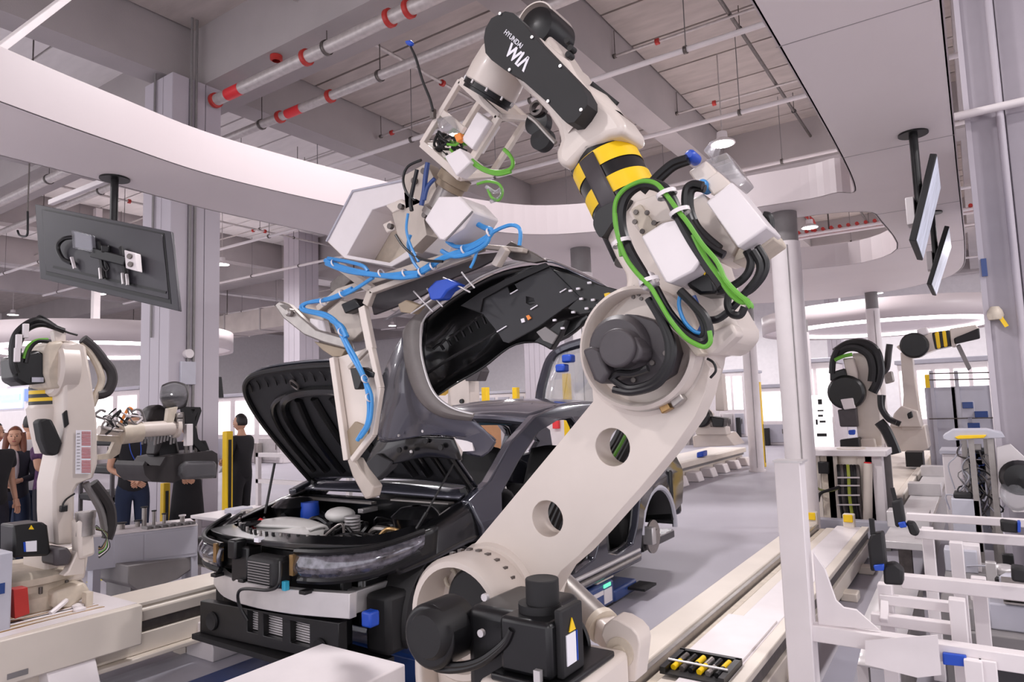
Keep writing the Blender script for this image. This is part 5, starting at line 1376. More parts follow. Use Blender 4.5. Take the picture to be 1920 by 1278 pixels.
# ================================================================ LEFT SIDE
zf = lambda py_: P(330, py_, x=-4.62).z
lr = T('robot_rail', 'cream floor rail with a dark groove that carries the left robot', 'rail', (-5.2, 2.8, 0))
G().b2((-4.96, -.6, .16), (-4.66, 3.9, .475)).o('rail_body', M.rail, lr, bev=.01)
G().b2((-4.96, -.6, .475), (-4.60, 3.9, .50)).o('top_cover', M.rail, lr, bev=.004)
G().prism([(-4.59, -.6, .45), (-4.62, -.6, .475), (-4.68, -.6, .475), (-4.68, -.6, .378), (-4.60, -.6, .378)], (0, 4.5, 0)).o('upper_band', M.rail, lr, bev=.008)
G().b2((-4.68, -.6, .306), (-4.63, 3.9, .378)).o('side_groove', M.steeld, lr)
G().b2((-4.68, -.6, .18), (-4.60, 3.9, .306)).o('lower_band', M.rail, lr, bev=.006)
G().b2((-4.96, -.6, .15), (-4.54, 3.9, .178)).o('base_flange', M.rail, lr, bev=.006)
for y_ in (.75, 1.95, 2.92):
    g = G().prism([(-4.74, y_ - .13, .031), (-4.42, y_ - .13, .031), (-4.42, y_ - .13, .12), (-4.50, y_ - .13, .27), (-4.74, y_ - .13, .27)], (0, .26, 0))
    g.o('rail_foot', M.white, lr, bev=.008)
    G().lathe((-4.57, y_, .27), (0, 0, 1), [(.05, 0), (.05, .008), (.02, .008), (.02, .02), (0, .02)], 14).o('foot_bolt', M.steel, lr)
    G().b2((-4.96, y_ - .1, 0), (-4.80, y_ + .1, .16)).o('rail_pad', M.rail, lr)
lc = T('robot_carriage', 'long cream carriage box with cables under the left robot', 'carriage', (-5.1, 1.4, .3))
G().b2((-4.56, -.6, .27), (-4.49, 2.35, .515)).o('side_plate', M.rail, lc, bev=.008)
G().b2((-5.7, -.6, .503), (-4.56, 2.35, .515)).o('top_tray', M.white, lc)
G().b2((-5.0, 2.28, .30), (-4.5, 2.35, .5)).o('end_plate', M.rail, lc, bev=.006)
G().b2((-4.488, 1.62, .30), (-4.485, 1.72, .33)).o('name_plate', M.greyd, lc)
rg = random.Random(21)
for k in range(9):
    x_ = -4.66 - k * .035
    G().tube([(x_, -.2, .51), (x_ + rg.uniform(-.02, .02), .6, .515), (x_ + rg.uniform(-.03, .03), 1.3, .515), (x_ - .02, 1.9, .51), (x_ + rg.uniform(-.05, .02), 2.2, .51)], .009, 6, 5).o('tray_cable', [M.brass, M.creamd, M.brass, M.white, M.rubber][k % 5], lc)
for k in range(5): G().lathe((-4.72 - .09 * k, 2.08 + .03 * (k % 2), .50), (0, 0, 1), [(.035, 0), (.035, .03), (.015, .04), (0, .04)], 12).o('cable_gland', M.white, lc)
G().tube([(-4.8, 1.95, .52), (-4.85, 2.05, .56), (-4.98, 2.1, .55), (-5.05, 1.98, .53), (-4.95, 1.92, .53)], .016, 7, 5).o('coiled_hose', M.white, lc)
G().b2((-4.83, 2.14, .5), (-4.77, 2.18, .60)).o('small_bracket', M.creamd, lc)

lb = T('industrial_robot', 'upright cream robot on the left rail with black motor and warning label', 'robot', (-5.3, 2.0, .5))
G().lathe((-5.28, 1.95, .50), (0, 0, 1), [(0, 0), (.36, 0), (.36, .10), (.33, .13), (.33, .17), (.36, .18), (.36, .22), (.30, .25), (0, .25)], 44).o('turntable', M.creamd, lb)
for i in range(12):
    a_ = i * math.pi / 6
    G().cyl((-5.28 + .335 * math.cos(a_), 1.95 + .335 * math.sin(a_), .62), (-5.28 + .335 * math.cos(a_), 1.95 + .335 * math.sin(a_), .66), .012, n=8).o('ring_bolt', M.steeld, lb)
tr([(85, 1035), (170, 1018), (165, 1060), (160, 1085), (85, 1105)], 'base_casting', M.cream, lb, x=-5.0, th=.35, bev=.02)
tr([(100, 1110), (160, 1090), (172, 1110), (135, 1140), (98, 1140)], 'base_cover', M.creamd, lb, x=-4.86, th=.3, bev=.02)
tr([(25, 1105), (52, 1100), (56, 1150), (28, 1160)], 'red_cable_box', M.red, lb, x=-4.78, th=.08)
tower = [(116, 644), (140, 640), (162, 648), (172, 700), (183, 790), (184, 870), (176, 896), (150, 906), (141, 920), (141, 1000), (138, 1020), (104, 1022), (100, 960), (100, 905), (118, 820), (122, 800), (120, 700)]
tr(tower, 'lower_arm', M.cream, lb, x=-4.95, th=.26, bev=.018)
tr([(84, 650), (95, 640), (120, 638), (126, 720), (124, 728), (92, 728), (84, 700)], 'elbow_casting', M.creamd, lb, x=-4.97, th=.3, bev=.02)
G().lathe(P(98, 690, x=-5.1), (0, -1, 0), [(0, -.1), (.19, -.1), (.19, .0), (.17, .02), (0, .02)], 36).o('elbow_ring', M.cream, lb)
tr([(25, 668), (70, 655), (88, 665), (92, 690), (88, 718), (45, 722), (27, 712)], 'elbow_motor', M.black, lb, x=-5.0, th=.22, bev=.02)
tr([(60, 707), (82, 707), (82, 716), (60, 716)], 'type_plate', M.grey, lb, x=-4.99, th=.004, bev=0)
# forearm hanging down behind the tower
f0, f1 = P(98, 722, x=-5.25), P(98, 800, x=-5.25)
fa = f1 - f0
G().lathe(f0, fa, [(0, -.02), (.13, -.02), (.13, fa.length * .4), (.13, fa.length * .45), (.15, fa.length * .55), (.13, fa.length * 1.0), (.1, fa.length * 1.6), (0, fa.length * 1.6)], 36).o('forearm', M.cream, lb)
for u, m_ in ((.02, M.black), (.12, M.yellow), (.20, M.black), (.29, M.yellow), (.37, M.black)):
    G().lathe(f0 + fa * u, fa, [(.132, 0), (.134, .002), (.134, fa.length * .085), (.132, fa.length * .087)], 36).o('stripe', m_, lb)
tr([(72, 790), (82, 784), (98, 786), (105, 800), (118, 830), (112, 850), (100, 855), (88, 850), (78, 825)], 'logo_cover', M.blackm, lb, x=-4.93, th=.1, bev=.015)
tr([(118, 775), (126, 768), (130, 795), (122, 802)], 'wrist_gap', M.black, lb, x=-4.94, th=.02)
G().b2(*[P(103, 832, x=-4.925), P(111, 846, x=-4.925)]) if 0 else None
# warning label: two columns of small print
wl = PL([(142, 806), (171, 806), (169, 888), (141, 888)], x=-4.944)
G().prism(wl, (.002, 0, 0)).o('warning_label', M.paper, lb)
g = G()
for k in range(26):
    if k in (9, 17): continue
    py_ = 809 + k * 3
    g.prism(PL([(153, py_), (170, py_), (170, py_ + 1.3), (153, py_ + 1.3)], x=-4.941), (.001, 0, 0))
g.o('label_red_lines', M.red, lb, kind='stuff')
g = G()
for k in range(12):
    py_ = 812 + k * 6
    g.prism(PL([(144, py_), (150, py_), (150, py_ + 1.2), (144, py_ + 1.2)], x=-4.941), (.001, 0, 0))
g.o('label_grey_lines', M.greyd, lb, kind='stuff')
for pts_, r_, m_ in (([(100, 612), (70, 600), (40, 615), (25, 640), (24, 680), (30, 700)], .022, M.rubber), ([(120, 620), (80, 608), (50, 618), (36, 645), (34, 670)], .018, M.rubber), ([(95, 640), (70, 640), (55, 655), (48, 680)], .014, M.rubber),
                     ([(90, 636), (68, 638), (52, 650), (44, 672)], .010, M.green), ([(66, 600), (75, 592), (90, 600), (120, 620), (145, 628)], .007, M.rubber),
                     ([(155, 635), (175, 652), (196, 678), (208, 695), (210, 715), (200, 735), (182, 740)], .034, M.seat), ([(150, 645), (168, 660), (185, 690), (190, 715), (180, 740), (172, 760)], .024, M.creamd),
                     ([(30, 650), (26, 680), (28, 705)], .014, M.black), ([(174, 905), (190, 925), (205, 950), (208, 985), (200, 1010)], .036, M.seat), ([(160, 905), (175, 930), (190, 960), (198, 1000)], .024, M.greyd)):
    G().tube(PL(pts_, x=-5.0), r_, 9, 5).o('dress_hose', m_, lb)
for q_ in ((35, 640), (32, 665), (48, 620)): G().box(P(*q_, x=-4.95), (.03, .03, .09)).o('hose_tag', M.white, lb, bev=.004)
tr([(100, 620), (118, 612), (124, 625), (124, 640), (104, 640)], 'hose_bracket', M.cream, lb, x=-5.0, th=.06)
tr([(126, 704), (137, 704), (137, 718), (126, 718)], 'amber_sticker', M.brass, lb, x=-4.945, th=.004, bev=0)
# motors at the base
for pts_, x_, m_ in (([(25, 985), (80, 978), (90, 985), (96, 1035), (90, 1042), (25, 1045)], -4.85, M.black), ([(102, 1028), (128, 1025), (138, 1040), (130, 1060), (102, 1062)], -4.82, M.motor)):
    tr(pts_, 'base_motor', m_, lb, x=x_, th=.2, bev=.02)
tr([(54, 992), (64, 992), (59, 984)], 'warning_triangle', M.yellow, lb, x=-4.845, th=.004, bev=0)
tr([(48, 1015), (69, 1013), (69, 1033), (49, 1034)], 'type_plate', M.paper, lb, x=-4.845, th=.004, bev=0)
tr([(44, 1016), (48, 1016), (49, 1034), (45, 1034)], 'blue_edge', M.blued, lb, x=-4.844, th=.004, bev=0)
tr([(148, 975), (165, 970), (175, 985), (178, 1010), (180, 1040), (150, 1050), (148, 1020)], 'balancer_clevis', M.cream, lb, x=-4.8, th=.12, bev=.02)
tr([(150, 1022), (128, 1070), (118, 1080), (160, 1075), (162, 1030)], 'clevis_bracket', M.cream, lb, x=-4.83, th=.08, bev=.01)
G().lathe(P(160, 985, x=-4.84), (0, 0, 1), [(.055, -.06), (.055, .04), (.06, .05), (.06, .09), (0, .09)], 20).o('balancer_head', M.steel, lb)
for k in range(8): G().tube(PL([(180, 985 + k), (195 + k, 1000), (205 - k * 2, 1025), (185, 1045 - k * 3)], x=-4.9), .006, 6, 4).o('wiring', [M.rubber, M.white, M.rubber, M.green, M.steel, M.rubber, M.brass, M.black][k], lb)
G().tube(PL([(140, 925), (125, 935), (118, 945), (119, 950)], x=-4.93), .006, 6, 4).o('sensor_cable', M.rubber, lb)
G().box(P(119, 953, x=-4.93), (.03, .04, .04)).o('sensor_box', M.black, lb, bev=.004)
# grey control cabinet at the left edge
gc = T('control_cabinet', 'pale grey cabinet cut by the left edge of the picture', 'cabinet', P(5, 1100, x=-4.62))
p1_, p2_ = P(0, 1030, x=-4.7), P(24, 1190, x=-4.7)
G().b2((-5.1, p1_.y - .5, .5), (-4.7, P(23, 1100, x=-4.7).y, P(12, 1035, x=-4.7).z)).o('cabinet_body', M.grey, gc, bev=.01)
G().b2((-4.699, p1_.y, .72), (-4.697, p1_.y + .03, .78)).o('name_plate', M.navy, gc)

# seat gripper and the seat it holds
sg = T('seat_gripper', 'horizontal steel tube gripper with cables on the left robot', 'gripper', P(250, 800, x=-5.5))
xs_ = -5.45
G().cyl(P(185, 806, x=xs_), P(235, 808, x=xs_), .035, n=16).o('gripper_tube', M.cream, sg)
G().cyl(P(225, 812, x=xs_), P(262, 808, x=xs_), .085, n=24).o('rotary_unit', M.creamd, sg)
G().cyl(P(255, 806, x=xs_), P(332, 801, x=xs_), .06, n=24).o('slide_unit', M.cream, sg)
G().cyl(P(325, 801, x=xs_), P(332, 801, x=xs_), .085, n=24).o('end_flange', M.cream, sg)
tr([(183, 815), (232, 818), (225, 850), (210, 860), (183, 862), (183, 852), (205, 850), (215, 828), (183, 826)], 'lower_bracket', M.creamd, sg, x=xs_, th=.05)
tr([(330, 775), (345, 772), (347, 800), (345, 805), (331, 803)], 'valve_block', M.steeld, sg, x=xs_ + .05, th=.06)
for k in range(3): tr([(333 + 0, 776 + k * 10), (343, 775 + k * 10), (343, 782 + k * 10), (333, 783 + k * 10)], 'valve', M.steel, sg, x=xs_ + .07, th=.02)
for px_, m_ in ((348, M.steel), (357, M.white), (367, M.steel)): G().cyl(P(px_, 798, x=xs_ - .1), P(px_ + 1, 858, x=xs_ - .14), .014, n=10).o('cylinder_rod', m_, sg)
tr([(350, 795), (362, 794), (362, 835), (350, 836)], 'pneumatic_block', M.white, sg, x=xs_ + .02, th=.05)
tr([(316, 765), (334, 762), (325, 795), (312, 798)], 'tan_cover', M.creamd, sg, x=xs_ + .04, th=.05)
rg = random.Random(8)
for k in range(18):
    a_, b_ = rg.uniform(195, 250), rg.uniform(770, 800)
    G().tube(PL([(a_, b_), (a_ + rg.uniform(-12, 12), b_ - rg.uniform(0, 14)), (a_ + rg.uniform(-18, 22), b_ + rg.uniform(0, 14)), (a_ + rg.uniform(-10, 25), b_ + rg.uniform(5, 25))], x=xs_ + .06), rg.uniform(.005, .01), 6, 4).o('gripper_cable', rg.choice([M.rubber, M.rubber, M.white, M.steel, M.greyd]), sg)
for k in range(12): G().cyl(P(262 + k * 6, 815, x=xs_), P(260 + k * 6, 826 + (k * 7) % 9, x=xs_), .008, n=6).o('bristle', M.greyd, sg)
G().tube(PL([(225, 795), (235, 775), (242, 765), (248, 768)], x=xs_ + .05), .012).o('orange_hose', M.orange, sg)

st = T('seat_assembly', 'charcoal car seat with plastic wrapped headrest held by the left robot', 'seat', P(340, 870, x=-5.5))
X5 = -5.62
G().surf([[P(303, 728, x=X5 + .05), P(325, 719, x=X5 + .05), P(345, 725, x=X5 + .05)], [P(301, 745, x=X5 + .12), P(325, 742, x=X5 + .15), P(349, 742, x=X5 + .12)], [P(307, 760, x=X5 + .06), P(328, 764, x=X5 + .06), P(344, 757, x=X5 + .06)]]).o('headrest', M.seat, st, solid=.08, sub=1)
G().surf([[P(302, 726, x=X5 + .12), P(325, 717, x=X5 + .12), P(347, 724, x=X5 + .12)], [P(299, 745, x=X5 + .20), P(325, 742, x=X5 + .23), P(351, 742, x=X5 + .2)], [P(306, 762, x=X5 + .14), P(328, 767, x=X5 + .14), P(346, 758, x=X5 + .14)]]).o('plastic_wrap', M.clear, st, solid=.004)
tr([(276, 790), (284, 765), (300, 757), (318, 765), (315, 800), (300, 850), (290, 855), (296, 815), (290, 788)], 'backrest_shell', M.seat, st, x=X5, th=.16, bev=.03)
tr([(290, 800), (330, 800), (340, 850), (330, 862), (292, 862)], 'backrest', M.black, st, x=X5 - .05, th=.15, bev=.03)
tr([(346, 762), (376, 763), (378, 770), (368, 800), (372, 822), (392, 842), (378, 848), (355, 822), (350, 800)], 'side_bolster', M.blackm, st, x=X5 + .08, th=.07, bev=0, holes=[[(357, 767), (366, 767), (361, 776)], [(366, 782), (371, 772), (366, 790)]])
tr([(268, 872), (272, 864), (282, 872), (300, 873), (310, 856), (330, 852), (398, 844), (408, 850), (409, 868), (406, 896), (340, 898), (326, 905), (285, 903), (272, 890)], 'seat_cushion', M.seat, st, x=X5 + .10, th=.45, bev=.04, seg=4)
tr([(340, 872), (352, 864), (404, 864), (408, 872), (407, 892), (400, 897), (345, 899), (338, 890)], 'wrapped_bolster', M.clear, st, x=X5 + .16, th=.06, bev=.02, seg=3)
tr([(342, 874), (352, 867), (403, 867), (405, 890), (346, 895)], 'cushion_bolster', M.motor, st, x=X5 + .13, th=.06, bev=.02, seg=3)

# conveyor table
cv = T('conveyor_table', 'long grey steel table with locating pins behind the left rail', 'table', (-6.3, 3.3, 0))
A0, A1 = P(214, 1003, z=.74), P(371, 985, z=.74)
dx_ = V((A1.x - A0.x, A1.y - A0.y, 0)); sd = V((-dx_.y, dx_.x, 0)).normalized() * .42
if sd.x > 0: sd = -sd
zb_ = P(371, 1042, x=A1.x).z
pa = [A0 - dx_ * .3, A1, A1 + sd, A0 - dx_ * .3 + sd]
G().prism([V((p.x, p.y, zb_)) for p in pa], (0, 0, .74 - zb_)).o('table_body', M.grey, cv, bev=.006)
G().prism([V((p.x, p.y, .742)) for p in pa], (0, 0, .012)).o('table_top', M.white, cv)
for u0, u1 in ((.0, .34), (.36, .98)):
    a_, b_ = A0 + dx_ * u0, A0 + dx_ * u1
    nn = -sd.normalized() * .004
    G().prism([V((a_.x, a_.y, zb_ + .03)), V((b_.x, b_.y, zb_ + .03)), V((b_.x, b_.y, .72)), V((a_.x, a_.y, .72))], nn).o('side_panel', M.grey, cv, bev=.002)
for u, v, h_, r_ in ((.38, .6, .16, .02), (.5, .6, .12, .014), (.62, .5, .09, .014), (.30, .6, .05, .02), (.85, .5, .06, .02), (.1, .5, .05, .03)):
    b_ = A0 + dx_ * u + sd * v
    G().cyl((b_.x, b_.y, .75), (b_.x, b_.y, .75 + h_), r_, n=14).o('locating_pin', M.steel, cv)
    G().cyl((b_.x, b_.y, .75 + h_), (b_.x, b_.y, .76 + h_), r_ * 1.5, n=14).o('pin_cap', M.blackm if u < .7 else M.white, cv)
for k in range(7):
    b_ = A0 + dx_ * (.38 + k * .09) + sd * .12
    G().box((b_.x, b_.y, .765), (.10, .04, .025)).o('pad_strip', M.greyd, cv, bev=.004)
for u in (-.2, .95):
    for v in (.1, .9):
        b_ = A0 + dx_ * u + sd * v
        G().b2((b_.x - .03, b_.y - .03, 0), (b_.x + .03, b_.y + .03, zb_)).o('table_leg', M.grey, cv)
hp = T('grey_hopper', 'tapered dark grey box under the conveyor table', 'box', P(300, 1105, z=0))
b_ = [P(240, 1060, x=-5.75), P(400, 1038, x=-5.75), P(335, 1085, x=-5.75), P(262, 1110, x=-5.75), P(240, 1095, x=-5.75)]
G().prism(b_, (-.5, 0, 0)).o('hopper_body', M.greyd, hp, bev=.01)
G().b2((-6.2, min(p.y for p in b_) + .05, 0), (-5.8, max(p.y for p in b_) - .4, min(p.z for p in b_) + .05)).o('hopper_base', M.greyd, hp)
yl = P(170, 1090, z=0), P(350, 1045, z=0)
for i, (a_, b__) in enumerate(((P(165, 1092, z=0.0), P(238, 1075, z=0.0)), (P(350, 1048, z=0), P(388, 1038, z=0)))):
    d_ = (b__ - a_).normalized(); s_ = V((-d_.y, d_.x, 0)) * .04
    tag(G().prism([a_ - s_, b__ - s_, b__ + s_, a_ + s_], (0, 0, .003)).o('floor_marking', M.yellowl), ['yellow line painted on the floor left of the grey hopper', 'yellow line on the floor left of the car headlamp'][i], 'floor marking')
# grey floor plate in front
fp = T('floor_plate', 'flat grey plate on the floor between left rail and car', 'plate', (-4.4, 2.4, 0))
G().b2((-4.79, .5, 0), (-4.2, 3.24, .03)).o('plate', M.grey, fp, bev=.01)
G().box((-4.2, 3.05, .045), (.05, .04, .04)).o('plate_clip', M.black, fp, bev=.004)
# work table right of the yellow post
wt = T('work_table', 'white trolley table with parts beside the open hood', 'table', (-6.4, 5.2, 0))
a_ = P(380, 968, z=.78); b_ = P(505, 945, z=.78)
G().b2((a_.x - .2, a_.y, .75), (a_.x + 1.2, a_.y + .7, .78)).o('table_top', M.white, wt, bev=.004)
for x_ in (a_.x - .17, a_.x + 1.15):
    for y_ in (a_.y + .03, a_.y + .67): G().b2((x_, y_, 0), (x_ + .04, y_ + .04, 1.3 if y_ > a_.y + .3 else .75)).o('table_leg', M.white, wt)
for z_ in (1.26, 1.0): G().b2((a_.x - .17, a_.y + .67, z_), (a_.x + 1.19, a_.y + .71, z_ + .04)).o('back_rail', M.white, wt)
for k in range(4):
    G().box((a_.x + .1 + k * .25, a_.y + .3, .80), (.16, .2, .05)).o('parts_bin', [M.grey, M.steel, M.white, M.grey][k], wt, bev=.01)
for i, (pt_, bt_, d_) in enumerate((((427, 808), (427, 1000), 8.2), ((310, 905), (310, 1000), 9.0))):
    p_ = P(*pt_, d=d_)
    t = T('safety_post', ['thick yellow post in front of the open hood', 'short yellow post below the held seat'][i], 'post', (p_.x, p_.y, 0))
    g = G().b2((p_.x - .045, p_.y - .045, 0), (p_.x + .045, p_.y + .045, p_.z)).o('post_body', M.yellow, t, bev=.01)
    G().b2((p_.x - .09, p_.y - .09, 0), (p_.x + .09, p_.y + .09, .015)).o('post_foot', M.yellow, t)
    G().b2((p_.x + .046, p_.y - .02, .2), (p_.x + .05, p_.y + .02, p_.z - .1)).o('sensor_strip', M.black, t)

# ================================================================ PEOPLE watching on the left
def skel(name, vs, es, m, root, sub=2):
    me = bpy.data.meshes.new(name)
    me.from_pydata([v[0] for v in vs], es, [])
    me.materials.append(m)
    ob = bpy.data.objects.new(name, me)
    COL.objects.link(ob)
    ob.parent = root
    md = ob.modifiers.new('skin', 'SKIN')
    md.use_smooth_shade = True
    if not me.skin_vertices: return ob
    for i, v in enumerate(vs):
        me.skin_vertices[0].data[i].radius = v[1]
        me.skin_vertices[0].data[i].use_root = (i == 0)
    s_ = ob.modifiers.new('sub', 'SUBSURF')
    s_.levels = s_.render_levels = sub
    return ob


def head_mesh(c, s=1.0):
    g = G().ball((0, 0, 0), (.074, .094, .118), 20, 14)
    for v in g.v:
        if v.z < 0:
            k_ = 1 + v.z * 2.6
            v.x *= max(.55, k_ + .12)
            v.y *= max(.72, 1 + v.z * 1.2)
            if v.y < 0: v.y -= -v.z * .06
    g.ball((0, -.096, -.012), (.014, .020, .024), 8, 6)
    for sx in (-1, 1): g.ball((sx * .074, .005, -.01), (.012, .02, .032), 8, 6)
    return g


def person(name_label, pos, face, h, cols, hair='short', arms=None, skirt=False, extra=None, sleeve=True):
    """face: heading in degrees the person looks towards; cols: shirt, lower, hair, shoes"""
    shirt, lower, hairm, shoe = cols
    t = T('person', name_label, 'person', (pos[0], pos[1], 0), 'visitors watching the robots')
    k = h / 1.72
    S = lambda x, y, z: V((x * k, y * k, z * k))
    hipR = .085
    # body: pelvis first
    vs = [(S(0, .01, .95), (.115 * k, .09 * k)), (S(0, 0, 1.12), (.10 * k, .075 * k)), (S(0, .0, 1.32), (.125 * k, .08 * k)), (S(0, .01, 1.43), (.09 * k, .07 * k)), (S(0, .005, 1.50), (.048 * k, .048 * k)), (S(0, -.01, 1.57), (.045 * k, .05 * k))]
    es = [(0, 1), (1, 2), (2, 3), (3, 4), (4, 5)]
    A_ = arms or [[(.19, 0, 1.40), (.24, .02, 1.12), (.22, -.08, .88)], [(-.19, 0, 1.40), (-.24, .02, 1.12), (-.22, -.08, .88)]]
    hands = []
    for a in A_:
        i = len(vs)
        vs += [(S(*a[0]), (.052 * k, .05 * k)), (S(*a[1]), (.038 * k, .038 * k)), (S(*a[2]), (.026 * k, .022 * k))]
        es += [(2, i), (i, i + 1), (i + 1, i + 2)]
        hands.append((S(*a[1]), S(*a[2])))
    for sx in (1, -1):
        i = len(vs)
        vs += [(S(sx * .09, 0, .86), (.085 * k, .09 * k)), (S(sx * .10, -.01, .48), (.055 * k, .058 * k)), (S(sx * .105, .03, .10), (.036 * k, .038 * k)), (S(sx * .11, -.08, .045), (.034 * k, .03 * k)), (S(sx * .115, -.14, .03), (.03 * k, .022 * k))]
        es += [(0, i), (i, i + 1), (i + 1, i + 2), (i + 2, i + 3), (i + 3, i + 4)]
    skel('body', vs, es, M.skin, t)
    # clothes
    f_ = 1.10
    sv = [(S(0, .01, .80), (.19 * k, .155 * k)), (S(0, .005, .98), (.170 * k, .140 * k)), (S(0, 0, 1.12), (.160 * k, .128 * k)), (S(0, .0, 1.32), (.168 * k, .120 * k)), (S(0, .01, 1.45), (.085 * k, .07 * k))]
    se = [(0, 1), (1, 2), (2, 3), (3, 4)]
    for a in A_:
        i = len(sv)
        m_ = [(a[0][j] + a[1][j]) / 2 - (a[0][j] - a[1][j]) * .1 for j in range(3)]
        sv += [(S(*a[0]), (.078 * k, .072 * k)), (S(*m_), (.066 * k, .062 * k))]
        se += [(3, i), (i, i + 1)]
        if sleeve == 'long':
            sv += [(S(*a[1]), (.05 * k, .048 * k)), (S(*[a[2][j] * .85 + a[1][j] * .15 for j in range(3)]), (.036 * k, .034 * k))]
            se += [(i + 1, i + 2), (i + 2, i + 3)]
    skel('shirt', sv, se, shirt, t)
    if skirt:
        G().lathe(S(0, .01, .42), (0, 0, 1), [(.21 * k, 0), (.19 * k, .25 * k), (.165 * k, .5 * k), (.14 * k, .6 * k)], 24).o('skirt', lower, t, solid=.012)
    else:
        lv = [(S(0, .01, 1.06), (.135 * k, .11 * k)), (S(0, .01, .96), (.165 * k, .13 * k))]
        le = [(0, 1)]
        for sx in (1, -1):
            i = len(lv)
            lv += [(S(sx * .092, 0, .84), (.105 * k, .108 * k)), (S(sx * .10, -.01, .48), (.078 * k, .08 * k)), (S(sx * .105, .02, .09), (.062 * k, .066 * k))]
            le += [(1, i), (i, i + 1), (i + 1, i + 2)]
        skel('trousers', lv, le, lower, t)
    for sx in (1, -1):
        G().ball(S(sx * .112, -.06, .035), (.048 * k, .13 * k, .035 * k), 12, 8).o('shoe', shoe, t)
    # head with face
    hc = S(0, -.02, 1.63)
    g = head_mesh(hc); g.v = [hc + v * k for v in g.v]
    hd = g.o('head', M.skin, t)
    for sx in (-1, 1):
        G().ball(hc + V((sx * .028, -.088, .012)) * k, (.011 * k, .006 * k, .006 * k), 8, 6).o('eye', M.black, t)
        G().bar(hc + V((sx * .014, -.092, .034)) * k, hc + V((sx * .046, -.084, .036)) * k, .005, .005).o('eyebrow', hairm, t)
    G().ball(hc + V((0, -.094, -.052)) * k, (.022 * k, .008 * k, .007 * k), 10, 6).o('mouth', mat('lips', 'a65a55', .5) if 'lips' not in bpy.data.materials else bpy.data.materials['lips'], t)
    g = G().ball((0, 0, 0), (.084, .100, .124), 20, 14)
    g2 = G()
    vv = []
    for v in g.v:
        v = V(v)
        if v.y < -.02 and v.z < .075: v.y = -.02 + (v.y + .02) * .02; v.x *= .93
        if v.z < -.04: v.z = -.04 + (v.z + .04) * .25
        vv.append(hc + (v + V((0, .012, .012))) * k)
    g.v = vv
    g.o('hair', hairm, t)
    if hair == 'long':
        for sx in (-1, 1):
            G().tube([hc + V((sx * .066, 0, .05)) * k, hc + V((sx * .088, .0, -.08)) * k, hc + V((sx * .10, -.02, -.2)) * k, hc + V((sx * .09, -.05, -.34)) * k], .042, 10, 5, r2=.018).o('hair_lock', hairm, t)
        G().tube([hc + V((0, .07, .0)) * k, hc + V((0, .09, -.12)) * k, hc + V((0, .09, -.3)) * k], .07, 10, 5, r2=.04).o('hair_lock', hairm, t)
    if hair == 'tail':
        G().tube([hc + V((0, .09, .06)) * k, hc + V((0, .14, .02)) * k, hc + V((0, .13, -.12)) * k], .035, 8, 5, r2=.012).o('ponytail', hairm, t)
    # hands: palm, four fingers, thumb
    for e_, w_ in hands:
        d = (w_ - e_).normalized()
        x_, y_, z_ = frame_of(d, V((0, 1, 0)))
        g = G()
        pc = w_ + d * .045 * k
        ct = [w_ + d * .0, pc]
        g.tube([w_ - d * .01, w_ + d * .04 * k, w_ + d * .075 * k], .030 * k, 8, 3, r2=.034 * k)
        for j in range(4):
            o_ = x_ * (j - 1.5) * .017 * k
            ln = (.07, .078, .074, .06)[j] * k
            b0_ = w_ + d * .075 * k + o_
            g.tube([b0_, b0_ + d * ln * .5 + y_ * .004, b0_ + d * ln * .9 + y_ * .02 * k], .0085 * k, 6, 3)
        g.tube([w_ + d * .03 * k + x_ * .02 * k, w_ + d * .055 * k + x_ * .045 * k, w_ + d * .085 * k + x_ * .05 * k], .0095 * k, 6, 3)
        g.o('hand', M.skin, t)
    if extra: extra(t, k, hc, S)
    t.rotation_euler.z = math.radians(face + 90)
    for c in t.children:
        pass
    return t


def place(px_, py_, d, z):
    p = P(px_, py_, d=d)
    return p


# the person builder works about the origin, so parts are made there and the root carries them
_w = wloc


def build_person(label, px_, d, face, h, cols, **kw):
    p = P(px_, 860, d=d)
    global wloc
    o = person(label, (0, 0), face, h, cols, **kw)
    o.location = (p.x, p.y, 0)
    return o


tee = mat('black_cotton', '1b1a1e', .85, var=.1)
navyc = mat('navy_cotton', '1f2a44', .85, var=.1)
whitec = mat('white_cotton', 'e3dfe2', .8, var=.03)
purple = mat('purple_plaid_cotton', '54355a', .85, var=.35, scale=30)
darkc = mat('dark_cardigan', '23222e', .85, var=.1)
TOCAM = math.degrees(math.atan2(-4.0, 8.3))


def badge(t, k, hc, S):
    G().box(S(.03, -.125, 1.10), (.085, .006, .12)).o('id_badge', M.paper, t)
    G().box(S(.03, -.130, 1.11), (.05, .004, .05)).o('badge_print', M.blue, t)
    for sx in (-1, 1): G().tube([S(sx * .06, -.06, 1.45), S(sx * .05 + .01, -.118, 1.3), S(.03, -.125, 1.16)], .005, 6, 4).o('lanyard', M.blued, t)


def sheet_in_hand(t, k, hc, S):
    G().box(S(-.05, -.26, 1.06), (.22, .012, .30), Euler((math.radians(-35), 0, math.radians(20))).to_matrix()).o('clipboard_sheet', M.paper, t)


def phone(t, k, hc, S):
    G().ball(S(0, -.075, 1.24), (.065, .07, .22)).o('white_top', whitec, t)
    G().box(S(.02, -.27, 1.05), (.075, .012, .15), Euler((math.radians(-40), 0, 0)).to_matrix()).o('phone', M.black, t)


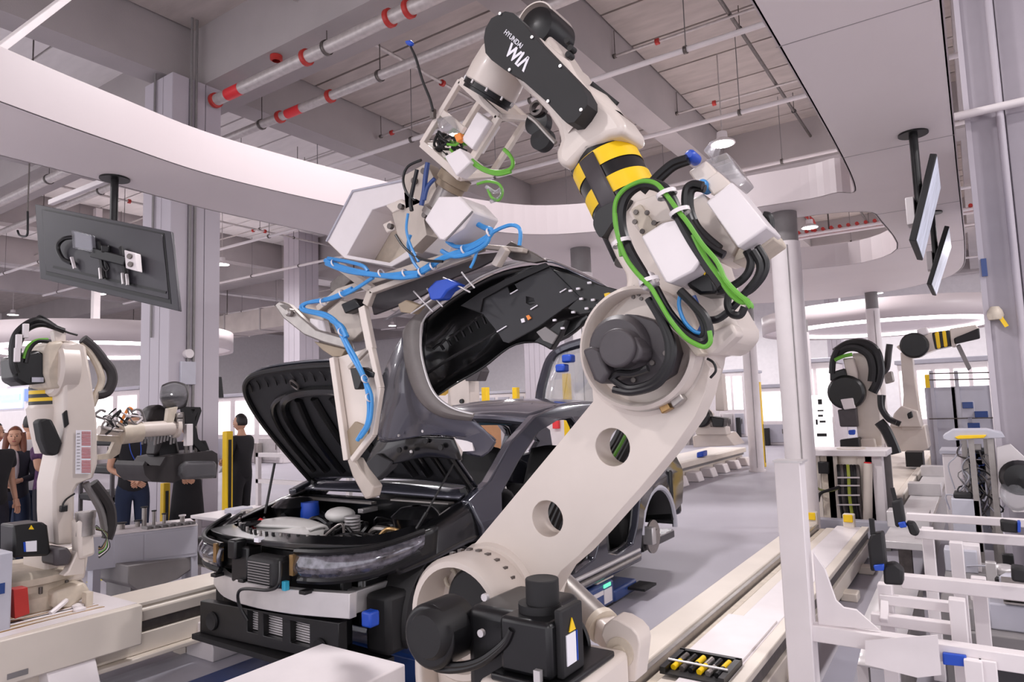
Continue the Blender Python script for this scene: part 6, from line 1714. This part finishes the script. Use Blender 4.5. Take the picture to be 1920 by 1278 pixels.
clasp = [[(.19, 0, 1.40), (.25, -.03, 1.13), (.05, -.20, 1.0)], [(-.19, 0, 1.40), (-.25, -.03, 1.13), (-.03, -.21, .99)]]
hold = [[(.18, 0, 1.39), (.22, -.06, 1.13), (.07, -.24, 1.10)], [(-.18, 0, 1.39), (-.22, -.06, 1.13), (-.07, -.24, 1.08)]]
cross = [[(.2, 0, 1.41), (.27, -.08, 1.18), (-.02, -.22, 1.17)], [(-.2, 0, 1.41), (-.27, -.08, 1.18), (.04, -.21, 1.13)]]
build_person('person in black shirt cut off by the left edge of the picture', -14, 7.2, 20, 1.66, (tee, darkc, M.hair, M.black))
build_person('woman with long auburn hair, dark cardigan and white top at the left edge', 27, 7.9, TOCAM, 1.60, (darkc, navyc, M.hairb, M.black), hair='long', arms=hold, extra=phone, sleeve='long')
build_person('person with dark tied hair and white top beside the auburn haired woman', 56, 8.5, 175, 1.74, (whitec, navyc, M.hair, M.black), hair='tail', arms=hold, extra=sheet_in_hand)
build_person('person in purple plaid shirt with folded arms behind the left robot', 92, 7.9, 30, 1.68, (purple, darkc, M.hair, M.black), arms=cross, extra=sheet_in_hand)
build_person('person in black t-shirt and navy trousers with clasped hands and id badge', 250, 8.0, TOCAM + 8, 1.70, (tee, navyc, M.hair, M.black), arms=clasp, extra=badge)
build_person('person in black skirt standing behind the held car seat', 352, 8.7, TOCAM - 5, 1.62, (tee, tee, M.hair, M.black), skirt=True, arms=clasp)
build_person('person in black reading a white sheet left of the open hood', 452, 9.4, 200, 1.66, (tee, tee, M.hair, M.black), arms=hold, extra=sheet_in_hand, sleeve='long')

# ================================================================ CEILING SERVICES
def pipe(name, label, a, b, r, m, rods=4, top=7.9, clamps=(), reds=(), cat='pipe', rodm=None):
    a = V(a); b = V(b)
    t = T(name, label, cat, (a + b) / 2)
    G().cyl(a, b, r, n=16).o('pipe_run', m, t)
    for i in range(rods):
        p = a.lerp(b, (i + .5) / rods)
        G().cyl(p, (p.x, p.y, top), .008, n=6).o('hanging_rod', rodm or M.steeld, t)
        G().lathe(p - (b - a).normalized() * .03, b - a, [(r + .012, 0), (r + .012, .05)], 16).o('pipe_clamp', M.steeld, t, solid=.01)
    for u in clamps:
        G().lathe(a.lerp(b, u), b - a, [(r, 0), (r + .03, .01), (r + .03, .07), (r, .08)], 16).o('red_coupling', M.red, t)
    for u, l in reds:
        G().lathe(a.lerp(b, u), b - a, [(r + .003, 0), (r + .003, l)], 20).o('red_tape', M.redb, t)
    return t


def uof(px_, py_, a, b, z):
    p = P(px_, py_, z=z)
    return (p.x - a[0]) / (b[0] - a[0])


a_, b_ = (-26, 6.17, 6.75), (3, 6.17, 6.75)
U = lambda q: uof(q[0], q[1], a_, b_, 6.75)
pipe('sprinkler_pipe', 'nearest thick sprinkler main with red tape and red couplings', a_, b_, .09, M.galv, 10, 7.0, [U(q) for q in ((345, 210), (395, 187), (562, 105), (717, 30), (752, 12), (860, -40))], [(U((420, 175)), .36)])
a_, b_ = (-26, 7.2, 6.75), (3, 7.2, 6.75)
pipe('sprinkler_pipe', 'second sprinkler main with red tape behind the nearest one', a_, b_, .075, M.galv, 10, 7.9, [U(q) for q in ((617, 182), (522, 220))], [(U((541, 215)), .38)])
for i, y in enumerate((8.98, 11.6, 14.65, 19.5, 24.0, 30.0)):
    pipe('conduit_rail', 'white unistrut rail running across the ceiling, %s from the viewer' % ['first', 'second', 'third', 'fourth', 'fifth', 'sixth'][i], (-30, y, 6.55), (6, y, 6.55), .04, M.white, 14, 7.95, cat='rail', rodm=M.greyd)
for i, y in enumerate((10.2, 13.1, 18.0, 22.0)):
    pipe('branch_pipe', 'thin sprinkler branch with red heads, %s row' % ['first', 'second', 'third', 'fourth'][i], (-28, y, 7.5), (5, y, 7.5), .022, M.galv, 12, 7.95, [.1 + k * .09 for k in range(10)])
for i, x in enumerate((-2.7, -7.6, -13.3, -18.7, 1.6)):
    pipe('branch_pipe', 'thin pipe running lengthwise %s' % ['above the right canopy edge', 'above the left canopy', 'over the big column', 'left of the big column', 'beside the clad pillar'][i], (x, 1.0, 7.55), (x, 40, 7.55), .03, M.steeld if i == 0 else M.galv, 10, 7.95, [.1 + k * .11 for k in range(8)] if i else [])
# red valve assembly on the near main
v = T('sprinkler_valve', 'red valve and elbows on the nearest sprinkler main', 'valve', P(520, 110, z=6.8))
q1, q2, q3 = P(518, 105, y=6.17), P(515, 72, y=6.2), P(545, 50, y=6.3)
G().lathe(q1 - V((0, 0, .08)), (0, 0, 1), [(.06, 0), (.09, .02), (.09, .08), (.06, .10), (.06, .16), (.09, .18), (.09, .22), (.05, .24)], 16).o('valve_body', M.red, v)
G().cyl(q1, q2, .05, n=12).o('riser', M.galv, v)
G().lathe(q2 - V((0, 0, .06)), (0, 0, 1), [(.05, 0), (.08, .02), (.08, .1), (.05, .12)], 14).o('coupling', M.red, v)
G().tube([q2, q2 + V((.1, 0, .08)), q3], .04, 10, 5).o('elbow', M.galv, v)
G().lathe(q3 - V((.04, 0, 0)), (1, 0, .3), [(.05, 0), (.08, .01), (.08, .06), (.05, .07)], 14).o('coupling', M.red, v)
G().cyl(q2, P(513, 40, y=6.2), .03, n=10).o('riser', M.steeld, v)
G().tube([P(513, 40, y=6.2), P(505, 25, y=6.4), P(460, 0, y=7)], .03, 8, 4).o('riser', M.steeld, v)
# diagonal white struts holding the canopy
for i, (a, b) in enumerate(((P(6, 86, z=4.3), P(122, -2, z=5.0)), (P(95, 380, x=-7.4), P(200, 338, x=-6.3)))):
    t = T('strut', ['white diagonal strut at the top left corner', 'white diagonal strut behind the left monitor'][i], 'strut', (a + b) / 2)
    G().bar(a + (a - b) * (.4, 0)[i], b + (b - a) * (1.2, 0)[i], .05, .05).o('strut_bar', M.white, t, bev=.006)
# distant red manifold rack seen through the canopy opening
rkk = T('red_pipe_rack', 'rack of red sprinkler branches seen through the rear canopy opening', 'pipes', (-2.0, 21, 6.4))
for k in range(2): G().cyl((-9, 21 + k * .4, 6.35), (2, 21 + k * .4, 6.35), .05, n=10).o('rack_rail', M.white, rkk)
for k in range(46): G().cyl((-8.6 + k * .22, 20.9, 6.42), (-8.6 + k * .22, 21.5, 6.42), .05, n=8).o('red_branch', M.red, rkk)
for x_ in (-3.6, -1.7): G().tube([(x_, 21, 6.45), (x_ + .1, 20.4, 6.6), (x_ - .3, 19.8, 7.0), (x_ - .3, 19.4, 7.6)], .06, 8, 4).o('red_riser', M.red, rkk)
for k in range(5): G().cyl((-8 + k * 2.4, 21.2, 6.4), (-8 + k * 2.4, 21.2, 7.0), .02, n=6).o('hanging_rod', M.steeld, rkk)
# ventilation duct on the left
dk = T('air_duct', 'long wide pale air duct under the ceiling behind the big column', 'duct', (-24, 17.9, 5.6))
G().b2((-40, 17.4, 5.15), (-9.5, 18.6, 6.0)).o('duct_body', M.concrete, dk, bev=.02)
for k in range(12): G().b2((-39.4 + k * 2.5, 17.36, 5.11), (-39.34 + k * 2.5, 18.64, 6.04)).o('duct_flange', M.beam, dk)
for k in range(8): G().cyl((-39 + k * 4, 17.6, 6), (-39 + k * 4, 17.6, 8.0), .02, n=6).o('hanging_rod', M.steeld, dk)

# ================================================================ COLUMNS
def rcol(c, r, label, top=3.8, m=None):
    t = T('round_column', label, 'column', (c[0], c[1], 0), 'round white canopy columns')
    t['kind'] = 'structure'
    G().cyl((c[0], c[1], 0), (c[0], c[1], top - .35), r, n=36, caps=True).o('column_shaft', m or M.white, t)
    G().cyl((c[0], c[1], top - .35), (c[0], c[1], top), r * .92, n=36).o('column_head', M.greyd, t)
    G().cyl((c[0], c[1], 0), (c[0], c[1], .04), r * 1.15, n=36).o('column_base', M.white, t)
    G().b2((c[0] + r * .3, c[1] - r - .004, .1), (c[0] + r * .3 + .006, c[1] - r + .06, top - .4)).o('column_seam', M.greyd, t)
    return t


for q, r, lb_ in (((1468, 400), .16, 'thick round white column with a seam right of the main robot'), ((1400, 575), .16, 'round white column left of the thick one, farther back'), ((1633, 548), .13, 'slim round white column in front of the oval canopy'), ((1088, 466), .15, 'round column behind the main robot elbow'), ((1505, 600), .14, 'round white column directly right of the thick one')):
    p = P(*q, z=3.8)
    rcol((p.x, p.y), r, lb_)


def sqcol(px0, px1, d, label, z1=8.0):
    """square clad column whose two visible faces span px0..px1"""
    a = P(px0, 700, d=d)
    t = T('clad_column', label, 'column', (0, 0, 0))
    t['kind'] = 'structure'
    w_ = (px1 - px0) / 1280 * d / 1.32
    x0, y0 = a.x, a.y
    t.location = (x0 + w_ / 2, y0 + w_ / 2, 0)
    G().b2((x0 + .03, y0 + .03, 0), (x0 + w_ - .03, y0 + w_ - .03, z1)).o('column_core', M.beam, t)
    n = max(3, int(w_ / .22))
    s_ = w_ / n
    for i in range(n):
        G().b2((x0 + i * s_ + .006, y0, 0), (x0 + (i + 1) * s_ - .006, y0 + .03, z1)).o('cladding_sheet', M.pillar, t, bev=.004)
        G().b2((x0 + w_ - .03, y0 + i * s_ + .006, 0), (x0 + w_, y0 + (i + 1) * s_ - .006, z1)).o('cladding_sheet', M.pillar, t, bev=.004)
    return t, x0, y0, w_


t, x0, y0, w_ = sqcol(262, 393, 10.6, 'big square clad column behind the left robot and the people', 7.0)
for i, u in enumerate((.35, .45)): G().cyl((x0 + w_ + .03, y0 + w_ * u, 0), (x0 + w_ + .03, y0 + w_ * u, 8), .02, n=8).o('conduit', M.greyd, t)
G().cyl((x0 + w_ * .45, y0 - .03, 2.9), (x0 + w_ * .45, y0 - .03, 8), .018, n=8).o('conduit', M.greyd, t)
q = P(352, 690, x=x0 + w_ + .03)
G().b2((x0 + w_, q.y - .12, q.z - .25), (x0 + w_ + .06, q.y + .12, q.z + .1)).o('wall_box', M.grey, t, bev=.01)
G().cyl((x0 + w_, q.y, q.z + .22), (x0 + w_ + .08, q.y, q.z + .22), .07, n=16).o('round_bell', M.white, t)
sqcol(532, 592, 24, 'pale square column between hood and big column far back')
sqcol(984, 1058, 27, 'pale square column above the car roof far back')
sqcol(1555, 1588, 30, 'grey square column in the distance on the right')
p = P(170, 545, z=5.2)
t = T('strut', 'thin white vertical post hanging over the left ring canopy', 'strut', (p.x, p.y, 3.8))
pt2 = P(178, 622, d=20)
G().bar((pt2.x, pt2.y, pt2.z), (pt2.x, pt2.y, 7.9), .18, .18).o('strut_bar', M.white, t)

# ================================================================ FAR EQUIPMENT
def post(px_, ytop, d, label, z0=0.0, w__=.12):
    p = P(px_, ytop, d=d)
    t = T('safety_post', label, 'post', (p.x, p.y, 0))
    G().b2((p.x - w__ / 2, p.y - w__ / 2, 0), (p.x + w__ / 2, p.y + w__ / 2, p.z)).o('post_body', M.yellow, t, bev=.01)
    G().b2((p.x + w__ / 2, p.y - .02, .1), (p.x + w__ / 2 + .006, p.y + .02, p.z * .5)).o('sensor_strip', M.black, t)


post(1483, 692, 9.0, 'tall yellow light curtain post beside the thick round column', w__=.1)
post(1420, 716, 16.8, 'slim yellow post left of the aisle', w__=.14)
post(1740, 702, 13.2, 'yellow post in front of the far right robot', w__=.11)
post(910, 726, 26, 'yellow post seen between bumper cover and car roof', w__=.22)
post(967, 726, 28, 'second yellow post seen over the car roof', w__=.22)
post(1062, 700, 18.5, 'yellow post seen through the car windows', w__=.18)


def smallrobot(label, yy, pieces):
    """pieces: (kind, data, name, material, dy, thick)"""
    first = None
    allp = [q for pc in pieces if pc[0] == 'tr' for q in PL(pc[1], y=yy)]
    cx = sum(p.x for p in allp) / len(allp)
    t = T('industrial_robot', label, 'robot', (cx, yy, 0))
    for kd, data, nm, m_, dy, th in pieces:
        if kd == 'tr': tr(data, nm, m_, t, y=yy + dy, th=th, bev=.02)
        elif kd == 'tu': G().tube(PL(data, y=yy + dy), th, 8, 5).o(nm, m_, t)
        elif kd == 'cy': G().lathe(P(data[0], data[1], y=yy + dy), (0, -1, 0), [(0, -th), (data[2], -th), (data[2], 0), (data[2] * .85, .04), (0, .04)], 28).o(nm, m_, t)
    return t


yA = 12.4
smallrobot('cream robot with thick black hoses over its top, right background', yA, [
    ('tr', [(1576, 826), (1640, 822), (1645, 850), (1655, 905), (1560, 905), (1572, 850)], 'robot_base', M.cream, .0, .7),
    ('tr', [(1598, 662), (1622, 660), (1632, 672), (1640, 700), (1648, 740), (1652, 790), (1655, 835), (1610, 838), (1606, 800), (1602, 745), (1604, 700), (1600, 680)], 'lower_arm', M.cream, .1, .35),
    ('tr', [(1580, 672), (1600, 670), (1608, 700), (1608, 724), (1592, 724)], 'elbow_casting', M.cream, -.05, .3),
    ('tr', [(1556, 698), (1584, 690), (1590, 712), (1556, 714)], 'elbow_motor', M.black, -.1, .3),
    ('cy', (1586, 735, .28), 'wrist_motor', M.black, -.1, .3),
    ('tr', [(1570, 768), (1605, 762), (1608, 800), (1575, 800)], 'wrist_unit', M.motor, -.05, .3),
    ('tr', [(1575, 748), (1600, 745), (1604, 765), (1582, 768)], 'wrist_cover', M.white, -.15, .2),
    ('tr', [(1574, 824), (1610, 820), (1612, 840), (1576, 842)], 'base_motor', M.black, -.2, .3),
    ('tr', [(1590, 806), (1604, 805), (1603, 815), (1591, 815)], 'blue_plate', M.blued, -.25, .05),
    ('tu', [(1566, 660), (1590, 645), (1620, 643), (1642, 658), (1650, 690), (1646, 715), (1636, 735)], 'dress_hose', M.rubber, .0, .07),
    ('tu', [(1562, 672), (1582, 655), (1605, 652), (1628, 665), (1636, 690), (1634, 715)], 'dress_hose', M.blackm, -.05, .06),
    ('tu', [(1565, 675), (1580, 668), (1598, 664)], 'green_cable', M.green, -.15, .03),
    ('tu', [(1570, 655), (1562, 675), (1560, 700)], 'dress_hose', M.rubber, -.1, .05),
    ('tu', [(1648, 790), (1660, 805), (1672, 830), (1680, 850)], 'dress_hose', M.black, -.1, .08),
    ('tu', [(1650, 700), (1662, 690), (1666, 660), (1668, 645)], 'dress_hose', M.seat, .1, .05),
    ('tu', [(1650, 740), (1652, 765), (1665, 785), (1680, 792)], 'dress_hose', M.rubber, -.1, .04)])
yB = 13.7
smallrobot('cream robot reaching right with yellow striped forearm, far right background', yB, [
    ('tr', [(1660, 800), (1735, 798), (1742, 840), (1730, 846), (1668, 846)], 'robot_base', M.cream, .3, .7),
    ('tr', [(1676, 775), (1690, 760), (1720, 770), (1728, 800), (1668, 800)], 'turntable', M.cream, .1, .6),
    ('tr', [(1688, 660), (1710, 662), (1716, 720), (1724, 770), (1730, 805), (1690, 806), (1694, 740), (1690, 690)], 'lower_arm', M.cream, .25, .35),
    ('tr', [(1680, 650), (1700, 636), (1748, 622), (1755, 655), (1720, 668), (1700, 668)], 'elbow_casting', M.cream, .0, .4),
    ('cy', (1714, 647, .22), 'elbow_motor', M.black, -.12, .2),
    ('tr', [(1746, 624), (1780, 618), (1784, 648), (1752, 655)], 'striped_forearm', M.black, .0, .35),
    ('tr', [(1752, 623), (1760, 621), (1764, 652), (1757, 654)], 'yellow_stripe', M.yellow, -.02, .39),
    ('tr', [(1766, 620), (1773, 619), (1777, 649), (1770, 651)], 'yellow_stripe', M.yellow, -.02, .39),
    ('tr', [(1780, 616), (1830, 608), (1838, 618), (1795, 632), (1792, 650), (1784, 650)], 'wrist_yoke', M.cream, .0, .3),
    ('tr', [(1788, 634), (1836, 614), (1838, 634), (1790, 645)], 'logo_cover', M.blackm, -.08, .1),
    ('tr', [(1792, 648), (1800, 644), (1822, 690), (1815, 695)], 'tool_arm', M.greyd, .0, .1),
    ('tr', [(1718, 618), (1738, 612), (1742, 625), (1722, 632)], 'servo_box', M.white, -.05, .2),
    ('tr', [(1700, 775), (1709, 770), (1712, 782), (1703, 786)], 'black_mark', M.black, -.05, .1),
    ('tr', [(1656, 700), (1672, 695), (1676, 715), (1660, 720)], 'tool_changer', M.steel, -.2, .2),
    ('tu', [(1655, 740), (1654, 765), (1668, 785), (1688, 795)], 'dress_hose', M.rubber, -.2, .05)])
yC = 15.0
smallrobot('folded cream robot on a far rail behind the main robot arm', yC, [
    ('tr', [(1298, 818), (1310, 812), (1360, 812), (1378, 835), (1300, 838)], 'robot_base', M.cream, .0, .8),
    ('tr', [(1300, 765), (1318, 762), (1330, 775), (1332, 800), (1360, 800), (1362, 815), (1305, 815), (1298, 790)], 'lower_arm', M.cream, -.1, .35),
    ('cy', (1313, 782, .22), 'elbow_motor', M.black, -.2, .2),
    ('tr', [(1332, 780), (1358, 784), (1356, 800), (1336, 800)], 'wrist_motor', M.black, -.2, .3),
    ('tr', [(1340, 700), (1352, 700), (1358, 770), (1342, 770)], 'forearm', M.cream, .2, .3),
    ('tr', [(1306, 848), (1318, 845), (1318, 856), (1306, 858)], 'blue_cap', M.blued, -.3, .3)])
yD = 13.0
smallrobot('cream robot with yellow stripes seen through the bumper cover opening', yD, [
    ('tr', [(845, 690), (875, 680), (880, 720), (882, 790), (838, 790), (840, 730)], 'lower_arm', M.cream, .0, .4),
    ('tr', [(868, 676), (890, 674), (902, 695), (895, 714), (872, 714)], 'elbow_motor', M.motor, -.2, .35),
    ('tr', [(812, 716), (832, 710), (838, 725), (818, 742)], 'yellow_stripe', M.yellow, -.1, .35),
    ('tr', [(820, 722), (828, 718), (832, 728), (824, 734)], 'black_stripe', M.black, -.13, .35),
    ('cy', (866, 752, .06), 'arm_hole', M.black, -.02, .02),
    ('tr', [(826, 785), (900, 785), (905, 925), (820, 925)], 'robot_base', M.cream, .1, .8)])
# rail under the folded robot with white feet
fr_ = T('robot_rail', 'far cream robot rail with a row of white feet, left of the aisle', 'rail', (-5.6, 14.5, 0))
G().b2((-6.0, 11.6, .12), (-5.15, 18.0, .42)).o('rail_body', M.rail, fr_, bev=.02)
G().b2((-5.15, 11.6, .30), (-5.05, 18.0, .42)).o('upper_band', M.rail, fr_, bev=.02)
G().b2((-5.15, 11.6, .24), (-5.12, 18.0, .30)).o('side_groove', M.greyd, fr_)
for k in range(7): G().prism([(-5.15, 12 + k * .9, 0), (-4.85, 12 + k * .9, 0), (-4.92, 12 + k * .9, .2), (-5.15, 12 + k * .9, .2)], (0, .35, 0)).o('rail_foot', M.white, fr_, bev=.02)
# second rail on the right under robots A and B
fr2 = T('robot_rail', 'cream robot rail on the right that runs under the background robots', 'rail', (-1.5, 12, 0))
G().b2((-1.75, 9.6, .12), (-.95, 17.5, .42)).o('rail_body', M.rail, fr2, bev=.02)
G().b2((-.95, 9.6, .30), (-.86, 17.5, .46)).o('upper_band', M.rail, fr2, bev=.02)
G().b2((-.97, 9.6, .2), (-.93, 17.5, .3)).o('side_groove', M.greyd, fr2)
for k in range(8): G().b2((-.95, 9.9 + k, 0), (-.8, 10.15 + k, .2)).o('rail_foot', M.rail, fr2, bev=.02)
G().b2((-1.1, 13.2, .46), (-.85, 13.6, .7)).o('black_stop', M.black, fr2)
# machines, lit booths and cabinets far back
rg = random.Random(31)


def booth(label, x0, y0, x1, y1, h, nwin, lit=True):
    t = T('machine_booth', label, 'machine', ((x0 + x1) / 2, (y0 + y1) / 2, 0))
    G().b2((x0, y0, 0), (x1, y1, h)).o('booth_body', M.white, t, bev=.03)
    G().b2((x0 - .05, y0 - .05, h), (x1 + .05, y1 + .05, h + .12)).o('booth_roof', M.grey, t, bev=.02)
    for k in range(nwin):
        a = x0 + (x1 - x0) * (k + .12) / nwin; b = x0 + (x1 - x0) * (k + .88) / nwin
        G().b2((a, y0 - .03, h * .42), (b, y0, h * .93)).o('lit_window', M.panel if lit else M.grey, t)
        G().b2((a, y0 - .06, h * .05), (b, y0, h * .36)).o('machine_door', [M.grey, M.white, M.alu][k % 3], t, bev=.01)
        G().cyl((b - .08, y0 - .09, h * .2), (b - .08, y0 - .09, h * .28), .015, n=8).o('door_handle', M.steeld, t)
        G().b2((a + .1, y0 - .3, .0), (a + .25, y0 - .1, h * .3)).o('floor_box', [M.blackm, M.greyd, M.steel][k % 3], t, bev=.01)
    return t


def bpix(pa, pb, d, dep, h, label, n, lit=True):
    a = P(pa, 740, d=d); b = P(pb, 740, d=d)
    yy = (a.y + b.y) / 2
    ra, rb = P(pa, 740, y=yy), P(pb, 740, y=yy)
    return booth(label, min(ra.x, rb.x), yy, max(ra.x, rb.x), yy + dep, h, n, lit)


bpix(1500, 1562, 19, 2.0, 2.6, 'bright white booth right of the thick round column', 2)
bpix(1686, 1860, 17, 2.0, 2.4, 'row of bright lit machine windows behind the far right robot', 5)
bpix(1420, 1475, 24, 2.0, 2.0, 'white machine at the end of the aisle', 1)
bpix(1236, 1300, 26, 3.0, 2.6, 'lit booth behind the folded robot', 3)
bpix(1310, 1395, 30, 3.0, 2.8, 'wide lit booth left of the aisle far back', 4)
bpix(640, 800, 26, 3.0, 2.4, 'row of pale machines behind the hood', 4)
bpix(880, 985, 30, 3.0, 2.2, 'pale machines seen over the car roof', 4, False)
bpix(395, 530, 24, 3.0, 2.3, 'bright booth between big column and hood', 3)
bpix(100, 262, 24, 1.0, 2.6, 'bright booth left of the big column', 4)
bpix(-120, 90, 20, 1.0, 2.3, 'bright booth at the left edge', 5)
# display wall with screens at the left
ds = T('display_wall', 'white display wall with blue and green screens at the left edge', 'display', P(30, 740, d=16))
dx0, dx1 = P(-30, 740, y=5.0).x, P(68, 740, y=5.0).x
yy = P(30, 740, d=16).y
A0, A1 = P(-40, 790, y=yy), P(66, 705, y=yy)
G().b2((A0.x, yy, 0), (A1.x, yy + .3, A1.z + .1)).o('display_board', M.white, ds, bev=.01)
for (a, b, c_, d__, m_) in ((5, 738, 42, 752, mat('green_screen', 'a9e6b4', .4, emit=.9)), (-20, 728, 46, 768, mat('blue_screen', 'b9c4ee', .4, emit=.9)), (14, 712, 60, 724, mat('sign_white', 'f4f4fb', .4, emit=.8)), (48, 728, 60, 752, mat('blue_panel', '6f86c9', .4, emit=.6))):
    q0, q1 = P(a, d__, y=yy), P(c_, b, y=yy)
    if m_.name == 'green_screen': q0.y -= .03; q1.y -= .03
    G().b2((q0.x, q0.y - .03, q0.z), (q1.x, q0.y, q1.z)).o('screen', m_, ds)
# white info board by the thick column
ib = T('info_board', 'white standing board with small dark prints right of the thick column', 'board', P(1538, 800, d=15))
yy = P(1538, 790, d=15).y
A0, A1 = P(1524, 846, y=yy), P(1556, 740, y=yy)
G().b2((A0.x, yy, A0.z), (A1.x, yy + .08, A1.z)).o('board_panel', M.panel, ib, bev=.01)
G().b2((A0.x + .1, yy, 0), (A1.x - .1, yy + .06, A0.z)).o('board_leg', M.white, ib)
for (a, b, c_, d__) in ((1534, 748, 1541, 758), (1533, 768, 1544, 771), (1534, 777, 1543, 781), (1530, 786, 1533, 796), (1537, 788, 1548, 792), (1532, 812, 1550, 818)):
    q0, q1 = P(a, d__, y=yy), P(c_, b, y=yy)
    G().b2((q0.x, yy - .006, q0.z), (q1.x, yy, q1.z)).o('print_mark', M.blackm, ib)
# fence frames with thin rods on the right
fe = T('mesh_fence', 'grey panel fence with thin top wires behind the wiring panel', 'fence', P(1770, 800, d=12))
yy = P(1770, 800, d=12.5).y
for (a, b, c_, d__) in ((1745, 725, 1790, 860), (1795, 722, 1855, 860)):
    q0, q1 = P(a, d__, y=yy), P(c_, b, y=yy)
    G().b2((q0.x, yy, .05), (q1.x, yy + .03, q1.z)).o('fence_panel', M.grey, fe, bev=.006)
for py_ in (700, 712, 785):
    G().cyl(P(1742, py_, y=yy - .1), P(1862, py_ - 2, y=yy - .1), .012, n=6).o('fence_wire', M.steeld, fe)
for px_ in (1745, 1792, 1858):
    q = P(px_, 695, y=yy)
    G().b2((q.x - .03, yy - .03, 0), (q.x + .03, yy + .05, q.z)).o('fence_post', M.grey, fe)
bx = T('operator_box', 'dark blue operator screen and box on the far fence', 'box', P(1812, 770, d=10))
yy2 = yy - .4
for (a, b, c_, d__, m_) in ((1804, 752, 1826, 782, M.grey), (1805, 753, 1824, 765, M.navy), (1828, 770, 1852, 782, M.navy), (1815, 792, 1837, 803, M.navy)):
    q0, q1 = P(a, d__, y=yy2), P(c_, b, y=yy2)
    G().b2((q0.x, yy2 - (.12 if m_ is M.navy else .08), q0.z), (q1.x, yy2, q1.z)).o('operator_panel', m_, bx, bev=.006)
q = P(1820, 800, y=yy2)
G().b2((q.x - .03, yy2, 0), (q.x + .03, yy2 + .05, q.z + .2)).o('panel_stand', M.grey, bx)
# small black monitor on the far column, red fire box, far stock shelf
mo = T('wall_monitor', 'small dark monitor beside the big column far back', 'monitor', P(402, 725, d=17))
q0, q1 = P(394, 745, d=17), P(413, 706, d=17)
G().prism([P(394, 745, d=17), P(413, 745, d=17), P(409, 706, d=17), P(394, 706, d=17)], (0, .1, 0)).o('monitor_body', M.blackm, mo, bev=.01)
q = P(402, 706, d=17)
G().cyl((q.x, q.y + .05, q.z - .1), (q.x, q.y + .05, 7.9), .03, n=8).o('hanging_pole', M.black, mo)
fb_ = T('fire_box', 'small red fire alarm box seen through the front door opening', 'box', P(1041, 793, d=20))
q = P(1041, 793, d=20)
G().b2((q.x - .1, q.y, q.z - .16), (q.x + .1, q.y + .1, q.z + .16)).o('box_body', M.redb, fb_, bev=.01)
G().b2((q.x - .5, q.y + .1, 0), (q.x + .5, q.y + .3, 2.4)).o('box_wall', M.white, fb_)
ob = T('orange_board', 'orange board standing behind the windshield opening', 'board', P(925, 820, d=14))
q = P(918, 815, d=14)
G().b2((q.x - .35, q.y, 0), (q.x + .3, q.y + .05, q.z + .3)).o('board_panel', mat('pale_orange', 'dba273', .6), ob)
G().b2((q.x - .4, q.y - .02, 0), (q.x - .35, q.y + .06, q.z + .35)).o('board_frame', M.white, ob)
G().b2((q.x + .3, q.y - .02, 0), (q.x + .35, q.y + .06, q.z + .35)).o('board_frame', M.white, ob)
# dark stacked trays standing in for a grey car body behind the people
dc = T('car_body_stand_in', 'dark rack of trays standing in for a car body behind the person in the black t-shirt', 'rack', P(212, 880, d=11))
q = P(212, 830, d=11.5)
for k in range(3): G().b2((q.x - .5, q.y - .3, .35 + k * .45), (q.x + .6, q.y + .5, .47 + k * .45)).o('rack_tray', M.blackm, dc, bev=.03)
for dx in (-.5, .55):
    for dy in (-.3, .45): G().b2((q.x + dx, q.y + dy, 0), (q.x + dx + .05, q.y + dy + .05, 1.4)).o('rack_post', M.motor, dc)
# a hook hanging at the left
hk = T('ceiling_hook', 'black hook hanging on a rod left of the left monitor', 'hook', P(45, 440, d=9))
G().tube(PL([(52, 396), (52, 425), (51, 440), (44, 443), (36, 440), (33, 432)], y=4.0), .015, 8, 4).o('hook', M.black, hk)
q = P(52, 396, y=4.0)
G().cyl(q, (q.x, q.y, 8), .01, n=6).o('hanging_rod', M.steeld, hk)
